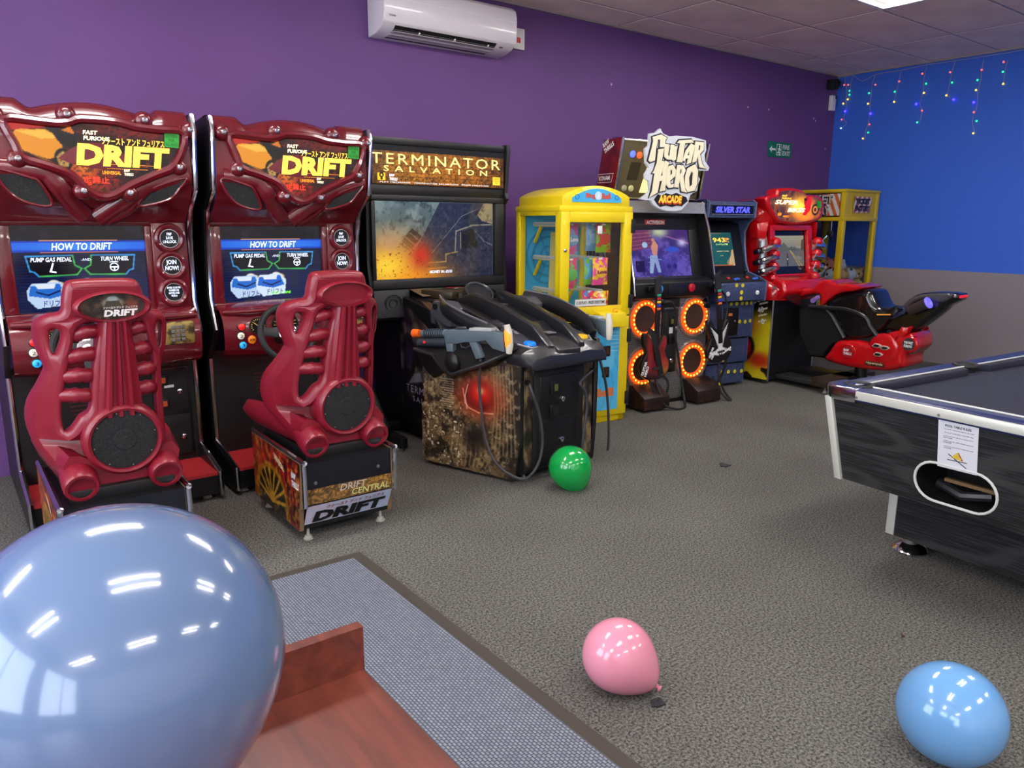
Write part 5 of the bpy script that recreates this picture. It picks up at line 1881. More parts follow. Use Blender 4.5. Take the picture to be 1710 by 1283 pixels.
MB().box((.022, .10, 1.575), (GW - .022, .13, 1.665)).build('top_grille', MESHL, ga)
# tilted head box with lights
HB, HT = .20, .115
hz0, hz1 = 1.70, 2.14
bkx = max(.42, FG.sd(996, 310, -.005)[0])
bkt = max(.34, FG.sd(1018, 228, -.02)[0])
hs = [(HB, hz0), (HT, hz1), (bkt, hz1), (bkt + .02, hz1 - .08), (bkx, hz0)]
for x, s in ((-.012, -1), (GW + .0, 1)):
    hp = MB().prism([(x - .01, y, z) for y, z in hs], (.022, 0, 0)).build('head_side', GRED if s < 0 else BLACK, ga, .003)
    MB().tube([(x + .001, HB - .005, hz0), (x + .001, HT - .005, hz1), (x + .001, HT + .12, hz1 + .004)], .011, 8).build('head_trim', CHROME, hp)
    if s < 0:
        text('lettering', 'KONAMI', hp, (x - .0125, HB + .185, 1.825), (0, -1, 0), EZv, .14, .035, T_WHITE, bold=.01)
        MB().tube([(x - .012, y, z) for y, z in ((HB + .20, 1.81), (HB + .03, 1.81), (HB + .005, 1.875), (HB + .20, 1.875))], .002, 4, True).build('logo_outline', T_WHITE, hp)
        text('lettering', 'RAW\nTHRILLS', hp, (x - .0125, HB + .12, 2.03), (0, -1, .5), (0, .45, 1), .13, .085, T_WHITE, bold=.04)
face = MB().slab([(.0, HB + .02, hz0), (GW, HB + .02, hz0), (GW, HT + .02, hz1 - .02), (0, HT + .02, hz1 - .02)], (0, .2, 0)).build('head_box', mat('olive_panel', (92, 84, 58), .45), ga)


def hf(x, z, d=0.0):
    t = (z - hz0) / (hz1 - hz0)
    return np.array([x, HB + (HT - HB) * t + .018 - d, z])


hn = np.array([0, -(hz1 - hz0), -(HB - HT)])
hn /= np.linalg.norm(hn)
MB().prism([hf(x, z, .002) for x, z in ((.30, 1.73), (.86, 1.73), (.86, 2.08), (.36, 2.08))], (0, .012, 0)).build('head_dark_panel', mat('charcoal_panel', (26, 26, 30), .4), face)
glow = mat('warm_backlight', (255, 226, 120), .5, emit=2.2)
MB().prism([hf(x, z, .006) for x, z in ((.25, 1.735), (.46, 1.735), (.52, 2.0), (.40, 2.04), (.30, 1.98))], (0, .008, 0)).build('backlight', glow, face, .003)
for x, z, m, nm in ((.12, 2.025, mat('lamp_blue', (70, 90, 255), .3, emit=2.5), 'lamp'), (.19, 2.02, mat('lamp_red', (255, 70, 30), .3, emit=2.0), 'lamp'), (.83, 2.0, MATS['lamp_red'], 'lamp'),
                    (.085, 1.765, mat('lamp_off', (176, 170, 140), .3), 'lamp'), (.155, 1.765, mat('lamp_dim', (196, 190, 130), .3, emit=.2), 'lamp')):
    MB().lathe([(.026, 0), (.026, .006), (.018, .016), (0, .02)], hf(x, z, .002), hn, 18).build(nm, m, face)
MB().prism([hf(x, z, .004) for x, z in ((.10, 1.83), (.205, 1.83), (.225, 1.965), (.12, 1.965))], (0, .006, 0)).build('lamp_window', mat('brown_window', (48, 42, 30), .3), face)
for z, x0, x1 in ((hz0 - .012, 0, GW), (hz1 - .012, 0, GW)):
    p0, p1 = hf(x0, z), hf(x1, z)
    MB().tube([p0, p1], .01, 8).build('head_bar', CHROME, face)
# logo board in front of the head
LB = -.02      # board plane ly at its foot
lb_o = np.array([.0, LB, 1.66])


def zb4(u, v):
    x, z = FG.f(990 + u * .1247, 210 + v * .1247, LB)
    return x, z


brd = [(890, 38), (925, 105), (1010, 145), (1100, 135), (1320, 150), (1500, 200), (1505, 330), (1482, 395), (1490, 480), (1545, 560), (1530, 605), (1405, 605), (1400, 680), (1422, 720), (1392, 790), (1382, 870),
       (1290, 930), (1260, 1030), (1175, 1132), (1080, 1148), (960, 1142), (860, 1110), (790, 1060), (765, 1000), (700, 1002), (612, 985), (690, 930), (752, 870), (735, 740), (692, 725), (690, 650), (742, 565), (700, 500), (690, 310), (742, 262), (750, 105), (835, 92)]
bo = [zb4(*p) for p in brd]
tilt = .02


def bmap(x, y, z):
    return np.array([x, LB - z - .0, y])


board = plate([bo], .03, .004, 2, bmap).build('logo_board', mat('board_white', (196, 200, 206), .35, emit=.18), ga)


def strokes(letters, z, grow, m, nm):
    vs = MB()
    for lp in letters:
        loops = [[zb4(*p) for p in l] for l in lp]
        cu = plate(loops, .006, 0, 1, None)
        vs.add(cu.v, cu.f)
    return vs


G_ = [[(775, 152), (885, 122), (965, 165), (942, 195), (930, 292), (872, 290), (876, 192), (842, 188), (815, 320), (800, 470), (742, 492), (718, 470), (760, 310), (782, 210)]]
G2 = [[(850, 318), (922, 308), (892, 480), (850, 560), (795, 596), (832, 500)]]
U_ = [[(935, 242), (1000, 258), (975, 395), (998, 425), (1018, 255), (1062, 262), (1040, 462), (965, 455), (928, 420)]]
I_ = [[(1066, 280), (1098, 275), (1080, 460), (1042, 478)]]
T_ = [[(1130, 200), (1290, 188), (1322, 232), (1202, 240), (1166, 497), (1095, 492), (1142, 242), (1100, 236)]]
A_ = [[(1288, 240), (1332, 270), (1282, 500), (1230, 522), (1246, 442), (1215, 442), (1196, 482), (1170, 470), (1220, 330)], [(1232, 402), (1262, 330), (1262, 396)]]
R_ = [[(1345, 215), (1455, 225), (1452, 330), (1402, 385), (1432, 520), (1482, 578), (1400, 562), (1372, 402), (1352, 482), (1305, 496)], [(1388, 265), (1412, 268), (1408, 322), (1380, 345)]]
H1 = [[(880, 470), (932, 480), (872, 700), (836, 900), (730, 960), (765, 880), (800, 640), (770, 640)]]
H2 = [[(945, 470), (992, 497), (952, 600), (938, 872), (868, 886), (902, 740), (850, 745), (862, 680), (906, 668), (905, 600)]]
E_ = [[(985, 545), (1042, 525), (1086, 600), (1070, 680), (1004, 740), (1010, 790), (1056, 780), (1042, 830), (990, 838), (950, 790), (955, 612)], [(1008, 600), (1032, 590), (1036, 640), (1006, 680)]]
R2 = [[(1105, 530), (1182, 535), (1212, 600), (1182, 680), (1202, 850), (1232, 902), (1160, 882), (1132, 720), (1112, 832), (1060, 826)], [(1140, 585), (1160, 590), (1158, 630), (1132, 660)]]
O_ = [[(1290, 545), (1342, 520), (1377, 600), (1366, 780), (1330, 872), (1242, 892), (1205, 830), (1210, 680), (1240, 575)], [(1290, 610), (1314, 640), (1302, 790), (1264, 830), (1256, 700)]]
letters = [G_, G2, U_, I_, T_, A_, R_, H1, H2, E_, R2, O_]


def grow(lp, d):
    """offset a pixel outline outwards from its centre line by d pixels"""
    P = np.array(lp, float)
    n = len(P)
    ar = sum(P[i][0] * P[(i + 1) % n][1] - P[(i + 1) % n][0] * P[i][1] for i in range(n))
    sg_ = 1 if ar > 0 else -1
    out = []
    for i in range(n):
        a, b, c = P[i - 1], P[i], P[(i + 1) % n]
        n1 = np.array([(b - a)[1], -(b - a)[0]]) / (np.linalg.norm(b - a) + 1e-9)
        n2 = np.array([(c - b)[1], -(c - b)[0]]) / (np.linalg.norm(c - b) + 1e-9)
        m = n1 + n2
        m = m / max(np.linalg.norm(m), .5)
        out.append(tuple(b + sg_ * m * d))
    return out


dk = MB()
for lp in letters:
    c = plate([[zb4(*p) for p in grow(lp[0], 20)]], .004, 0, 1, lambda x, y, z: np.array([x, LB - .017 - z, y]))
    dk.add(c.v, c.f)
dk.build('letter_outline', mat('ink_navy', (26, 26, 36), .5), board)  # dark navy outline of the logo lettering, behind the cream letters
for lp, nm in zip(letters, 'GGUITARHHERO'):
    c = plate([[zb4(*p) for p in l] for l in lp], .012, .003, 1, lambda x, y, z: np.array([x, LB - .024 - z, y]))
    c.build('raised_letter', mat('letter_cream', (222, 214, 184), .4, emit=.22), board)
blob = [(800, 990), (850, 920), (900, 940), (960, 905), (1030, 925), (1100, 900), (1160, 930), (1230, 960), (1250, 1010), (1200, 1050), (1170, 1080), (1100, 1070), (1040, 1090), (960, 1070), (880, 1090), (840, 1050)]
plate([[zb4(*p) for p in blob]], .004, 0, 1, lambda x, y, z: np.array([x, LB - .017 - z, y])).build('splatter', T_BLACK, board)
a0, a1 = zb4(850, 1040), zb4(1170, 945)
text('lettering', 'ARCADE', board, (a0[0] + .004, LB - .02, a0[1] - .008), EXv, EZv, a1[0] - a0[0], a1[1] - a0[1], mat('ink_rust', (190, 60, 20), .5, emit=.2), bold=.06, shear=.15)
text('lettering', 'ARCADE', board, (a0[0], LB - .0215, a0[1] + .004), EXv, EZv, a1[0] - a0[0], a1[1] - a0[1], mat('ink_amber', (250, 190, 60), .5, emit=.35), bold=.05, shear=.15)
for x in (.36, .62):
    MB().cyl((x, LB + .01, 1.95), (x, HT + .06, 1.95), .007, n=8).build('board_stay', STEEL, board)
# ringed speakers
ORG = mat('orange_glow_ring', (255, 86, 10), .4, emit=.75)
BULB = mat('orange_led', (255, 190, 70), .4, emit=3.0)
led_me = MB().sphere((0, 0, 0), .0085, 8, 5).mesh('led')
led_me.materials.append(BULB)
CLEAR = mat('clear_ring', (150, 120, 112), .25, alpha=.55, coat=.5)
for x, z in ((.178, .735), (.178, .335), (.722, .725), (.722, .345)):
    r = MB().torus((x, -.006, z), (0, 1, 0), .128, .022, 36, 8).build('speaker_ring', ORG, ga)
    MB().torus((x, -.004, z), (0, 1, 0), .166, .017, 36, 6).build('ring_flange', CLEAR, r)
    MB().lathe([(.115, 0), (.112, .008), (.06, .004), (0, .006)], (x, -.002, z), (0, -1, 0), 30).build('speaker_cone', mat('brown_cone', (52, 34, 30), .6), r)
    for k in range(22):
        an = 2 * PI * k / 22
        inst('led', led_me, r, (x + .128 * math.cos(an), -.027, z + .128 * math.sin(an)))
    for k in range(6):
        an = 2 * PI * k / 6 + .4
        inst('screw', scr_me, r, (x + .175 * math.cos(an), -.012, z + .175 * math.sin(an)))
cd = MB().box((.365, -.014, .27), (.535, .004, .80)).build('coin_door', BLACK, ga, .012)
MB().box((.38, -.02, .30), (.52, -.01, .52)).build('door_leaf', BLACKM, cd, .01)
MB().box((.38, -.02, .545), (.52, -.01, .78)).build('door_leaf', BLACKM, cd, .01)
for z, m in ((.70, mat('slot_olive', (110, 100, 40), .4, emit=.1)), (.55, BLACK)):
    b = MB().box((.43, -.032, z - .04), (.49, -.018, z + .04)).build('coin_slot', BLACK, cd, .004)
    MB().box((.445, -.035, z - .02), (.472, -.03, z + .02)).build('slot_window', m, b)
MB().box((.435, -.0225, .60), (.475, -.019, .65)).build('price_label', WHITE, cd)
for x, z in ((.505, .64), (.47, .37)):
    MB().lathe([(.018, 0), (.018, .01), (.009, .016), (0, .016)], (x, -.018, z), (0, -1, 0), 16).build('lock', CHROME, cd)
MB().box((.38, -.01, .815), (.55, .004, .885)).build('card_plate', BLACKM, ga, .004)
for x in (.29, .80):
    MB().prism([(x, -.002, .88), (x + .06, -.002, .88), (x + .06, -.05, .84), (x, -.05, .84)], (0, 0, -.05)).build('cable_gland', BLACK, ga, .004)
# pedal boxes
for x in (.045, .625):
    pb = MB().prism([(x, y, z) for y, z in ((.0, .02), (.0, .20), (-.05, .20), (-.20, .12), (-.20, .02))], (.27, 0, 0)).build('foot_box', mat('bronze_black2', (34, 24, 22), .4, .2, noise=(12, 3, (76, 44, 34), .5, .75)), ga, .006)
MB().box((.05, .1, .0), (GW - .05, GD - .05, .03)).build('base', BLACKM, ga)


# ---- two guitars hung on the front
def guitar(name, label, nx, nz, bx, bz, art, lean=0.0):
    """neck head at (nx, nz), body centre at (bx, bz) in the machine's frame"""
    y0 = -.115
    fr2 = FG.w(bx, y0, bz - .22)
    th = thing(name, fr2, label, 'toy guitar', FG.a, group='guitars on the rhythm game')
    INV[th.name] = Matrix.Identity(4)
    ang_ = math.atan2(nx - bx, nz - bz)
    ca, sa = math.cos(ang_), math.sin(ang_)

    def M_(x, y, z):
        """x across, y along the neck (body centre = 0), z towards the player"""
        return np.array([x * ca + y * sa, -z - .0, .22 - x * sa + y * ca])
    ol = [(0, -.185), (.08, -.18), (.135, -.13), (.145, -.06), (.115, .0), (.10, .04), (.115, .10), (.11, .165), (.075, .155), (.045, .10), (.02, .09), (-.02, .09), (-.045, .12), (-.085, .19), (-.125, .19), (-.125, .11), (-.10, .04), (-.115, .0), (-.145, -.06), (-.135, -.13), (-.08, -.18)]
    bd = plate([smooth_loop(ol, 4)], .045, .01, 3, M_).build('body', BLACK, th)
    Lx = np.hypot(nx - bx, nz - bz)
    art(bd, M_)
    nk = MB().hexa([M_(x, y, z) for z in (.012, .036) for x, y in ((-.022, -.02), (.022, -.02), (.019, Lx - .08), (-.019, Lx - .08))]).build('neck', mat('guitar_neck', (22, 20, 24), .35), th, .004)
    for k, c in enumerate(((214, 110, 40), (50, 60, 190), (230, 190, 40), (200, 40, 40), (40, 160, 130))):
        yy = Lx - .20 + k * .027
        MB().hexa([M_(x, y, z) for z in (.034, .043) for x, y in ((-.018, yy), (.018, yy), (.018, yy + .018), (-.018, yy + .018))]).build('fret_button', mat('fret_%d' % k, c, .35), nk, .002)
    hd = plate([[(-.02, Lx - .09), (.02, Lx - .09), (.034, Lx - .05), (.026, Lx + .01), (.042, Lx + .05), (.035, Lx + .075), (-.012, Lx + .06), (-.036, Lx + .045), (-.026, Lx), (-.034, Lx - .05)]], .02, .003, 1, lambda x, y, z: M_(x, y, z + .02)).build('headstock', mat('headstock_black', (34, 34, 38), .5), th)
    MB().hexa([M_(x, y, z) for z in (.02, .04) for x, y in ((-.035, -.10), (.035, -.10), (.035, -.085), (-.035, -.085))]).build('bridge', mat('bridge_grey', (70, 70, 74), .3, .5), bd)
    return th, M_


def art_red(bd, M_):
    A = Art(40, 50, (150, 40, 36), .8)
    A.noise(5, (96, 20, 30), .8, 101, 3, .4, .65)
    A.glow(.85, .1, .15, .2, (200, 150, 50), .8)
    A.mix(np.clip((.25 - A.U) * 5, 0, 1), (20, 16, 18))
    A.mix(np.clip((.2 - A.V) * 6, 0, 1) * .9, (18, 14, 16))
    ol = [(0, -.175), (.075, -.17), (.127, -.125), (.137, -.06), (.107, .0), (.092, .04), (.107, .10), (.10, .155), (.075, .148), (.045, .092), (.02, .082), (-.02, .082), (-.045, .112), (-.085, .182), (-.117, .182), (-.117, .11), (-.092, .04), (-.107, .0), (-.137, -.06), (-.127, -.125), (-.075, -.17)]
    A.put('body_artwork', bd, M_(-.145, -.185, .024), M_(.145, -.185, .024), M_(-.145, .19, .024), None, PRINT, mask=[((x + .145) / .29, (y + .185) / .375) for x, y in smooth_loop(ol, 3)])
    d = M_(1, 0, 0) - M_(0, 0, 0)
    u = M_(0, 1, 0) - M_(0, 0, 0)
    text('lettering', 'GUITAR\nHERO', bd, M_(-.10, -.155, .0245), d * .35 + u * .9, u * .35 - d * .9, .12, .06, T_WHITE, bold=.05)


def art_wings(bd, M_):
    W_ = MB()
    for s in (-1, 1):
        for k in range(7):
            y = .14 - .03 * k
            x = .105 - .012 * k
            W_.add([M_(s * .018, .05 - .02 * k, .0245), M_(s * x, y, .0245), M_(s * (x - .012), y - .022, .0245), M_(s * .016, .03 - .02 * k, .0245)], [(0, 1, 2, 3)])
        for k in range(6):
            x = .03 + .018 * k
            W_.add([M_(s * .012, -.05, .0245), M_(s * x, -.085 - .006 * k, .0245), M_(s * (x + .008), -.12 + .004 * k, .0245), M_(s * (x - .012), -.10, .0245)], [(0, 1, 2, 3)])
            W_.lathe([(.010, 0), (.010, .001), (0, .001)], M_(s * (x - .002), -.115 + .006 * k, .024), M_(0, 0, 1) - M_(0, 0, 0), 10)
    W_.add([M_(-.014, .07, .0245), M_(.014, .07, .0245), M_(.02, -.02, .0245), M_(.008, -.12, .0245), M_(-.008, -.12, .0245), M_(-.02, -.02, .0245)], [(0, 1, 2, 3, 4, 5)])
    W_.build('wing_artwork', T_WHITE, bd)
    d = M_(1, 0, 0) - M_(0, 0, 0)
    u = M_(0, 1, 0) - M_(0, 0, 0)
    text('lettering', 'GUITAR\nHERO', bd, M_(-.10, -.145, .0255), d * .5 + u * .8, u * .5 - d * .8, .10, .055, T_WHITE, bold=.05)


g1, M1_ = guitar('toy_guitar', 'red sunburst toy guitar with a black strap across it', .19, 1.02, .20, .44, art_red)
g2, M2_ = guitar('toy_guitar', 'black toy guitar printed with white feathered wings', .84, 1.03, .91, .52, art_wings)
STRAP = mat('strap_black', (18, 18, 19), .7)


def wloc(th, p):
    """machine-frame point to the guitar's own frame"""
    w = FG.w(*p)
    return np.array((Matrix.Translation(th.location) @ Matrix.Rotation(FG.a, 4, 'Z')).inverted() @ Vector(w))


def strap(th, pts, w=.022):
    P = smooth_path([wloc(th, p) for p in pts], 5)
    vs, fs = [], []
    for i, p in enumerate(P):
        d = P[min(i + 1, len(P) - 1)] - P[max(i - 1, 0)]
        d /= np.linalg.norm(d)
        sx_ = np.cross(d, [0, -1, 0])
        sx_ /= np.linalg.norm(sx_) + 1e-9
        vs += [p - sx_ * w + [0, -.001, 0], p + sx_ * w + [0, -.001, 0], p + sx_ * w + [0, .002, 0], p - sx_ * w + [0, .002, 0]]
        if i:
            a, b = 4 * (i - 1), 4 * i
            fs += [(a, a + 1, b + 1, b), (a + 1, a + 2, b + 2, b + 1), (a + 2, a + 3, b + 3, b + 2), (a + 3, a, b, b + 3)]
    return MB().add(vs, fs).build('strap', STRAP, th)


strap(g1, [(.10, -.145, .66), (.15, -.155, .62), (.19, -.155, .50), (.23, -.15, .38), (.26, -.145, .29)], .026)
strap(g1, [(.14, -.13, .27), (.19, -.15, .16), (.25, -.16, .08), (.32, -.15, .12), (.34, -.14, .22), (.27, -.13, .29)], .012)
strap(g2, [(1.0, -.12, .34), (1.03, -.12, .42), (1.02, -.10, .26), (.94, -.10, .14), (.80, -.11, .17)], .014)
gc = [M1_(.02, -.18, .0)] + [wloc(g1, p) for p in ((.23, -.17, .15), (.26, -.20, .05), (.36, -.24, .012), (.46, -.22, .010), (.53, -.15, .03), (.545, -.10, .15), (.52, -.06, .4), (.47, -.05, .62), (.46, -.06, .78), (.40, -.07, .86), (.33, -.05, .865))]
MB().tube(smooth_path(gc, 5), .010, 8).build('cable', RUBBER, g1)
gc = [M2_(.0, -.18, .0)] + [wloc(g2, p) for p in ((.92, -.14, .22), (.96, -.18, .08), (1.0, -.22, .012), (.98, -.21, .011), (.93, -.16, .08), (.91, -.08, .2))]
MB().tube(smooth_path(gc, 5), .009, 8).build('cable', RUBBER, g2)
gc = [M2_(.02, .45, .01)] + [wloc(g2, p) for p in ((.98, -.09, .90), (1.01, -.10, .80), (.98, -.12, .70), (.95, -.12, .66))]
MB().tube(smooth_path(gc, 5), .007, 8).build('neck_cord', RUBBER, g2)
MB().box((.13, -.10, .97), (.25, -.055, 1.0)).build('guitar_hook', BLACK, ga, .004)
MB().box((.80, -.10, .97), (.885, -.055, 1.0)).build('guitar_hook', BLACK, ga, .004)

# ================================================================ UPRIGHT CABINET
FS = Fr((-3.075, -.883), -9)
up_ = lthing('upright_arcade_machine', FS, 'narrow upright arcade machine in speckled denim blue with yellow dots', 'arcade machine')
STAR = mat('speckled_blue_laminate', (54, 66, 100), .35, noise=(160, 1, (150, 160, 190), .66, .74))
ux0, ux1 = -.24, .34
UD = .68
uprof = [(.0, .02), (.0, .22), (-.03, .23), (-.03, .46), (-.07, .47), (-.07, .80), (-.20, .82), (-.205, .99), (-.13, 1.02), (.02, 1.06), (.06, 1.15), (.09, 1.30), (.10, 1.42), (.06, 1.50), (-.01, 1.55), (-.02, 1.68), (.02, 1.70), (UD, 1.68), (UD, .02)]
MB().prism([(ux0, y, z) for y, z in uprof], (.02, 0, 0)).build('side_panel', STAR, up_)
MB().prism([(ux1 - .02, y, z) for y, z in uprof], (.02, 0, 0)).build('side_panel', STAR, up_)
for x in (ux0 + .01, ux1 - .01):
    MB().tube([(x, y - .002, z) for y, z in uprof[5:17]], .0085, 6).build('edge_trim', mat('blue_grey_trim', (92, 108, 140), .3, .3), up_)
MB().box((ux0 + .02, .02, .02), (ux1 - .02, UD, .90)).build('body', BLACKM, up_)
for (y, z0, z1), nm in zip(((.004, .03, .215), (-.025, .235, .455), (-.065, .475, .80)), ('kick_panel', 'lower_panel', 'middle_panel')):
    MB().box((ux0 + .02, y, z0), (ux1 - .02, .03, z1)).build(nm, STAR, up_, .004)
cp = MB().prism([(ux0 - .004, y, z) for y, z in ((-.06, .815), (-.205, .825), (-.21, .975), (-.19, .985), (.0, 1.03), (.0, .82))], (ux1 - ux0 + .008, 0, 0)).build('control_box', STAR, up_, .005)
MB().slab([(ux0 + .02, -.185, .9885), (ux1 - .02, -.185, .9885), (ux1 - .02, .03, 1.038), (ux0 + .02, .03, 1.038)], (0, 0, .006)).build('control_panel', BLACKM, up_)
for x in (ux0 + .13, ux1 - .14):
    p = np.array([x, -.06, 1.02])
    j = MB().cyl(p, p + [0, -.01, .05], .006, n=8).sphere(p + [0, -.012, .06], .018, 12, 8).build('joystick', BLACK, up_)
btn_me = MB().lathe([(.017, 0), (.017, .008), (.012, .014), (0, .015)], (0, 0, 0), (0, -.2, 1), 14).mesh('button')
for k, (x, y, c) in enumerate(((.20, -.11, 'r'), (.24, -.155, 'b'), (.285, -.14, 'b'), (.43, -.11, 'r'), (.465, -.155, 'b'), (.51, -.14, 'b'))):
    b = MB().lathe([(.017, 0), (.017, .008), (.012, .014), (0, .015)], (ux0 + x, y, 1.0 + (y + .185) * .23), (0, -.2, 1), 14).build('button', mat('btn_red', (190, 40, 56), .35) if c == 'r' else mat('btn_blue', (50, 90, 200), .35), up_)
for u, v in ((292, 1098), (605, 1083)):
    x, z = FS.f(1170 + u * .1559, 320 + v * .1559, -.208)
    MB().lathe([(.020, 0), (.020, .006), (.012, .009), (.008, .004), (0, .004)], (x, -.208, z), (0, -1, 0), 16).build('start_button', WHITE, up_)
dot_me = MB().lathe([(.018, 0), (.018, .0015), (0, .0015)], (0, 0, 0), (0, -1, 0), 14).mesh('yellow_dot')
dot_me.materials.append(mat('dot_yellow', (206, 196, 40), .4))
for u, v in ((385, 1005), (450, 1005), (438, 1080), (432, 1145)):
    x, z = FS.f(1170 + u * .1559, 320 + v * .1559, -.21)
    inst('yellow_dot', dot_me, up_, (x, -.2105, z))
for ly, pts in ((-.067, ((365, 200), (430, 195), (495, 190), (550, 188), (605, 185), (465, 408), (530, 410), (590, 398), (260, 628), (322, 622))), (-.027, ((280, 732), (265, 865), (255, 1008), (330, 1005), (405, 1000), (485, 995))), (.002, ((230, 1145),))):
    for u, v in pts:
        x, z = FS.f(1170 + u * .1403, 480 + v * .1403, ly)
        inst('yellow_dot', dot_me, up_, (min(x, ux1 - .03), ly, z))
(dx0, dz0), (dx1, dz1) = FS.f(1206, 562, -.07), FS.f(1234, 514, -.07)
cd = MB().box((dx0, -.074, dz0), (dx1, -.064, dz1)).build('coin_door', BLACK, up_, .014)
dw, dh = dx1 - dx0, dz1 - dz0
for k, m in ((.72, mat('slot_orange', (190, 110, 50), .4, emit=.2)), (.35, BLACKM)):
    MB().box((dx0 + dw * .3, -.08, dz0 + dh * k), (dx0 + dw * .55, -.072, dz0 + dh * (k + .1))).build('coin_slot', m, cd, .003)
MB().lathe([(.012, 0), (.012, .008), (0, .012)], (dx0 + dw * .75, -.074, dz0 + dh * .52), (0, -1, 0), 12).build('lock', CHROME, cd)
# monitor
MB().prism([(ux0 + .02, y, z) for y, z in ((.035, 1.04), (.18, 1.50), (.30, 1.52), (.30, 1.04))], (ux1 - ux0 - .04, 0, 0)).build('monitor_bezel', mat('monitor_black', (15, 15, 20), .3), up_)
m0, mt_ = np.array([0, .058, 1.12]), np.array([0, .150, 1.415])
yb, zb_ = -.004, .002
mb0, mb1 = m0 + [ux0 + .15, yb, 0], m0 + [ux1 - .14, yb, 0]
mt0, mt1 = mt_ + [ux0 + .15, yb, 0], mt_ + [ux1 - .14, yb, 0]
A = Art(60, 70, (30, 84, 86), .9)
A.noise(4, (36, 100, 98), .6, 111, 2)
A.poly([(.72, .0), (.78, .2), (.86, .3), (.92, .46), (1, .5), (1, 0)], (196, 164, 120))
A.poly([(.72, .0), (.66, .1), (.74, .2)], (170, 130, 90))
A.rect(.1, .0, .9, .035, (190, 90, 40), .8)
A.rect(.04, .965, .6, .985, (200, 120, 70), .7)
for k in range(3):
    A.line([(.2 + .1 * k, .12 + .12 * k), (.3 + .15 * k, .22 + .08 * k)], .012, (50, 120, 120), .7)
A.put('screen', up_, mb0, mb1, mt0, mt1, SCREEN)
eu = (mt0 - mb0) / np.linalg.norm(mt0 - mb0)
for s, u, v, w, h, m in (('1943', .08, .70, .62, .14, L_YEL), ('改', .7, .70, .2, .14, L_ORA), ('ミッドウェイ海戦', .3, .61, .5, .06, mat('lit_lime', (190, 230, 150), emit=.8)), ('INSERT COIN', .3, .42, .5, .03, mat('lit_sand', (214, 190, 140), emit=.7)), ('1UP', .42, .29, .12, .02, MATS['lit_sand'])):
    text('screen_lettering', s, up_, mb0 + EXv * .29 * u + eu * .31 * v + np.array([0, -.003, 0]), EXv, eu, .29 * w, .31 * h, m, bold=.02)
# lit sign
MB().box((ux0 - .006, -.015, 1.545), (ux1 + .006, .04, 1.685)).build('sign_box', STAR, up_, .004)
sb_ = MB().box((ux0 + .035, -.021, 1.57), (ux1 - .035, -.013, 1.66)).build('sign_panel', mat('sign_black', (12, 12, 22), .25), up_)
MB().tube([(ux0 + .04, -.022, 1.574), (ux1 - .04, -.022, 1.574), (ux1 - .04, -.022, 1.656), (ux0 + .04, -.022, 1.656)], .0018, 4, True).build('sign_border', mat('ink_steel', (140, 150, 170), .4), sb_)
LT(sb_, 'SILVER STAR', ux0 + .085, 1.588, ux1 - .085, 1.642, mat('lit_violet', (80, 84, 250), emit=1.0), -.0225, bold=.05, shear=.2)
MB().box((ux0 + .02, .04, 1.53), (ux1 - .02, UD, 1.67)).build('top_box', BLACKM, up_)
MB().box((ux0 + .05, .05, .0), (ux1 - .05, UD - .05, .03)).build('base', BLACKM, up_)

# ================================================================ MOTORBIKE GAME
FB = Fr((-2.545, -1.06), -3)
OFX = 2.545
bk_ = lthing('motorbike_arcade_machine', FB, 'bright red motorbike racing arcade machine with a ride-on bike in front of its screen', 'arcade machine')
HOT = mat('hot_red_gelcoat', (182, 8, 18), 0.22, coat=0.8)
BLKG = mat('black_gelcoat', (13, 13, 15), 0.22, coat=0.5)
BW = .70
# lower cabinet
MB().box((.02, .02, .03), (BW - .02, .72, .86)).build('lower_body', BLACKM, bk_)
bprof = [(.0, .03), (.0, .86), (.12, .93), (.70, .93), (.70, .03)]
for x in (0, BW - .02):
    s_ = MB().prism([(x, y, z) for y, z in bprof], (.02, 0, 0)).build('side_panel', BLACK, bk_)
    MB().tube([(x + .01, -.003, .03), (x + .01, -.003, .86)], .009, 8).build('edge_trim', STEEL, s_)
    if x == 0:
        A = Art(60, 90, (196, 176, 20), .75)
        A.noise(5, (210, 196, 40), .5, 121, 2)
        A.mix(np.clip((A.V - .66) * 5, 0, 1), (20, 16, 16))
        A.glow(.5, .62, .3, .14, (210, 90, 20), .8, 3)
        A.ell(.32, .36, .46, .26, (16, 12, 12), 1, .06)
        A.ell(.3, .36, .42, .23, (176, 20, 24), 1, .06)
        A.ell(.26, .42, .3, .1, (18, 12, 12), 1, .2, -.4)
        A.ell(.42, .40, .2, .1, (120, 10, 16), 1, .3, .5)
        A.glow(.85, .22, .2, .1, (170, 26, 20), .9, 3)
        A.rect(.0, .16, .5, .2, (24, 18, 18))
        for k in range(6):
            A.line([(.05 + .07 * k, .165), (.10 + .07 * k, .195)], .012, (196, 170, 120))
        A.mix((A.V < .14) * (vnoise(A.U, A.V, 7, 123, 2) > .42) * .95, (20, 14, 14))
        A.line([(.55, .62), (.55, .78)], .02, (14, 12, 12))
        for k in range(4):
            A.line([(.80, .68 + .07 * k), (.92, .71 + .07 * k)], .012, (220, 210, 180))
        A.put('side_artwork', s_, (-.001, .70, .04), (-.001, .0, .04), (-.001, .70, .84), (-.001, 0, .84), PRINT)
        for s, yy, z in (('130', .23, .74), ('40', .15, .66), ('0', .10, .56)):
            text('lettering', s, s_, (-.0015, yy, z), (0, -1, .35), (0, .3, 1), .035 * len(s), .055, T_WHITE, bold=.02)
MB().box((.02, .0, .10), (BW - .02, .022, .86)).build('front_panel', BLACK, bk_)
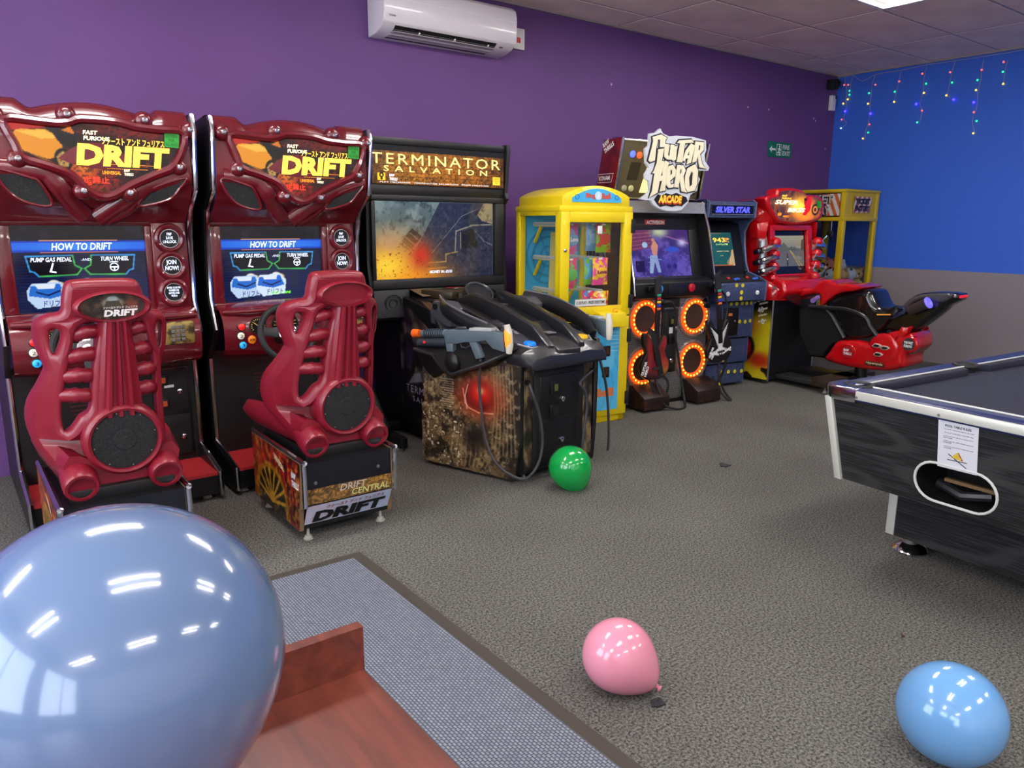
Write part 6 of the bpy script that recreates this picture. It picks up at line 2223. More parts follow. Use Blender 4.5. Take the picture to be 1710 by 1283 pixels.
# moulded upper cabinet
rings = []
for t, (z, y0, y1, w) in enumerate(((.80, -.06, .62, .40), (.90, -.08, .66, .41), (.98, .02, .68, .40), (1.06, .06, .68, .375), (1.2, .10, .68, .37), (1.36, .15, .68, .375), (1.47, .17, .68, .41), (1.53, .13, .68, .45), (1.60, .12, .68, .46), (1.655, .16, .66, .44))):
    c = BW / 2
    yc = .26 if .99 < z < 1.46 else y0 - .015
    rings.append([(c - w, y1, z), (c - w, y0 + .16, z), (c - w * .93, y0 + .05, z), (c - w * .8, y0, z), (c - w * .74, yc, z), (c, yc, z), (c + w * .74, yc, z), (c + w * .8, y0, z), (c + w * .93, y0 + .05, z), (c + w, y0 + .16, z), (c + w, y1, z)])
up2 = MB().loft(rings).build('moulded_cabinet', HOT, bk_, angle=40)
# crest
cz = [(-.30, 1.64), (-.27, 1.70), (-.18, 1.73), (-.05, 1.735), (.16, 1.73), (.24, 1.70), (.30, 1.64)]
MB().prism([(BW / 2 + x * 1.1, .13, z + .0) for x, z in cz], (0, .45, 0)).build('crest', HOT, up2, .02, 3)


def z8(u, v, ly):
    return FB.f(1230 + u * .1403, 300 + v * .1403, ly)


LYM = .085
ml = [(300, 240), (420, 200), (440, 145), (560, 128), (700, 150), (760, 195), (900, 215), (945, 290), (915, 440), (810, 480), (640, 508), (500, 490), (400, 450)]
ml2 = [z8(u, v, LYM) for u, v in ml]
cxm = (min(p[0] for p in ml2) + max(p[0] for p in ml2)) / 2
dxm = BW / 2 - cxm
ml2 = [((x + dxm - BW / 2) * .98 + BW / 2, z) for x, z in ml2]
x0m, x1m = min(p[0] for p in ml2), max(p[0] for p in ml2)
z0m, z1m = min(p[1] for p in ml2), max(p[1] for p in ml2)
hd = plate([smooth_loop([((x - BW / 2) * 1.13 + BW / 2, (z - (z0m + z1m) / 2) * 1.2 + (z0m + z1m) / 2) for x, z in ml2], 3)], .14, .03, 3, lambda x, y, z: np.array([x, LYM + .07 - z, y])).build('marquee_head', HOT, bk_, angle=50)
A = Art(110, 60, (70, 44, 40), (x1m - x0m) / (z1m - z0m))
A.noise(7, (40, 26, 26), .7, 131, 2)
A.glow(.62, .5, .22, .36, (255, 170, 30), 1, 3)
A.glow(.7, .2, .2, .2, (250, 130, 20), .9)
A.glow(.52, .55, .14, .16, (255, 226, 90), .9)
A.noise(9, (230, 90, 10), .35, 132, 3, .5, .7)
A.glow(.25, .62, .18, .1, (240, 140, 30), .5)
A.ell(.72, .66, .08, .2, (150, 16, 16), 1, .2)
A.poly([(.66, .5), (.74, .84), (.80, .8), (.78, .4), (.70, .22), (.64, .24)], (190, 20, 18))
A.ell(.88, .42, .075, .2, (40, 24, 16), 1, .1)
A.ell(.88, .42, .05, .13, (200, 120, 40), 1, .2)
A.ell(.88, .42, .03, .08, (60, 34, 20), 1, .3)
A.ell(.67, .74, .03, .06, (40, 16, 14), 1, .2)
uvm = [((x - x0m) / (x1m - x0m), (z - z0m) / (z1m - z0m)) for x, z in ml2]
ym = LYM - .0015
A.put('marquee_artwork', bk_, (x0m, ym, z0m), (x1m, ym, z0m), (x0m, ym, z1m), None, vcmat('bright_backlit_print', 1.7, .25, 0.0), smooth_loop(uvm, 3))


def mx_(s, u0, v0, u1, v1, m, **k):
    w, h = x1m - x0m, z1m - z0m
    return LT(bk_, s, x0m + u0 * w, z0m + v0 * h, x0m + u1 * w, z0m + v1 * h, m, ym - .001, **k)


mx_('SUPER', .10, .56, .52, .70, L_WHT, bold=.04, shear=.25)
mx_('BIKES', .34, .32, .68, .46, L_WHT, bold=.04, shear=.25)
mx_('FAST\nFURIOUS', .22, .72, .40, .86, L_YEL, bold=.03, shear=.2)
mx_('RAW', .17, .2, .24, .3, L_ORA, bold=.04, shear=.2)
mx_('NAMCO', .27, .15, .38, .22, L_ORA, bold=.03)
MB().box((x1m - .075, ym - .004, z1m - .15), (x1m - .012, ym - .002, z1m - .085)).build('age_sticker', STICK_G, bk_)
# screen in a red surround
sb0, sb1 = np.array([BW / 2 - .245, .098, 1.03]), np.array([BW / 2 + .245, .098, 1.03])
st0, st1 = np.array([BW / 2 - .245, .150, 1.435]), np.array([BW / 2 + .245, .150, 1.435])
nn = np.array([0, -.018, 0])
scr = MB().slab([sb0, sb1, st1, st0], nn * -3).build('screen_glass', mat('screen_dark', (16, 20, 34), .15), bk_)
fx = MB()
for a, b, c, d in ((sb0, sb1, sb1 + [.07, 0, -.06], sb0 + [-.07, 0, -.06]), (st0, st1, st1 + [.07, 0, .05], st0 + [-.07, 0, .05]), (sb0, st0, st0 + [-.07, 0, .05], sb0 + [-.07, 0, -.06]), (sb1, st1, st1 + [.07, 0, .05], sb1 + [.07, 0, -.06])):
    fx.slab([a, b, c, d], (0, -.04, 0))
fx.build('screen_surround', HOT, bk_, .008)
h = st0 - sb0
g0, g1, g2_, g3 = sb0 + h * .17 + [.012, -.003, 0], sb1 + h * .17 + [-.012, -.003, 0], sb0 + h * .88 + [.012, -.003, 0], sb1 + h * .88 + [-.012, -.003, 0]
A = Art(90, 60, (116, 114, 104), 1.6)
A.mix(np.clip((A.V - .5) * 2, 0, 1), (152, 148, 124))
A.poly([(0, .55), (.1, .8), (.22, .66), (.34, .78), (.5, .6), (.6, .64), (1, .55), (1, .5), (0, .5)], (88, 90, 84))
A.poly([(0, 1), (.08, .9), (.12, .6), (0, .5)], (56, 62, 54))
A.poly([(.9, .56), (.92, .84), (1, .9), (1, .5)], (60, 66, 58))
for k in range(12):
    x = .5 + .04 * k
    A.poly([(x - .012, .52), (x, .58 + .05 * ((k * 7) % 3)), (x + .012, .52)], (60, 64, 58))
A.poly([(0, .5), (1, .5), (1, 0), (0, 0)], (92, 92, 92))
A.poly([(0, .5), (.38, .52), (.0, .3)], (84, 86, 76))
A.poly([(.5, .53), (.56, .53), (1.0, .15), (1, 0), (.86, 0)], (98, 96, 94))
A.line([(.53, .52), (.84, .0)], .014, (190, 160, 70))
A.line([(.55, .52), (.94, .0)], .012, (190, 160, 70))
A.ell(.45, .24, .035, .12, (60, 44, 46), 1, .2)
A.ell(.45, .38, .025, .07, (110, 40, 44), 1, .2)
A.ell(.45, .24, .02, .03, (210, 206, 200), 1, .2)
A.ell(.45, .08, .03, .08, (40, 40, 44), 1, .2)
A.put('screen', bk_, g0, g1, g2_, g3, SCREEN)
# chrome exhaust bundles each side
for s in (-1, 1):
    c = BW / 2 + s * .40
    MB().cyl((c, .10, 1.02), (c - s * .02, .14, 1.34), .035, .035, 14).build('silver_pipe', mat('satin_silver', (170, 170, 174), .4, .7), bk_)
    for k in range(3):
        z = 1.27 - .10 * k
        MB().tube(smooth_path([(c - s * .12, .04, z + .03), (c - s * .02, .02, z + .02), (c + s * .05, .07, z - .01), (c + s * .04, .16, z - .035)], 4), .030, 10).build('chrome_pipe', CHROME, bk_)
    for k in range(4):
        MB().sphere((c - s * .08, .04, 1.33 - .11 * k), (.05, .05, .045), 12, 8).build('pipe_collar', HOT, bk_)
    MB().prism([(c - s * .02, .10, 1.36), (c + s * .03, .16, 1.36), (c + s * .05, .16, 1.50), (c - s * .03, .09, 1.52)], (0, .1, 0)).build('shoulder_fin', HOT, bk_, .01)
# lower moulding: ducts and sign, handlebar console
MB().prism([(BW / 2 - .10, -.055, .955), (BW / 2 + .13, -.055, .955), (BW / 2 + .09, -.085, .87), (BW / 2 - .02, -.085, .87)], (0, .012, 0)).build('instruction_plate', mat('ink_slate', (24, 26, 38), .3), bk_)
for k in range(4):
    MB().box((BW / 2 + .03 + .006 * k, -.080 - .001 * k, .94 - .017 * k), (BW / 2 + .075 + .006 * k, -.070, .945 - .017 * k)).build('instruction_line', T_WHITE, bk_)
rings = []
for t in np.linspace(0, 1, 8):
    y = -.06 - .05 * t
    rings.append([(BW / 2 - .34 + .20 * t + .05 * math.cos(a), -.02 - .10 * math.sin(t * PI / 2) + .0 * t, .90 - .10 * t + .045 * math.sin(a)) for a in np.linspace(0, 2 * PI, 13)[:-1]])
MB().loft(rings).build('air_duct', mat('smoked_duct', (60, 14, 18), .3), bk_)
MB().prism([(.0, y, z) for y, z in ((.12, .82), (-.06, .80), (-.14, .88), (-.10, .98), (.05, 1.02), (.12, 1.02))], (BW, 0, 0)).build('lower_moulding', HOT, bk_, .03, 3)

# ---- the bike: world x across, built from side outlines
BX = -2.105


def z7(u, v, x):
    p = AX(1340 + u * .1637, 460 + v * .1637, x)
    return p[1], p[2]


def side_part(nm, pts, half, m, bevel=.03, xref=None, par=None, seg=3, sm=True, off=0.0):
    """outline seen from the left, extruded across the bike"""
    xr = BX - half if xref is None else xref
    lp = [z7(u, v, xr) for u, v in pts]
    if sm:
        lp = smooth_loop(lp, 3)

    def mp(a, b, c):
        w = np.array([BX + off + c, a, b])
        return FB.loc(w)
    return plate([lp], half * 2, bevel, seg, mp).build(nm, m, par or bk_, angle=50)


def bw(x, y, z):
    return FB.loc(np.array([BX + x, y, z]))


tank = side_part('fuel_tank', [(215, 300), (300, 215), (430, 180), (600, 145), (690, 165), (735, 260), (800, 335), (1010, 342), (930, 405), (860, 470), (760, 585), (640, 640), (430, 640), (330, 430), (250, 330)], .17, BLKG, .06)
side_part('seat_pad', [(700, 250), (790, 350), (1010, 345), (1050, 330), (1000, 375), (900, 415), (760, 410), (690, 330)], .13, mat('navy_vinyl', (30, 38, 66), .45), .025)
MB().tube([FB.loc(np.array([BX - .172, *z7(u, v, BX - .172)])) for u, v in ((760, 402), (900, 402))], .006, 6).build('amber_strip', mat('amber_strip', (200, 130, 50), .4, emit=.3), tank)
tail = side_part('tail_fairing', [(870, 430), (960, 350), (1060, 262), (1160, 196), (1330, 172), (1560, 184), (1588, 212), (1572, 258), (1450, 320), (1390, 380), (1130, 572), (1040, 610), (960, 590), (870, 560), (760, 590), (840, 480)], .10, BLKG, .035)
side_part('tail_cowl', [(1060, 270), (1165, 205), (1330, 182), (1540, 190), (1470, 262), (1390, 275), (1280, 240), (1150, 270), (1000, 385), (960, 390)], .115, mat('smoke_grey_cowl', (62, 60, 64), .25, coat=.4), .02, xref=BX - .10, par=tail)
side_part('tail_light', [(1455, 275), (1500, 235), (1570, 205), (1592, 215), (1580, 245), (1510, 285)], .085, mat('lamp_tail_red', (220, 20, 36), .25, emit=.7), .02, xref=BX - .10)
for s in (-1, 1):
    p0 = FB.loc(np.array([BX - .15, *z7(1090, 365, BX - .15)]))
    p1 = FB.loc(np.array([BX - .15, *z7(1275, 285, BX - .15)]))
    if s > 0:
        p0, p1 = (np.array([2 * (FB.loc(np.array([BX, -1.8, 0]))[0]) - p[0], p[1], p[2]]) for p in (p0, p1))
    ex_ = MB().cyl(p0, p1, .042, .046, 18).build('exhaust_can', mat('brown_steel', (70, 62, 62), .3, .6), bk_)
    d = (p1 - p0) / np.linalg.norm(p1 - p0)
    MB().lathe([(.047, 0), (.050, .012), (.042, .02), (.026, .016), (.024, .01), (0, .01)], p1, d, 20).build('exhaust_tip', mat('violet_lamp', (110, 100, 240), .3, emit=.8), ex_)
fair = side_part('belly_fairing', [(208, 850), (262, 770), (310, 700), (365, 664), (480, 660), (600, 672), (720, 700), (790, 664), (828, 610), (900, 575), (1000, 556), (1064, 524), (1072, 545), (1035, 610), (1100, 590), (1135, 660), (1128, 740), (1080, 790), (1040, 830), (1032, 930), (960, 958), (860, 978), (690, 970), (460, 940), (280, 890)], .19, HOT, .05)
for u, v, r, t in ((465, 780, .065, 'RAW\nTHRILLS'), (1085, 705, .062, 'THE FAST\nFURIOUS')):
    c = FB.loc(np.array([BX - .19, *z7(u, v, BX - .19)]))
    b = MB().lathe([(r * 1.15, -.06), (r * 1.15, -.006), (r, .004), (0, .004)], c, (-1, 0, 0), 24).build('round_boss', HOT, fair, angle=40)
    dsc = MB().lathe([(r * .86, .004), (r * .86, .008), (0, .008)], c, (-1, 0, 0), 24).build('round_badge', mat('badge_charcoal', (52, 46, 48), .4) if u > 900 else mat('badge_maroon', (150, 20, 30), .4), b)
    text('lettering', t, dsc, c + [-.008, r * .62, -r * .42], (0, -1, 0), EZv, r * 1.24, r * .84, T_WHITE, bold=.04)
for u, v in ((762, 718), (845, 742), (775, 808)):
    c = FB.loc(np.array([BX - .195, *z7(u, v, BX - .195)]))
    e = MB().prism([c + [-.012, a, b] for a, b in ((.045, -.006), (.02, .02), (-.02, .018), (-.045, .004), (-.015, -.016), (.02, -.016))], (.03, 0, 0)).build('vent_rim', mat('vent_cream', (190, 170, 160), .4), fair, .003)
    MB().prism([c + [-.0135, a, b] for a, b in ((.034, -.004), (.016, .012), (-.016, .011), (-.032, .003), (-.012, -.010), (.016, -.010))], (.02, 0, 0)).build('vent_slot', BLACK, e)
c = FB.loc(np.array([BX - .192, *z7(820, 745, BX - .19)]))
MB().lathe([(.13, -.08), (.13, -.01), (.115, .0), (.09, .002), (0, .003)], c + [.0, 0, 0], (-1, 0, 0), 30).build('engine_cover', HOT, fair, angle=40)
c = FB.loc(np.array([BX - .193, *z7(640, 885, BX - .193)]))
MB().box((c[0] - .004, c[1] - .17, c[2] - .022), (c[0] + .006, c[1], c[2] + .016)).build('name_plate', mat('plate_dark', (60, 44, 34), .3, .4), fair, .003)
text('lettering', 'Hypercycle', fair, (c[0] - .0045, c[1] - .01, c[2] - .014), (0, -1, 0), EZv, .15, .026, mat('ink_sand', (206, 186, 140), .4), shear=.2, bold=.03)
# frame, vents, forks
eng = side_part('engine_block', [(70, 320), (330, 340), (560, 420), (680, 520), (760, 640), (700, 690), (420, 660), (300, 700), (200, 830), (60, 830), (-40, 600), (-40, 330)], .12, mat('engine_black', (17, 17, 19), .5), .02, sm=False)
for pts in ([(70, 322), (250, 335), (430, 348), (570, 390), (660, 450), (690, 520), (740, 590), (785, 645)], [(245, 360), (300, 410), (350, 500), (400, 590), (425, 640)]):
    for s in (-1, 1):
        P = [FB.loc(np.array([BX + s * .165, *z7(u, v, BX - .165)])) for u, v in pts]
        MB().tube(smooth_path(P, 4), .022, 8).build('frame_rail', mat('frame_dark', (30, 30, 33), .3, .3), bk_)
        if s < 0:
            MB().tube(smooth_path([p + np.array([-.012, 0, .016]) for p in P], 4), .004, 6).build('rail_edge', mat('rail_silver', (130, 130, 136), .3, .7), bk_)
for u0, v0, u1, v1 in ((390, 500, 530, 440), (425, 570, 590, 490)):
    P = [FB.loc(np.array([BX - .135, *z7(u, v, BX - .135)])) for u, v in ((u0, v0), ((u0 + u1) / 2, (v0 + v1) / 2 - 8), (u1, v1))]
    MB().tube(smooth_path(P, 4), .032, 10).build('cooling_fin', mat('fin_black', (26, 26, 28), .35), eng)
con = side_part('handlebar_console', [(95, 130), (170, 60), (250, 45), (320, 80), (380, 95), (460, 88), (600, 125), (520, 160), (400, 175), (300, 215), (200, 300), (170, 290), (165, 190), (60, 195), (-40, 215), (-40, 140)], .19, HOT, .022)
for u, v, m in ((232, 112, MATS['btn_blue']), (300, 82, mat('btn_green', (30, 130, 60), .35))):
    y, z = z7(u, v, BX - .10)
    p = FB.loc(np.array([BX - .10, y, z]))
    MB().lathe([(.028, -.02), (.028, .012), (.02, .02), (0, .021)], p, (-.35, -.2, 1), 18).build('console_button', m, con)
y, z = z7(235, 80, BX - .06)
p = FB.loc(np.array([BX - .06, y, z]))
MB().lathe([(.05, -.03), (.05, .008), (.04, .010), (0, .008)], p, (-.35, -.2, 1), 20).build('console_gauge', mat('gauge_gold', (120, 100, 40), .4), con)
for s in (-1, 1):
    y, z = z7(120, 240, BX - .30)
    MB().cyl(bw(s * .16, y + .02, z + .03), bw(s * .24, y, z + .01), .016, n=10).build('handlebar', BLACK, con)
    MB().cyl(bw(s * .24, y, z + .01), bw(s * .37, y - .03, z - .01), .022, n=14).build('hand_grip', mat('violet_grip', (120, 90, 160), .4), con)
# platform
y1b = -2.35
MB().box((BX + OFX - .10, -1.35, .06), (BX + OFX + .12, .02, .14)).build('platform_beam', BLACK, bk_, .006)
MB().box((BX + OFX - .32, -.42, .05), (BX + OFX + .34, .0, .085)).build('platform_plate', mat('scuffed_steel', (58, 58, 58), .4, .5), bk_, .004)
MB().box((BX + OFX - .38, -.62, .06), (BX + OFX + .34, -.44, .14)).build('platform_step', mat('brown_black_step', (46, 36, 28), .5), bk_, .004)
MB().cyl(bw(0, -1.75, .1), bw(0, -1.72, .35), .05, .06).build('bike_post', BLACK, bk_)
MB().box((BX + OFX - .2, -1.36, .06), (BX + OFX + .22, -1.2, .12)).build('platform_end', BLACK, bk_, .006)
wh_me = MB().cyl((-.02, 0, .03), (.02, 0, .03), .03, n=16).mesh('castor')
wh_me.materials.append(mat('castor_grey', (80, 80, 82), .4))
for x, y in ((.06, .06), (BW - .06, .06), (.06, .62), (BW - .06, .62)):
    inst('castor', wh_me, bk_, (x, y, 0))
for x, y in ((BX + OFX - .30, -.53), (BX + OFX + .26, -.53), (BX + OFX - .15, -1.3), (BX + OFX + .17, -1.3)):
    inst('levelling_foot', foot_me, bk_, (x, y, 0))

# ================================================================ CLAW MACHINE
CYEL = mat('mustard_powder_coat', (206, 176, 14), .4, coat=.15)
cx0_, cx1_ = -.755, -.03
cy0, cy1 = -.665, -.03
ctop = 1.86
cm = thing('claw_machine', ((cx0_ + cx1_) / 2, (cy0 + cy1) / 2, 0), 'yellow toy claw machine with striped sign standing in the corner', 'claw machine')
f = MB()
p_ = .06
for x in (cx0_, cx1_ - p_):
    for y in (cy0, cy1 - p_):
        f.box((x, y, 0), (x + p_, y + p_, ctop))
f.build('posts', CYEL, cm, .005)
MB().box((cx0_ - .01, cy0 - .01, 1.845), (cx1_ + .0, cy1, 1.875)).build('roof', CYEL, cm, .006)
MB().box((cx0_ + .008, cy0 + .008, 1.56), (cx1_ - .008, cy1 - .008, 1.85)).build('sign_box', CYEL, cm)
MB().box((cx0_ + .006, cy0 + .006, 0.02), (cx1_ - .006, cy1 - .006, .70)).build('lower_body', CYEL, cm)
MB().box((cx0_ + .03, cy0 + .03, .70), (cx1_ - .03, cy1 - .03, .80)).build('toy_bed', mat('bed_grey', (150, 150, 150), .6), cm)
for z in (1.555, .70):
    MB().box((cx0_ - .004, cy0 - .004, z - .02), (cx1_, cy1, z + .02)).build('rail', CYEL, cm, .004)
# striped sign facing the room (towards -x) and small plate on the side facing -y
A = Art(90, 40, (200, 100, 30), 2.6)
A.mix((((A.U * 2.6 + A.V * .55) * 2.4) % 1 < .5) * 1.0, (214, 214, 214))
A.rect(0, 0, .70, 1, (66, 34, 26), .75)
x = cx0_ - .006
sgb = A.put('striped_sign', cm, (x, cy1 - .05, 1.585), (x, cy0 + .05, 1.585), (x, cy1 - .05, 1.83), None, PRINT)
MB().tube([(x, cy1 - .05, 1.585), (x, cy0 + .05, 1.585), (x, cy0 + .05, 1.83), (x, cy1 - .05, 1.83)], .006, 4, True).build('sign_edge', BLACK, sgb)
for s, y0, z0, w in (('TICKET', .08, 1.72, .42), ('FACTORY', .05, 1.60, .42)):
    text('lettering', s, sgb, (x - .002, cy1 - y0 + .008, z0 - .008), MY, EZv, w, .095, T_BLACK, bold=.07)
    text('lettering', s, sgb, (x - .004, cy1 - y0, z0), MY, EZv, w, .095, mat('ink_pewter', (190, 184, 176), .4), bold=.03)
A = Art(40, 40, (214, 206, 200), 1.2)
A.mix((((A.U * 1.2 - A.V * .3) * 3) % 1 < .5) * 1.0, (180, 90, 50))
y = cy0 - .006
pl2 = A.put('side_sign', cm, (cx0_ + .17, y, 1.625), (cx1_ - .19, y, 1.625), (cx0_ + .18, y, 1.80), (cx1_ - .19, y, 1.80), PRINT)
for s, z0 in (('TICKET', 1.715), ('FACTORY', 1.64)):
    text('lettering', s, pl2, (cx0_ + .20, y - .001, z0), EXv, EZv, .31, .065, mat('ink_navy2', (30, 34, 60), .5), bold=.09)
GL2 = glassmat('tinted_glass', (238, 242, 246))
MB().box((cx0_ + .02, cy0 + p_, .72), (cx0_ + .024, cy1 - p_, 1.54)).build('glass', GL2, cm)
MB().box((cx0_ + p_, cy0 + .02, .72), (cx1_ - p_, cy0 + .024, 1.54)).build('glass', GL2, cm)
MB().box((cx0_ + p_, cy1 - .024, .72), (cx1_ - p_, cy1 - .02, 1.54)).build('glass', GL2, cm)
MB().box((cx1_ - .024, cy0 + p_, .72), (cx1_ - .02, cy1 - p_, 1.54)).build('glass', GL2, cm)
cl = MB().cyl((-.42, -.33, 1.55), (-.42, -.33, 1.42), .012, n=10).lathe([(.03, 0), (.04, .03), (.03, .06), (0, .07)], (-.42, -.33, 1.36), (0, 0, 1), 16).build('claw_hoist', CHROME, cm)
for k in range(3):
    an = k * 2 * PI / 3
    d = np.array([math.cos(an), math.sin(an), 0])
    c = np.array([-.42, -.33, 1.37])
    MB().tube([c + d * .03, c + d * .075 + [0, 0, -.05], c + d * .05 + [0, 0, -.11]], .006, 6).build('claw_finger', CHROME, cl)


def plush(x, y, z, r, c, ears, muzzle, label, belly=None):
    t = thing('plush_toy', (x, y, z - r * 1.0), label, 'plush toy', random.uniform(-2.6, -.9), group='plush toys in the claw machine')
    INV[t.name] = Matrix.Identity(4)
    fur = mat('plush_%d_%d_%d' % c, c, .9, bump=(60, .5, .01))
    fur2 = mat('plush_%d_%d_%d' % muzzle, muzzle, .9, bump=(60, .5, .01))
    hd = MB().sphere((0, 0, r), (r, r * .92, r * .9), 18, 12).build('head', fur, t)
    for s in (-1, 1):
        MB().sphere((s * r * .68, 0, r * 1.78), (r * .33, r * .2, r * .33), 12, 8).build('ear', mat('plush_%d_%d_%d' % ears, ears, .9), t)
        MB().sphere((s * r * .38, -r * .78, r * 1.12), (r * .17, r * .14, r * .2), 10, 8).build('eye', T_BLACK, hd)
        MB().sphere((s * r * .75, -r * .1, -r * .55), (r * .35, r * .4, r * .5), 12, 8).build('paw', fur2, t)
    MB().sphere((0, -r * .82, r * .75), (r * .36, r * .25, r * .28), 12, 8).build('muzzle', fur2, hd)
    MB().sphere((0, -r * 1.05, r * .85), (r * .1, r * .07, r * .08), 8, 6).build('nose', T_BLACK, hd)
    MB().sphere((0, 0, -r * .2), (r * .75, r * .65, r * .7), 14, 10).build('body', belly and mat('plush_b%d' % belly[0], belly, .9) or fur, t)


pw_, pb_, po, pg = (214, 214, 210), (30, 30, 32), (206, 150, 60), (150, 130, 90)
for a in ((-.64, -.52, .935, .08, (214, 214, 210), pb_, (230, 230, 226), 'white plush panda with black ears leaning on the claw machine glass'),
          (-.63, -.345, .98, .08, (214, 214, 211), (40, 40, 42), (226, 226, 222), 'white plush with dark ears on top of the toy pile'),
          (-.63, -.175, .95, .075, (206, 150, 60), (190, 130, 50), (230, 210, 170), 'ginger plush toy behind the yellow sign post'),
          (-.465, -.545, .93, .078, (196, 160, 100), (170, 130, 80), (226, 214, 190), 'tan plush bear in the middle of the toy pile'),
          (-.30, -.545, .94, .078, (200, 200, 204), (90, 90, 94), (226, 226, 226), 'light grey plush at the claw machine side glass'),
          (-.145, -.54, .93, .07, (186, 150, 90), (150, 110, 60), (220, 210, 190), 'brown plush nearest the blue wall'),
          (-.40, -.36, 1.03, .085, (206, 130, 110), (190, 100, 84), (230, 214, 206), 'salmon pink plush on top of the heap'),
          (-.21, -.36, 1.01, .08, (212, 212, 208), (200, 200, 196), (230, 230, 226), 'all white plush on top of the heap'),
          (-.46, -.18, .96, .078, (220, 196, 60), (200, 170, 40), (236, 226, 190), 'yellow plush among the pile of toys')):
    plush(*a)

# ================================================================ ON THE WALLS
# air conditioner
ax0, ax1 = -6.085, -4.945
ac = thing('air_conditioner', ((ax0 + ax1) / 2, -.12, 2.76), 'white split air conditioner with open louvre high on the purple wall', 'air conditioner')
ACW = mat('ac_white', (224, 218, 222), .3, coat=.3)
sec = [(0, 2.765), (-.11, 2.775), (-.19, 2.80), (-.235, 2.835), (-.25, 2.90), (-.25, 3.02), (-.235, 3.07), (-.19, 3.10), (0, 3.105)]
MB().prism([(ax0, y, z) for y, z in sec], (ax1 - ax0, 0, 0)).build('casing', ACW, ac, .008, 3, angle=40)
MB().prism([(ax0 + .10, y, z) for y, z in ((-.055, 2.768), (-.178, 2.792), (-.218, 2.819), (-.218, 2.83), (-.05, 2.79))], (ax1 - ax0 - .27, 0, 0)).build('outlet', mat('ac_dark', (16, 15, 16), .6), ac)
for k, (y, z) in enumerate(((-.10, 2.771), (-.155, 2.783))):
    MB().slab([(ax0 + .10, y, z), (ax1 - .17, y, z), (ax1 - .17, y - .035, z + .004), (ax0 + .10, y - .035, z + .004)], (0, .004, .006)).build('louvre', mat('ac_louvre', (176, 170, 172), .4), ac)
for k in range(3):
    MB().box((ax0 + .3 + .3 * k, -.20, 2.795), (ax0 + .31 + .3 * k, -.17, 2.825)).build('louvre_vane', ACW, ac)
MB().box((ax1 - .13, -.20, 2.80), (ax1 - .10, -.17, 2.815)).build('display_window', BLACK, ac)
MB().box((ax0 + .002, -.2515, 2.985), (ax1 - .002, -.249, 2.989)).build('panel_seam', mat('seam_light', (240, 238, 240), .2), ac)
text('lettering', 'TOSHIBA', ac, (ax0 + .035, -.2512, 2.868), EXv, EZv, .055, .011, T_BLACK, bold=.02)
pl = MB().box((-4.80, -.018, 2.862), (-4.69, 0, 3.02))
isl = single('isolator_plate', pl, WHITE, 'small white isolator plate beside the air conditioner', 'wall plate', bevel=.003, origin=(-4.745, 0, 2.862))
MB().box((-4.77, -.021, 2.91), (-4.735, -.016, 2.95)).build('red_label', mat('label_red', (190, 60, 60), .5), isl)

# fire exit sign
e0, e1, ez0, ez1 = -1.275, -.835, 2.225, 2.385
ex_ = single('fire_exit_sign', MB().box((e0, -.008, ez0), (e1, 0, ez1)), mat('sign_green', (16, 110, 76), .4), 'green fire exit sign with arrow and running figure on the purple wall', 'sign', origin=((e0 + e1) / 2, 0, ez0))
text('lettering', 'FIRE\nEXIT', ex_, (e0 + .27, -.009, ez0 + .022), EXv, EZv, .145, .115, T_WHITE, bold=.02)
w = MB()
w.box((e0 + .155, -.0095, ez0 + .02), (e0 + .245, -.009, ez1 - .02))
w.build('door_symbol', T_WHITE, ex_)
gm = MATS['sign_green']
w = MB()
w.box((e0 + .163, -.0105, ez0 + .027), (e0 + .238, -.0095, ez1 - .027))
w.build('door_inset', gm, ex_)
w = MB().sphere((e0 + .205, -.0115, ez1 - .045), (.011, .001, .011), 12, 6)
for a, b in (((.205, .10), (.195, .065)), ((.195, .065), (.215, .045)), ((.215, .045), (.205, .03)), ((.195, .065), (.178, .04)), ((.20, .095), (.225, .075)), ((.20, .095), (.178, .085))):
    w.tube([(e0 + a[0], -.0112, ez0 + a[1]), (e0 + b[0], -.0112, ez0 + b[1])], .0055, 6)
w.build('running_figure', T_WHITE, ex_)
MB().prism([(e0 + x, -.010, ez0 + z) for x, z in ((.02, .08), (.065, .115), (.065, .09), (.135, .09), (.135, .07), (.065, .07), (.065, .045))], (0, .001, 0)).build('arrow', T_WHITE, ex_)

# corner sensor and switch
cs = AY(1391, 141, -.05)
single('corner_sensor', MB().box((cs[0] - .055, -.1, cs[2] - .055), (cs[0] + .04, -.0, cs[2] + .05)).sphere((cs[0] - .01, -.11, cs[2]), (.05, .03, .05), 16, 8), BLACKM, 'small black sensor box high in the room corner', 'sensor', bevel=.008, origin=(cs[0], 0, cs[2] - .055))
s0, s1 = AY(1382.5, 185), AY(1392, 161)
sw = single('wall_switch_box', MB().box((s0[0], -.045, s0[2]), (s1[0] - .01, 0, s1[2])), WHITE, 'white sensor box on the purple wall below the black corner sensor', 'wall box', bevel=.006, origin=((s0[0] + s1[0]) / 2, 0, s0[2]))
MB().box((s0[0] + .06, -.048, s0[2] + .13), (s0[0] + .085, -.044, s0[2] + .17)).build('lens', BLACK, sw)
# specks of bare plaster on the purple wall
for u, v in ((1249, 179), (1284, 183), (1359, 198), (1362, 202), (1378, 249), (1021, 141)):
    p = AY(u, v)
    single('plaster_chip', MB().lathe([(.012, 0), (.009, .002), (0, .002)], (p[0], -.0, p[2]), (0, -1, 0), 7), mat('plaster', (190, 170, 190), .8), 'tiny pale chip in the purple wall paint', 'paint chip', group='chips in the purple paint', origin=(p[0], 0, p[2]))

# icicle lights
ic = thing('icicle_lights', (-.02, -.9, 2.2), 'string of multicoloured icicle lights hung along the top of the blue wall', 'fairy lights')


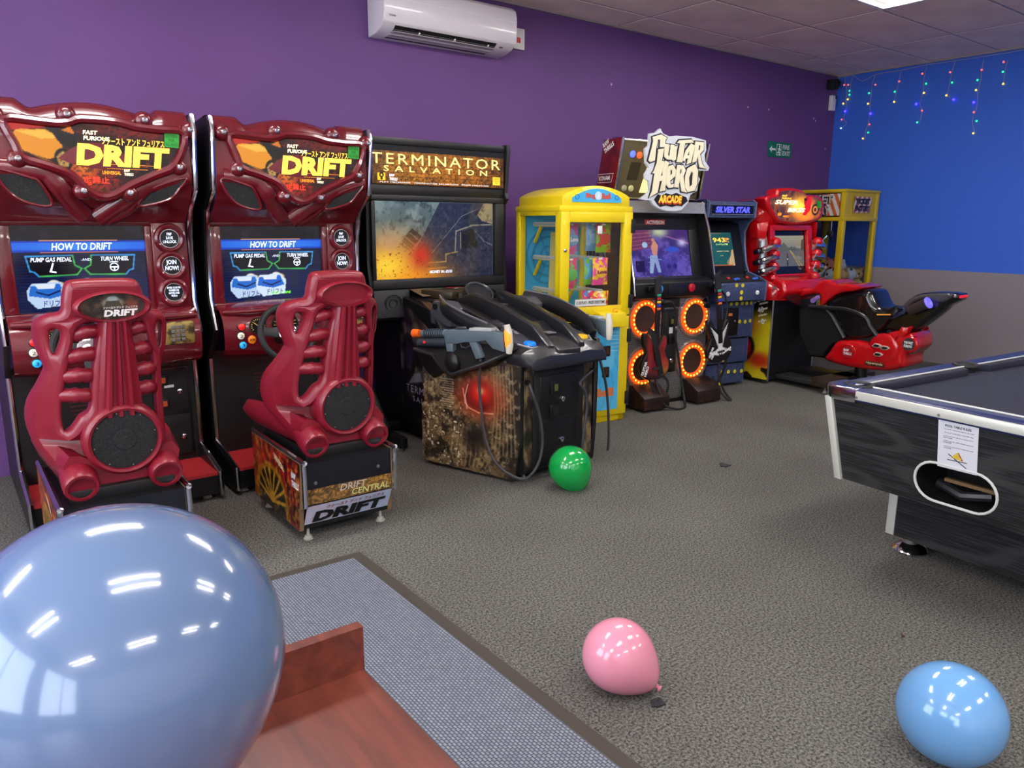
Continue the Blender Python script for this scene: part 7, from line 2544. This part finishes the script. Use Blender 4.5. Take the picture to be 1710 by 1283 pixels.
def zi(u, v):
    return AX(1360 + u * .2047, 100 + v * .2047, -.018)


LED = {c: mat('led_' + c, v, .4, emit=e) for c, v, e in (('red', (255, 90, 80), 2.0), ('green', (40, 230, 130), 2.4), ('amber', (255, 190, 60), 3.0), ('blue', (70, 50, 255), 4.0), ('white', (190, 220, 255), 2.0))}
bul = {}
for c in LED:
    bul[c] = MB().sphere((0, 0, 0), .0095 if c != 'blue' else .013, 10, 6).mesh('bulb')
    bul[c].materials.append(LED[c])
drops = [
    ([(255, 125), (250, 180), (265, 250), (258, 330), (262, 380), (250, 430), (240, 480), (262, 520), (225, 555)], [(243, 205, 'red'), (285, 285, 'green'), (235, 357, 'amber'), (250, 420, 'blue'), (222, 488, 'red'), (216, 558, 'white')]),
    ([(315, 125), (298, 190), (290, 260), (285, 320)], [(275, 204, 'red'), (286, 253, 'green'), (272, 322, 'amber')]),
    ([(498, 122), (475, 190), (465, 280), (455, 370), (455, 430), (440, 520), (418, 580), (412, 630)], [(497, 203, 'red'), (445, 272, 'green'), (437, 358, 'amber'), (457, 439, 'blue'), (448, 527, 'red'), (438, 593, 'green'), (395, 642, 'amber')]),
    ([(708, 88), (692, 170), (672, 250), (650, 335)], [(691, 176, 'red'), (655, 260, 'green'), (650, 343, 'amber')]),
    ([(918, 42), (903, 110), (890, 190), (888, 260), (862, 350), (878, 410), (868, 480), (845, 508)], [(880, 113, 'red'), (910, 195, 'green'), (893, 270, 'amber'), (830, 361, 'blue'), (877, 414, 'red'), (838, 510, 'green')]),
    ([(1148, 15), (1122, 100), (1105, 190), (1085, 280), (1110, 310)], [(1107, 101, 'red'), (1122, 185, 'green'), (1076, 290, 'amber'), (1135, 325, 'blue')]),
    ([(1380, 0), (1365, 90), (1358, 170), (1335, 260), (1325, 380), (1290, 490), (1305, 590)], [(1365, 82, 'red'), (1330, 165, 'green'), (1318, 246, 'amber'), (1299, 347, 'blue'), (1300, 427, 'red'), (1322, 500, 'green'), (1295, 599, 'amber')]),
    ([(1582, 5), (1560, 60), (1552, 120), (1540, 190)], [(1543, 17, 'red'), (1537, 98, 'green'), (1540, 196, 'amber')]),
    ([(1760, -40), (1748, 40), (1735, 140), (1745, 230), (1730, 320)], [(1752, 20, 'red'), (1735, 110, 'green'), (1738, 200, 'amber'), (1730, 325, 'blue')]),
]
wm = mat('pale_wire', (170, 160, 180), .5)
for path, bulbs in drops:
    wr = MB().tube(smooth_path([zi(*p) for p in path], 3), .0028, 5).build('drop_wire', wm, ic)
    for u, v, c in bulbs:
        inst('bulb', bul[c], wr, zi(u, v))
top = [zi(180, 135), zi(250, 125), zi(315, 128), zi(390, 172), zi(498, 120), zi(708, 84), zi(918, 40), zi(1148, 8), zi(1380, -28), zi(1582, -60), zi(1760, -95)]
top = [np.array([-.014, p[1], min(p[2], CEIL - .02)]) for p in top]
MB().tube(smooth_path(top, 4), .0035, 5).build('main_wire', wm, ic)

# ================================================================ POOL TABLE
FT = Fr(AZ(1378, 641, .80), -5)
pt = lthing('pool_table', FT, 'black wood grain pool table with chrome corners and blue cloth', 'pool table')


def grain_mat():
    m, nt, b, L = node_mat('black_wood_grain')
    tc = nt.nodes.new('ShaderNodeTexCoord')
    mp = nt.nodes.new('ShaderNodeMapping')
    mp.inputs['Scale'].default_value = (.55, .55, 2.2)
    n = nt.nodes.new('ShaderNodeTexNoise')
    n.inputs['Scale'].default_value = 2.6
    n.inputs['Detail'].default_value = 0.5
    fr = nt.nodes.new('ShaderNodeMath')          # growth rings: repeating levels of a stretched noise field
    fr.operation = 'MULTIPLY'
    fr.inputs[1].default_value = 24
    sn = nt.nodes.new('ShaderNodeMath')
    sn.operation = 'SINE'
    mp2 = nt.nodes.new('ShaderNodeMapping')
    mp2.inputs['Scale'].default_value = (.15, .15, 9)
    n2 = nt.nodes.new('ShaderNodeTexNoise')
    n2.inputs['Scale'].default_value = 34
    n2.inputs['Detail'].default_value = 2
    r1 = nt.nodes.new('ShaderNodeValToRGB')
    r1.color_ramp.elements[0].position = .45
    r1.color_ramp.elements[0].color = (0, 0, 0, 1)
    r1.color_ramp.elements[1].position = .95
    r1.color_ramp.elements[1].color = (1, 1, 1, 1)
    r2 = nt.nodes.new('ShaderNodeValToRGB')
    r2.color_ramp.elements[0].position = .45
    r2.color_ramp.elements[0].color = rgb((17, 17, 18))
    r2.color_ramp.elements[1].position = .62
    r2.color_ramp.elements[1].color = rgb((46, 46, 47))
    mx = nt.nodes.new('ShaderNodeMixRGB')
    mx.inputs[2].default_value = rgb((54, 54, 54))
    k = nt.nodes.new('ShaderNodeMath')
    k.operation = 'MULTIPLY'
    k.inputs[1].default_value = .6
    L.new(tc.outputs['Object'], mp.inputs[0])
    L.new(mp.outputs[0], n.inputs['Vector'])
    L.new(n.outputs['Fac'], fr.inputs[0])
    L.new(fr.outputs[0], sn.inputs[0])
    L.new(sn.outputs[0], r1.inputs['Fac'])
    L.new(tc.outputs['Object'], mp2.inputs[0])
    L.new(mp2.outputs[0], n2.inputs['Vector'])
    L.new(n2.outputs['Fac'], r2.inputs['Fac'])
    L.new(r1.outputs['Color'], k.inputs[0])
    L.new(k.outputs[0], mx.inputs[0])
    L.new(r2.outputs['Color'], mx.inputs[1])
    L.new(mx.outputs[0], b.inputs['Base Color'])
    b.inputs['Roughness'].default_value = .62
    b.inputs['Specular IOR Level'].default_value = .25
    return m


GRAIN = grain_mat()
ALU = mat('cream_aluminium', (200, 200, 190), .35, .2)
PL, PWd = 2.04, 1.18        # length along lx, width towards -ly
zt = .80
# body: tapers inwards; near end faces -x? (end) and the long side faces +y
def pbox(x0, y0, x1, y1, z0, z1, tp=0.0):
    return MB().hexa([(x0 + tp, y0 + tp, z0), (x1 - tp, y0 + tp, z0), (x1 - tp, y1 - tp, z0), (x0 + tp, y1 - tp, z0), (x0, y0, z1), (x1, y0, z1), (x1, y1, z1), (x0, y1, z1)])


zb0 = .376
shell = MB()
i0, i1 = (.012, -PWd + .012), (PL - .012, -.012)
# oval ball-return opening in the end panel (face at small lx)
oy0, oy1 = -.735, -.418
ocz, orr = .486, .082
# end panel built as a plate with an oval hole
def endmap(x, y, z):
    k = (y - zb0) / (zt - .05 - zb0)
    return np.array([.012 + .05 * (1 - k) + .012 - z, x, y])


oval = [(oy1 - orr + orr * math.cos(a), ocz + orr * math.sin(a)) for a in np.linspace(-PI / 2, PI / 2, 13)] + [(oy0 + orr + orr * math.cos(a), ocz + orr * math.sin(a)) for a in np.linspace(PI / 2, 3 * PI / 2, 13)]
ep = plate([[(-.012 - .05, zb0), (-.012, zt - .05), (-PWd + .012, zt - .05), (-PWd + .012 + .05, zb0)], oval], .024, 0, 1, endmap).build('end_panel', GRAIN, pt)
MB().tube([endmap(x, y, .014) for x, y in oval], .0055, 6, True).build('opening_trim', mat('trim_white', (206, 206, 200), .35), ep)
rec = MB().loft([[endmap(x, y, .0) for x, y in oval], [endmap(x, y, .0) + np.array([.22, 0, 0]) for x, y in oval]], cap0=False)
rec.build('ball_return', mat('return_black', (16, 15, 15), .45), ep)
MB().tube([endmap(oy0 + .06, ocz - .03, -.08), endmap((oy0 + oy1) / 2, ocz - .05, -.05), endmap(oy1 - .05, ocz - .03, -.08)], .02, 8).build('return_rail', mat('rail_black', (30, 30, 32), .3), ep)
MB().box((.12, oy0 + .04, ocz - .01), (.14, oy1 - .08, ocz + .004)).build('return_slat', mat('slat_wood', (110, 84, 52), .5), ep)
pbox(.26, -PWd + .03, PL - .012, -.03, zb0 + .0, zt - .05, .045).build('inner_box', BLACKM, pt)
for y, s in ((-.012, 1), (-PWd + .012, -1)):
    MB().hexa([(.012 + .05, y - s * .05, zb0), (PL - .06, y - s * .05, zb0), (PL - .06, y - s * .07, zb0), (.064, y - s * .07, zb0), (.012, y, zt - .05), (PL - .012, y, zt - .05), (PL - .012, y - s * .02, zt - .05), (.012, y - s * .02, zt - .05)]).build('side_board', GRAIN, pt)
for y in (-.012, -PWd + .012):
    s = 1 if y > -.5 else -1
    MB().hexa([(.048, y - s * .044, zb0 - .004), (.095, y - s * .044, zb0 - .004), (.095, y - s * .078, zb0 - .004), (.048, y - s * .078, zb0 - .004), (-.004, y + s * .008, zt - .05), (.04, y + s * .008, zt - .05), (.04, y - s * .026, zt - .05), (-.004, y - s * .026, zt - .05)]).build('corner_strip', ALU, pt, .004)
# plinth and feet
pbox(.33, -PWd + .16, PL - .33, -.165, .085, zb0 + .01, .0).build('plinth', GRAIN, pt)
MB().box((.325, -.20, .085), (.345, -.16, zb0)).build('plinth_strip', ALU, pt, .003)
ft_me = MB().lathe([(.0, 0), (.07, 0), (.078, .012), (.066, .03), (.035, .045), (.03, .09), (0, .09)], (0, 0, 0), (0, 0, 1), 24).mesh('chrome_foot')
ft_me.materials.append(CHROME)
for x in (.415, PL - .415):
    for y in (-.235, -PWd + .235):
        inst('chrome_foot', ft_me, pt, (x, y, 0))
# rails
NAVY = mat('navy_rail', (22, 32, 78), .4, coat=.15)
CLOTH = mat('navy_cloth', (46, 48, 60), .95, spec=.1, noise=(140, 2, (52, 54, 66), .4, .6))
rw = .10
rl = MB()
rl.box((.06, -rw, zt - .05), (PL - .06, .0, zt)).box((.06, -PWd, zt - .05), (PL - .06, -PWd + rw, zt)).box((.0, -PWd + .06, zt - .05), (rw, -.06, zt)).box((PL - rw, -PWd + .06, zt - .05), (PL, -.06, zt))
rl.build('top_rail', NAVY, pt, .006)
for q in (((-.008, -PWd + .12, zt - .042), (.012, -.13, zt - .004)), ((PL - .012, -PWd + .12, zt - .052), (PL + .008, -.13, zt - .004)), ((.13, -.012, zt - .052), (PL - .13, .008, zt - .004)), ((.13, -PWd - .008, zt - .052), (PL - .13, -PWd + .012, zt - .004))):
    b = MB().box(*q).build('rail_trim', ALU, pt, .006)
for k in range(3):
    MB().lathe([(.006, 0), (.005, .003), (0, .003)], (-.008, -.16 - .35 * k, zt - .03), (-1, 0, 0), 10).build('rail_screw', STEEL, pt)
MB().box((rw - .01, -PWd + rw - .01, zt - .045), (PL - rw + .01, -rw + .01, zt - .032)).build('playing_bed', CLOTH, pt)
CU = mat('cushion_cloth', (26, 28, 44), .9)
def cushion(p0, p1, n):
    p0, p1, n = (np.array(t, float) for t in (p0, p1, n))
    d = (p1 - p0) / np.linalg.norm(p1 - p0)
    q = [p0, p1, p1 + n * .045 - d * .035, p0 + n * .045 + d * .035]
    c = MB().slab([t + [0, 0, -.036] for t in q], (0, 0, .038)).build('cushion', CU, pt, .008)
    MB().tube([p0 + [0, 0, .003], p1 + [0, 0, .003]], .004, 6).build('cushion_line', mat('line_white', (205, 205, 200), .4), c)
hx = PL / 2
for y, s in ((-rw, -1), (-PWd + rw, 1)):
    cushion((rw + .06, y, zt), (hx - .065, y, zt), (0, s, 0))
    cushion((hx + .065, y, zt), (PL - rw - .06, y, zt), (0, s, 0))
cushion((rw, -rw - .06, zt), (rw, -PWd + rw + .06, zt), (1, 0, 0))
cushion((PL - rw, -rw - .06, zt), (PL - rw, -PWd + rw + .06, zt), (-1, 0, 0))
for x, sx_ in ((0, 1), (PL, -1)):
    for y, sy_ in ((0, -1), (-PWd, 1)):
        ol = []
        for a in np.linspace(0, PI / 2, 8):
            ol.append((.055 - .063 * math.sin(a + 0), .055 - .063 * math.cos(a)))
        lp = [(.155, -.009)] + [(u, v) for u, v in ol] + [(-.009, .155), (.11, .155)] + [(.12 + .05 * math.cos(a), .12 + .05 * math.sin(a)) for a in np.linspace(PI, 1.5 * PI, 9)] + [(.155, .11)]
        lp = [(.155, -.009), (.05, -.009), (.02, -.002), (.0, .018), (-.009, .05), (-.009, .155), (.075, .155), (.07, .12), (.085, .085), (.12, .07), (.155, .075)]
        plate([[(x + sx_ * a, y + sy_ * b) for a, b in lp]], .062, .008, 2, lambda a, b, c: np.array([a, b, zt - .026 + c])).build('corner_casting', CHROME, pt, angle=45)
        MB().torus((x + sx_ * .10, y + sy_ * .10, zt - .002), (0, 0, 1), .055, .012, 24, 8).build('pocket_ring', RUBBER, pt)
        MB().lathe([(.052, 0), (.048, -.08), (0, -.085)], (x + sx_ * .10, y + sy_ * .10, zt - .012), (0, 0, 1), 20).build('pocket', BLACKM, pt)
for y in (-.075, -PWd + .075):
    MB().torus((hx, y, zt - .002), (0, 0, 1), .05, .013, 24, 8).build('pocket_ring', RUBBER, pt)
    MB().lathe([(.048, 0), (.044, -.08), (0, -.085)], (hx, y, zt - .01), (0, 0, 1), 20).build('pocket', BLACKM, pt)

# rules sheet taped to the end panel
def epx(u, v, d=.016):
    # pixel on the end panel's plane
    a, b, c = endmap(-.2, .5, d), endmap(-.9, .5, d), endmap(-.2, .7, d)
    W = [FT.w(*q) for q in (a, b, c)]
    n = np.cross(W[1] - W[0], W[2] - W[0])
    return FT.loc(AP(u, v, W[0], n))


q = [epx(1565, 778), epx(1631, 794.5), epx(1638, 714), epx(1570, 699)]
eb = q[1] - q[0]
Ls = np.linalg.norm(eb)
eb = eb / Ls
et = q[3] - q[0]
et = et - eb * (et @ eb)
Hs = np.linalg.norm(et)
et = et / Hs
npn = np.cross(eb, et)
rs = thing('rules_sheet', FT.w(*((q[0] + q[1]) / 2)), 'white printed rules sheet taped to the pool table above the ball opening', 'notice', FT.a)
o0 = FT.loc(FT.w(*((q[0] + q[1]) / 2)))
INV[rs.name] = Matrix.Translation(-Vector([float(t) for t in o0]))
sh = MB().slab([q[0], q[0] + eb * Ls, q[0] + eb * Ls + et * Hs, q[0] + et * Hs], -npn * .001 if npn[0] < 0 else npn * .001).build('paper', mat('paper', (206, 206, 212), .6), rs)
nv = npn if npn[0] < 0 else -npn


def rt(s, u0, v0, u1, v1, **k):
    return text('lettering', s, sh, q[0] + eb * Ls * u0 + et * Hs * v0 + nv * .001, eb, et, Ls * (u1 - u0), Hs * (v1 - v0), T_BLACK, depth=.0008, **{'bold': .015, **k})


rt('POOL TABLE RULES:', .18, .86, .84, .91, bold=.02)
for k, (s, a) in enumerate((('• Do not sit or lean on the table or table edges', .80), ('• Do not sit on the table, or the table edges', .73), ('• Respect the pool cues: do not swing or throw', .66), ('them around', .63), ('• Return the cues, chalk and balls back to the', .56), ('staff', .53), ('If there are any problems, please tell a staff', .45), ('member', .42))):
    rt(s, .14 if k < 6 else .16, a, (.90 if len(s) > 20 else .36), a + .022)
tri = MB().prism([q[0] + eb * Ls * u + et * Hs * v + nv * .0015 for u, v in ((.36, .26), (.66, .22), (.54, .38))], nv * .0005).build('rack_picture', mat('ink_rack', (150, 40, 40), .5), sh)
db = MB()
for u, v in ((.42, .265), (.5, .26), (.58, .25), (.46, .30), (.54, .29), (.51, .335)):
    db.lathe([(.006, 0), (.006, .0006), (0, .0006)], q[0] + eb * Ls * u + et * Hs * v + nv * .002, nv, 10)
db.build('ball_picture', mat('ink_balls', (210, 180, 60), .5), tri)
cu = MB()
for a, b in (((.26, .19), (.75, .2)), ((.28, .31), (.74, .09))):
    cu.tube([q[0] + eb * Ls * a[0] + et * Hs * a[1] + nv * .0015, q[0] + eb * Ls * b[0] + et * Hs * b[1] + nv * .0015], .0014, 5)
cu.build('cue_picture', T_BLACK, sh)

# ================================================================ BALLOONS, TABLE, SCRAPS
def balloon(name, c, r, axis, m, label, stretch=1.12, knot=True, group=None, taper=.10):
    """c centre, axis points to the knot"""
    t = np.asarray(axis, float)
    t = t / np.linalg.norm(t)
    prof_ = []
    for k in range(29):
        a = PI * k / 28
        h = -math.cos(a)
        rr = math.sin(a)
        if h > 0:
            hh = h * (stretch + .16 * h * h)
            rr *= 1 - taper * h * h
        else:
            hh = h * .98
        prof_.append((r * rr, r * hh))
    prof_[-1] = (r * .06, r * (stretch + .17))
    low = min(c[2] - r * 1.0, c[2])
    th = thing(name, (c[0], c[1], max(c[2] - r, 0)), label, 'balloon', group=group)
    MB().lathe(prof_, c, t, 40).build('skin', m, th, angle=80)
    if knot:
        e = np.asarray(c) + t * r * (stretch + .16)
        MB().lathe([(r * .05, 0), (r * .075, r * .03), (r * .05, r * .06), (r * .04, r * .07), (r * .10, r * .13), (r * .085, r * .135), (r * .02, r * .10)], e, t, 14).build('knot', m, th)
    return th


def bal_mat(name, c, tr=.25):
    m = mat(name, c, .16, coat=.6, sss=0.0)
    return m


gb = AD(952, 779, 1.0) - CAM
def ball_at(u, v, rpx, z=None):
    """balloon resting on the floor: choose the distance at which its radius rpx matches its height"""
    d = _ray(u, v)
    # centre height = radius: CAM.z + d.z*t = rpx/F*t
    t = CAM[2] / (rpx / FPX - d[2])
    return CAM + d * t, rpx / FPX * t


c, r = ball_at(952, 780, 36.5)
balloon('balloon', c, r, (.28, -.22, -.9), bal_mat('green_latex', (12, 150, 66)), 'green balloon on the carpet against the shooting game pedestal')
c, r = ball_at(1032, 1094, 61)
balloon('balloon', c, r, (.36, -.50, -.42), bal_mat('pink_latex', (222, 142, 164)), 'pink balloon lying on the carpet with its knot showing', 1.12, taper=.16)
c, r = ball_at(1588, 1192, 84)
balloon('balloon', c, r, (.88, .33, -.18), bal_mat('sky_blue_latex', (104, 156, 206)), 'light blue balloon lying on open carpet in front of the pool table', 1.06)
TABZ = .70
bt = (CAM[2] - TABZ + .002) / (-_ray(204, 1100)[2] + 1.19 * 262 / FPX)
c = AD(204, 1100, bt)
r = 262 / FPX * bt
c = np.array([c[0], c[1], c[2]])
balloon('balloon', c, r, (-.1, -.25, -1), bal_mat('pale_blue_latex', (88, 111, 146)), 'large pale blue balloon standing on the reddish wooden table', max(1.02, 1.0), True)

# wooden table with an upstand
def wood_mat():
    m, nt, b, L = node_mat('mahogany_laminate')
    tc = nt.nodes.new('ShaderNodeTexCoord')
    mp = nt.nodes.new('ShaderNodeMapping')
    mp.inputs['Scale'].default_value = (14, 1.6, 14)
    n = nt.nodes.new('ShaderNodeTexNoise')
    n.inputs['Scale'].default_value = 2.2
    n.inputs['Detail'].default_value = 6
    n.inputs['Distortion'].default_value = .6
    r = nt.nodes.new('ShaderNodeValToRGB')
    r.color_ramp.elements[0].position = .3
    r.color_ramp.elements[0].color = rgb((84, 33, 22))
    r.color_ramp.elements[1].position = .72
    r.color_ramp.elements[1].color = rgb((124, 58, 42))
    L.new(tc.outputs['Object'], mp.inputs[0])
    L.new(mp.outputs[0], n.inputs['Vector'])
    L.new(n.outputs['Fac'], r.inputs['Fac'])
    L.new(r.outputs['Color'], b.inputs['Base Color'])
    b.inputs['Roughness'].default_value = .38
    b.inputs['Coat Weight'].default_value = .5
    b.inputs['Coat Roughness'].default_value = .25
    return m


WOOD = wood_mat()
tr_ = AZ(608, 1117, TABZ)
xr, yk = tr_[0], tr_[1]
tbx = thing('wooden_table', (xr - .6, yk - .6, 0), 'reddish brown wooden table with a low upright end board', 'table')
MB().box((xr - 1.3, yk - 1.25, TABZ - .03), (xr, yk + .001, TABZ)).build('table_top', WOOD, tbx, .002, 1)
tp = AY(608, 1045, yk)
upz = tp[2]
MB().box((xr - 1.3, yk, TABZ - .10), (xr + .002, yk + .022, upz)).build('end_board', WOOD, tbx, .0015, 1)
for x in (xr - 1.27, xr - .05):
    MB().box((x - .02, yk - 1.22, 0), (x + .02, yk - .02, TABZ - .03)).build('side_leg', WOOD, tbx, .002, 1)

# scraps on the floor
def scrap(pts, m, label, cat):
    P = [AZ(u, v, .004) for u, v in pts]
    mb = MB().prism(P, (0, 0, .004))
    n = len(P)
    mb.v = [(x, y, z + (.01 if i % n == 0 else 0) - .003) for i, (x, y, z) in enumerate(mb.v)]
    return single('carpet_scrap' if 'balloon' not in label else 'balloon_scrap', mb, m, label, cat)


scrap([(1086, 1174), (1102, 1165), (1112, 1176), (1098, 1181), (1088, 1180)], mat('scrap_black', (36, 36, 40), .7), 'dark scrap of burst rubber under the knot of the pink balloon', 'scrap')
scrap([(1201, 776), (1208, 773), (1221, 777), (1212, 780), (1203, 779)], MATS['scrap_black'], 'dark scrap on bare carpet in front of the guitar game', 'scrap')
scrap([(1504, 1061), (1508, 1060), (1511, 1063), (1506, 1064)], mat('scrap_brown', (70, 44, 30), .7), 'tiny brown crumb on the carpet near the light blue balloon', 'scrap')
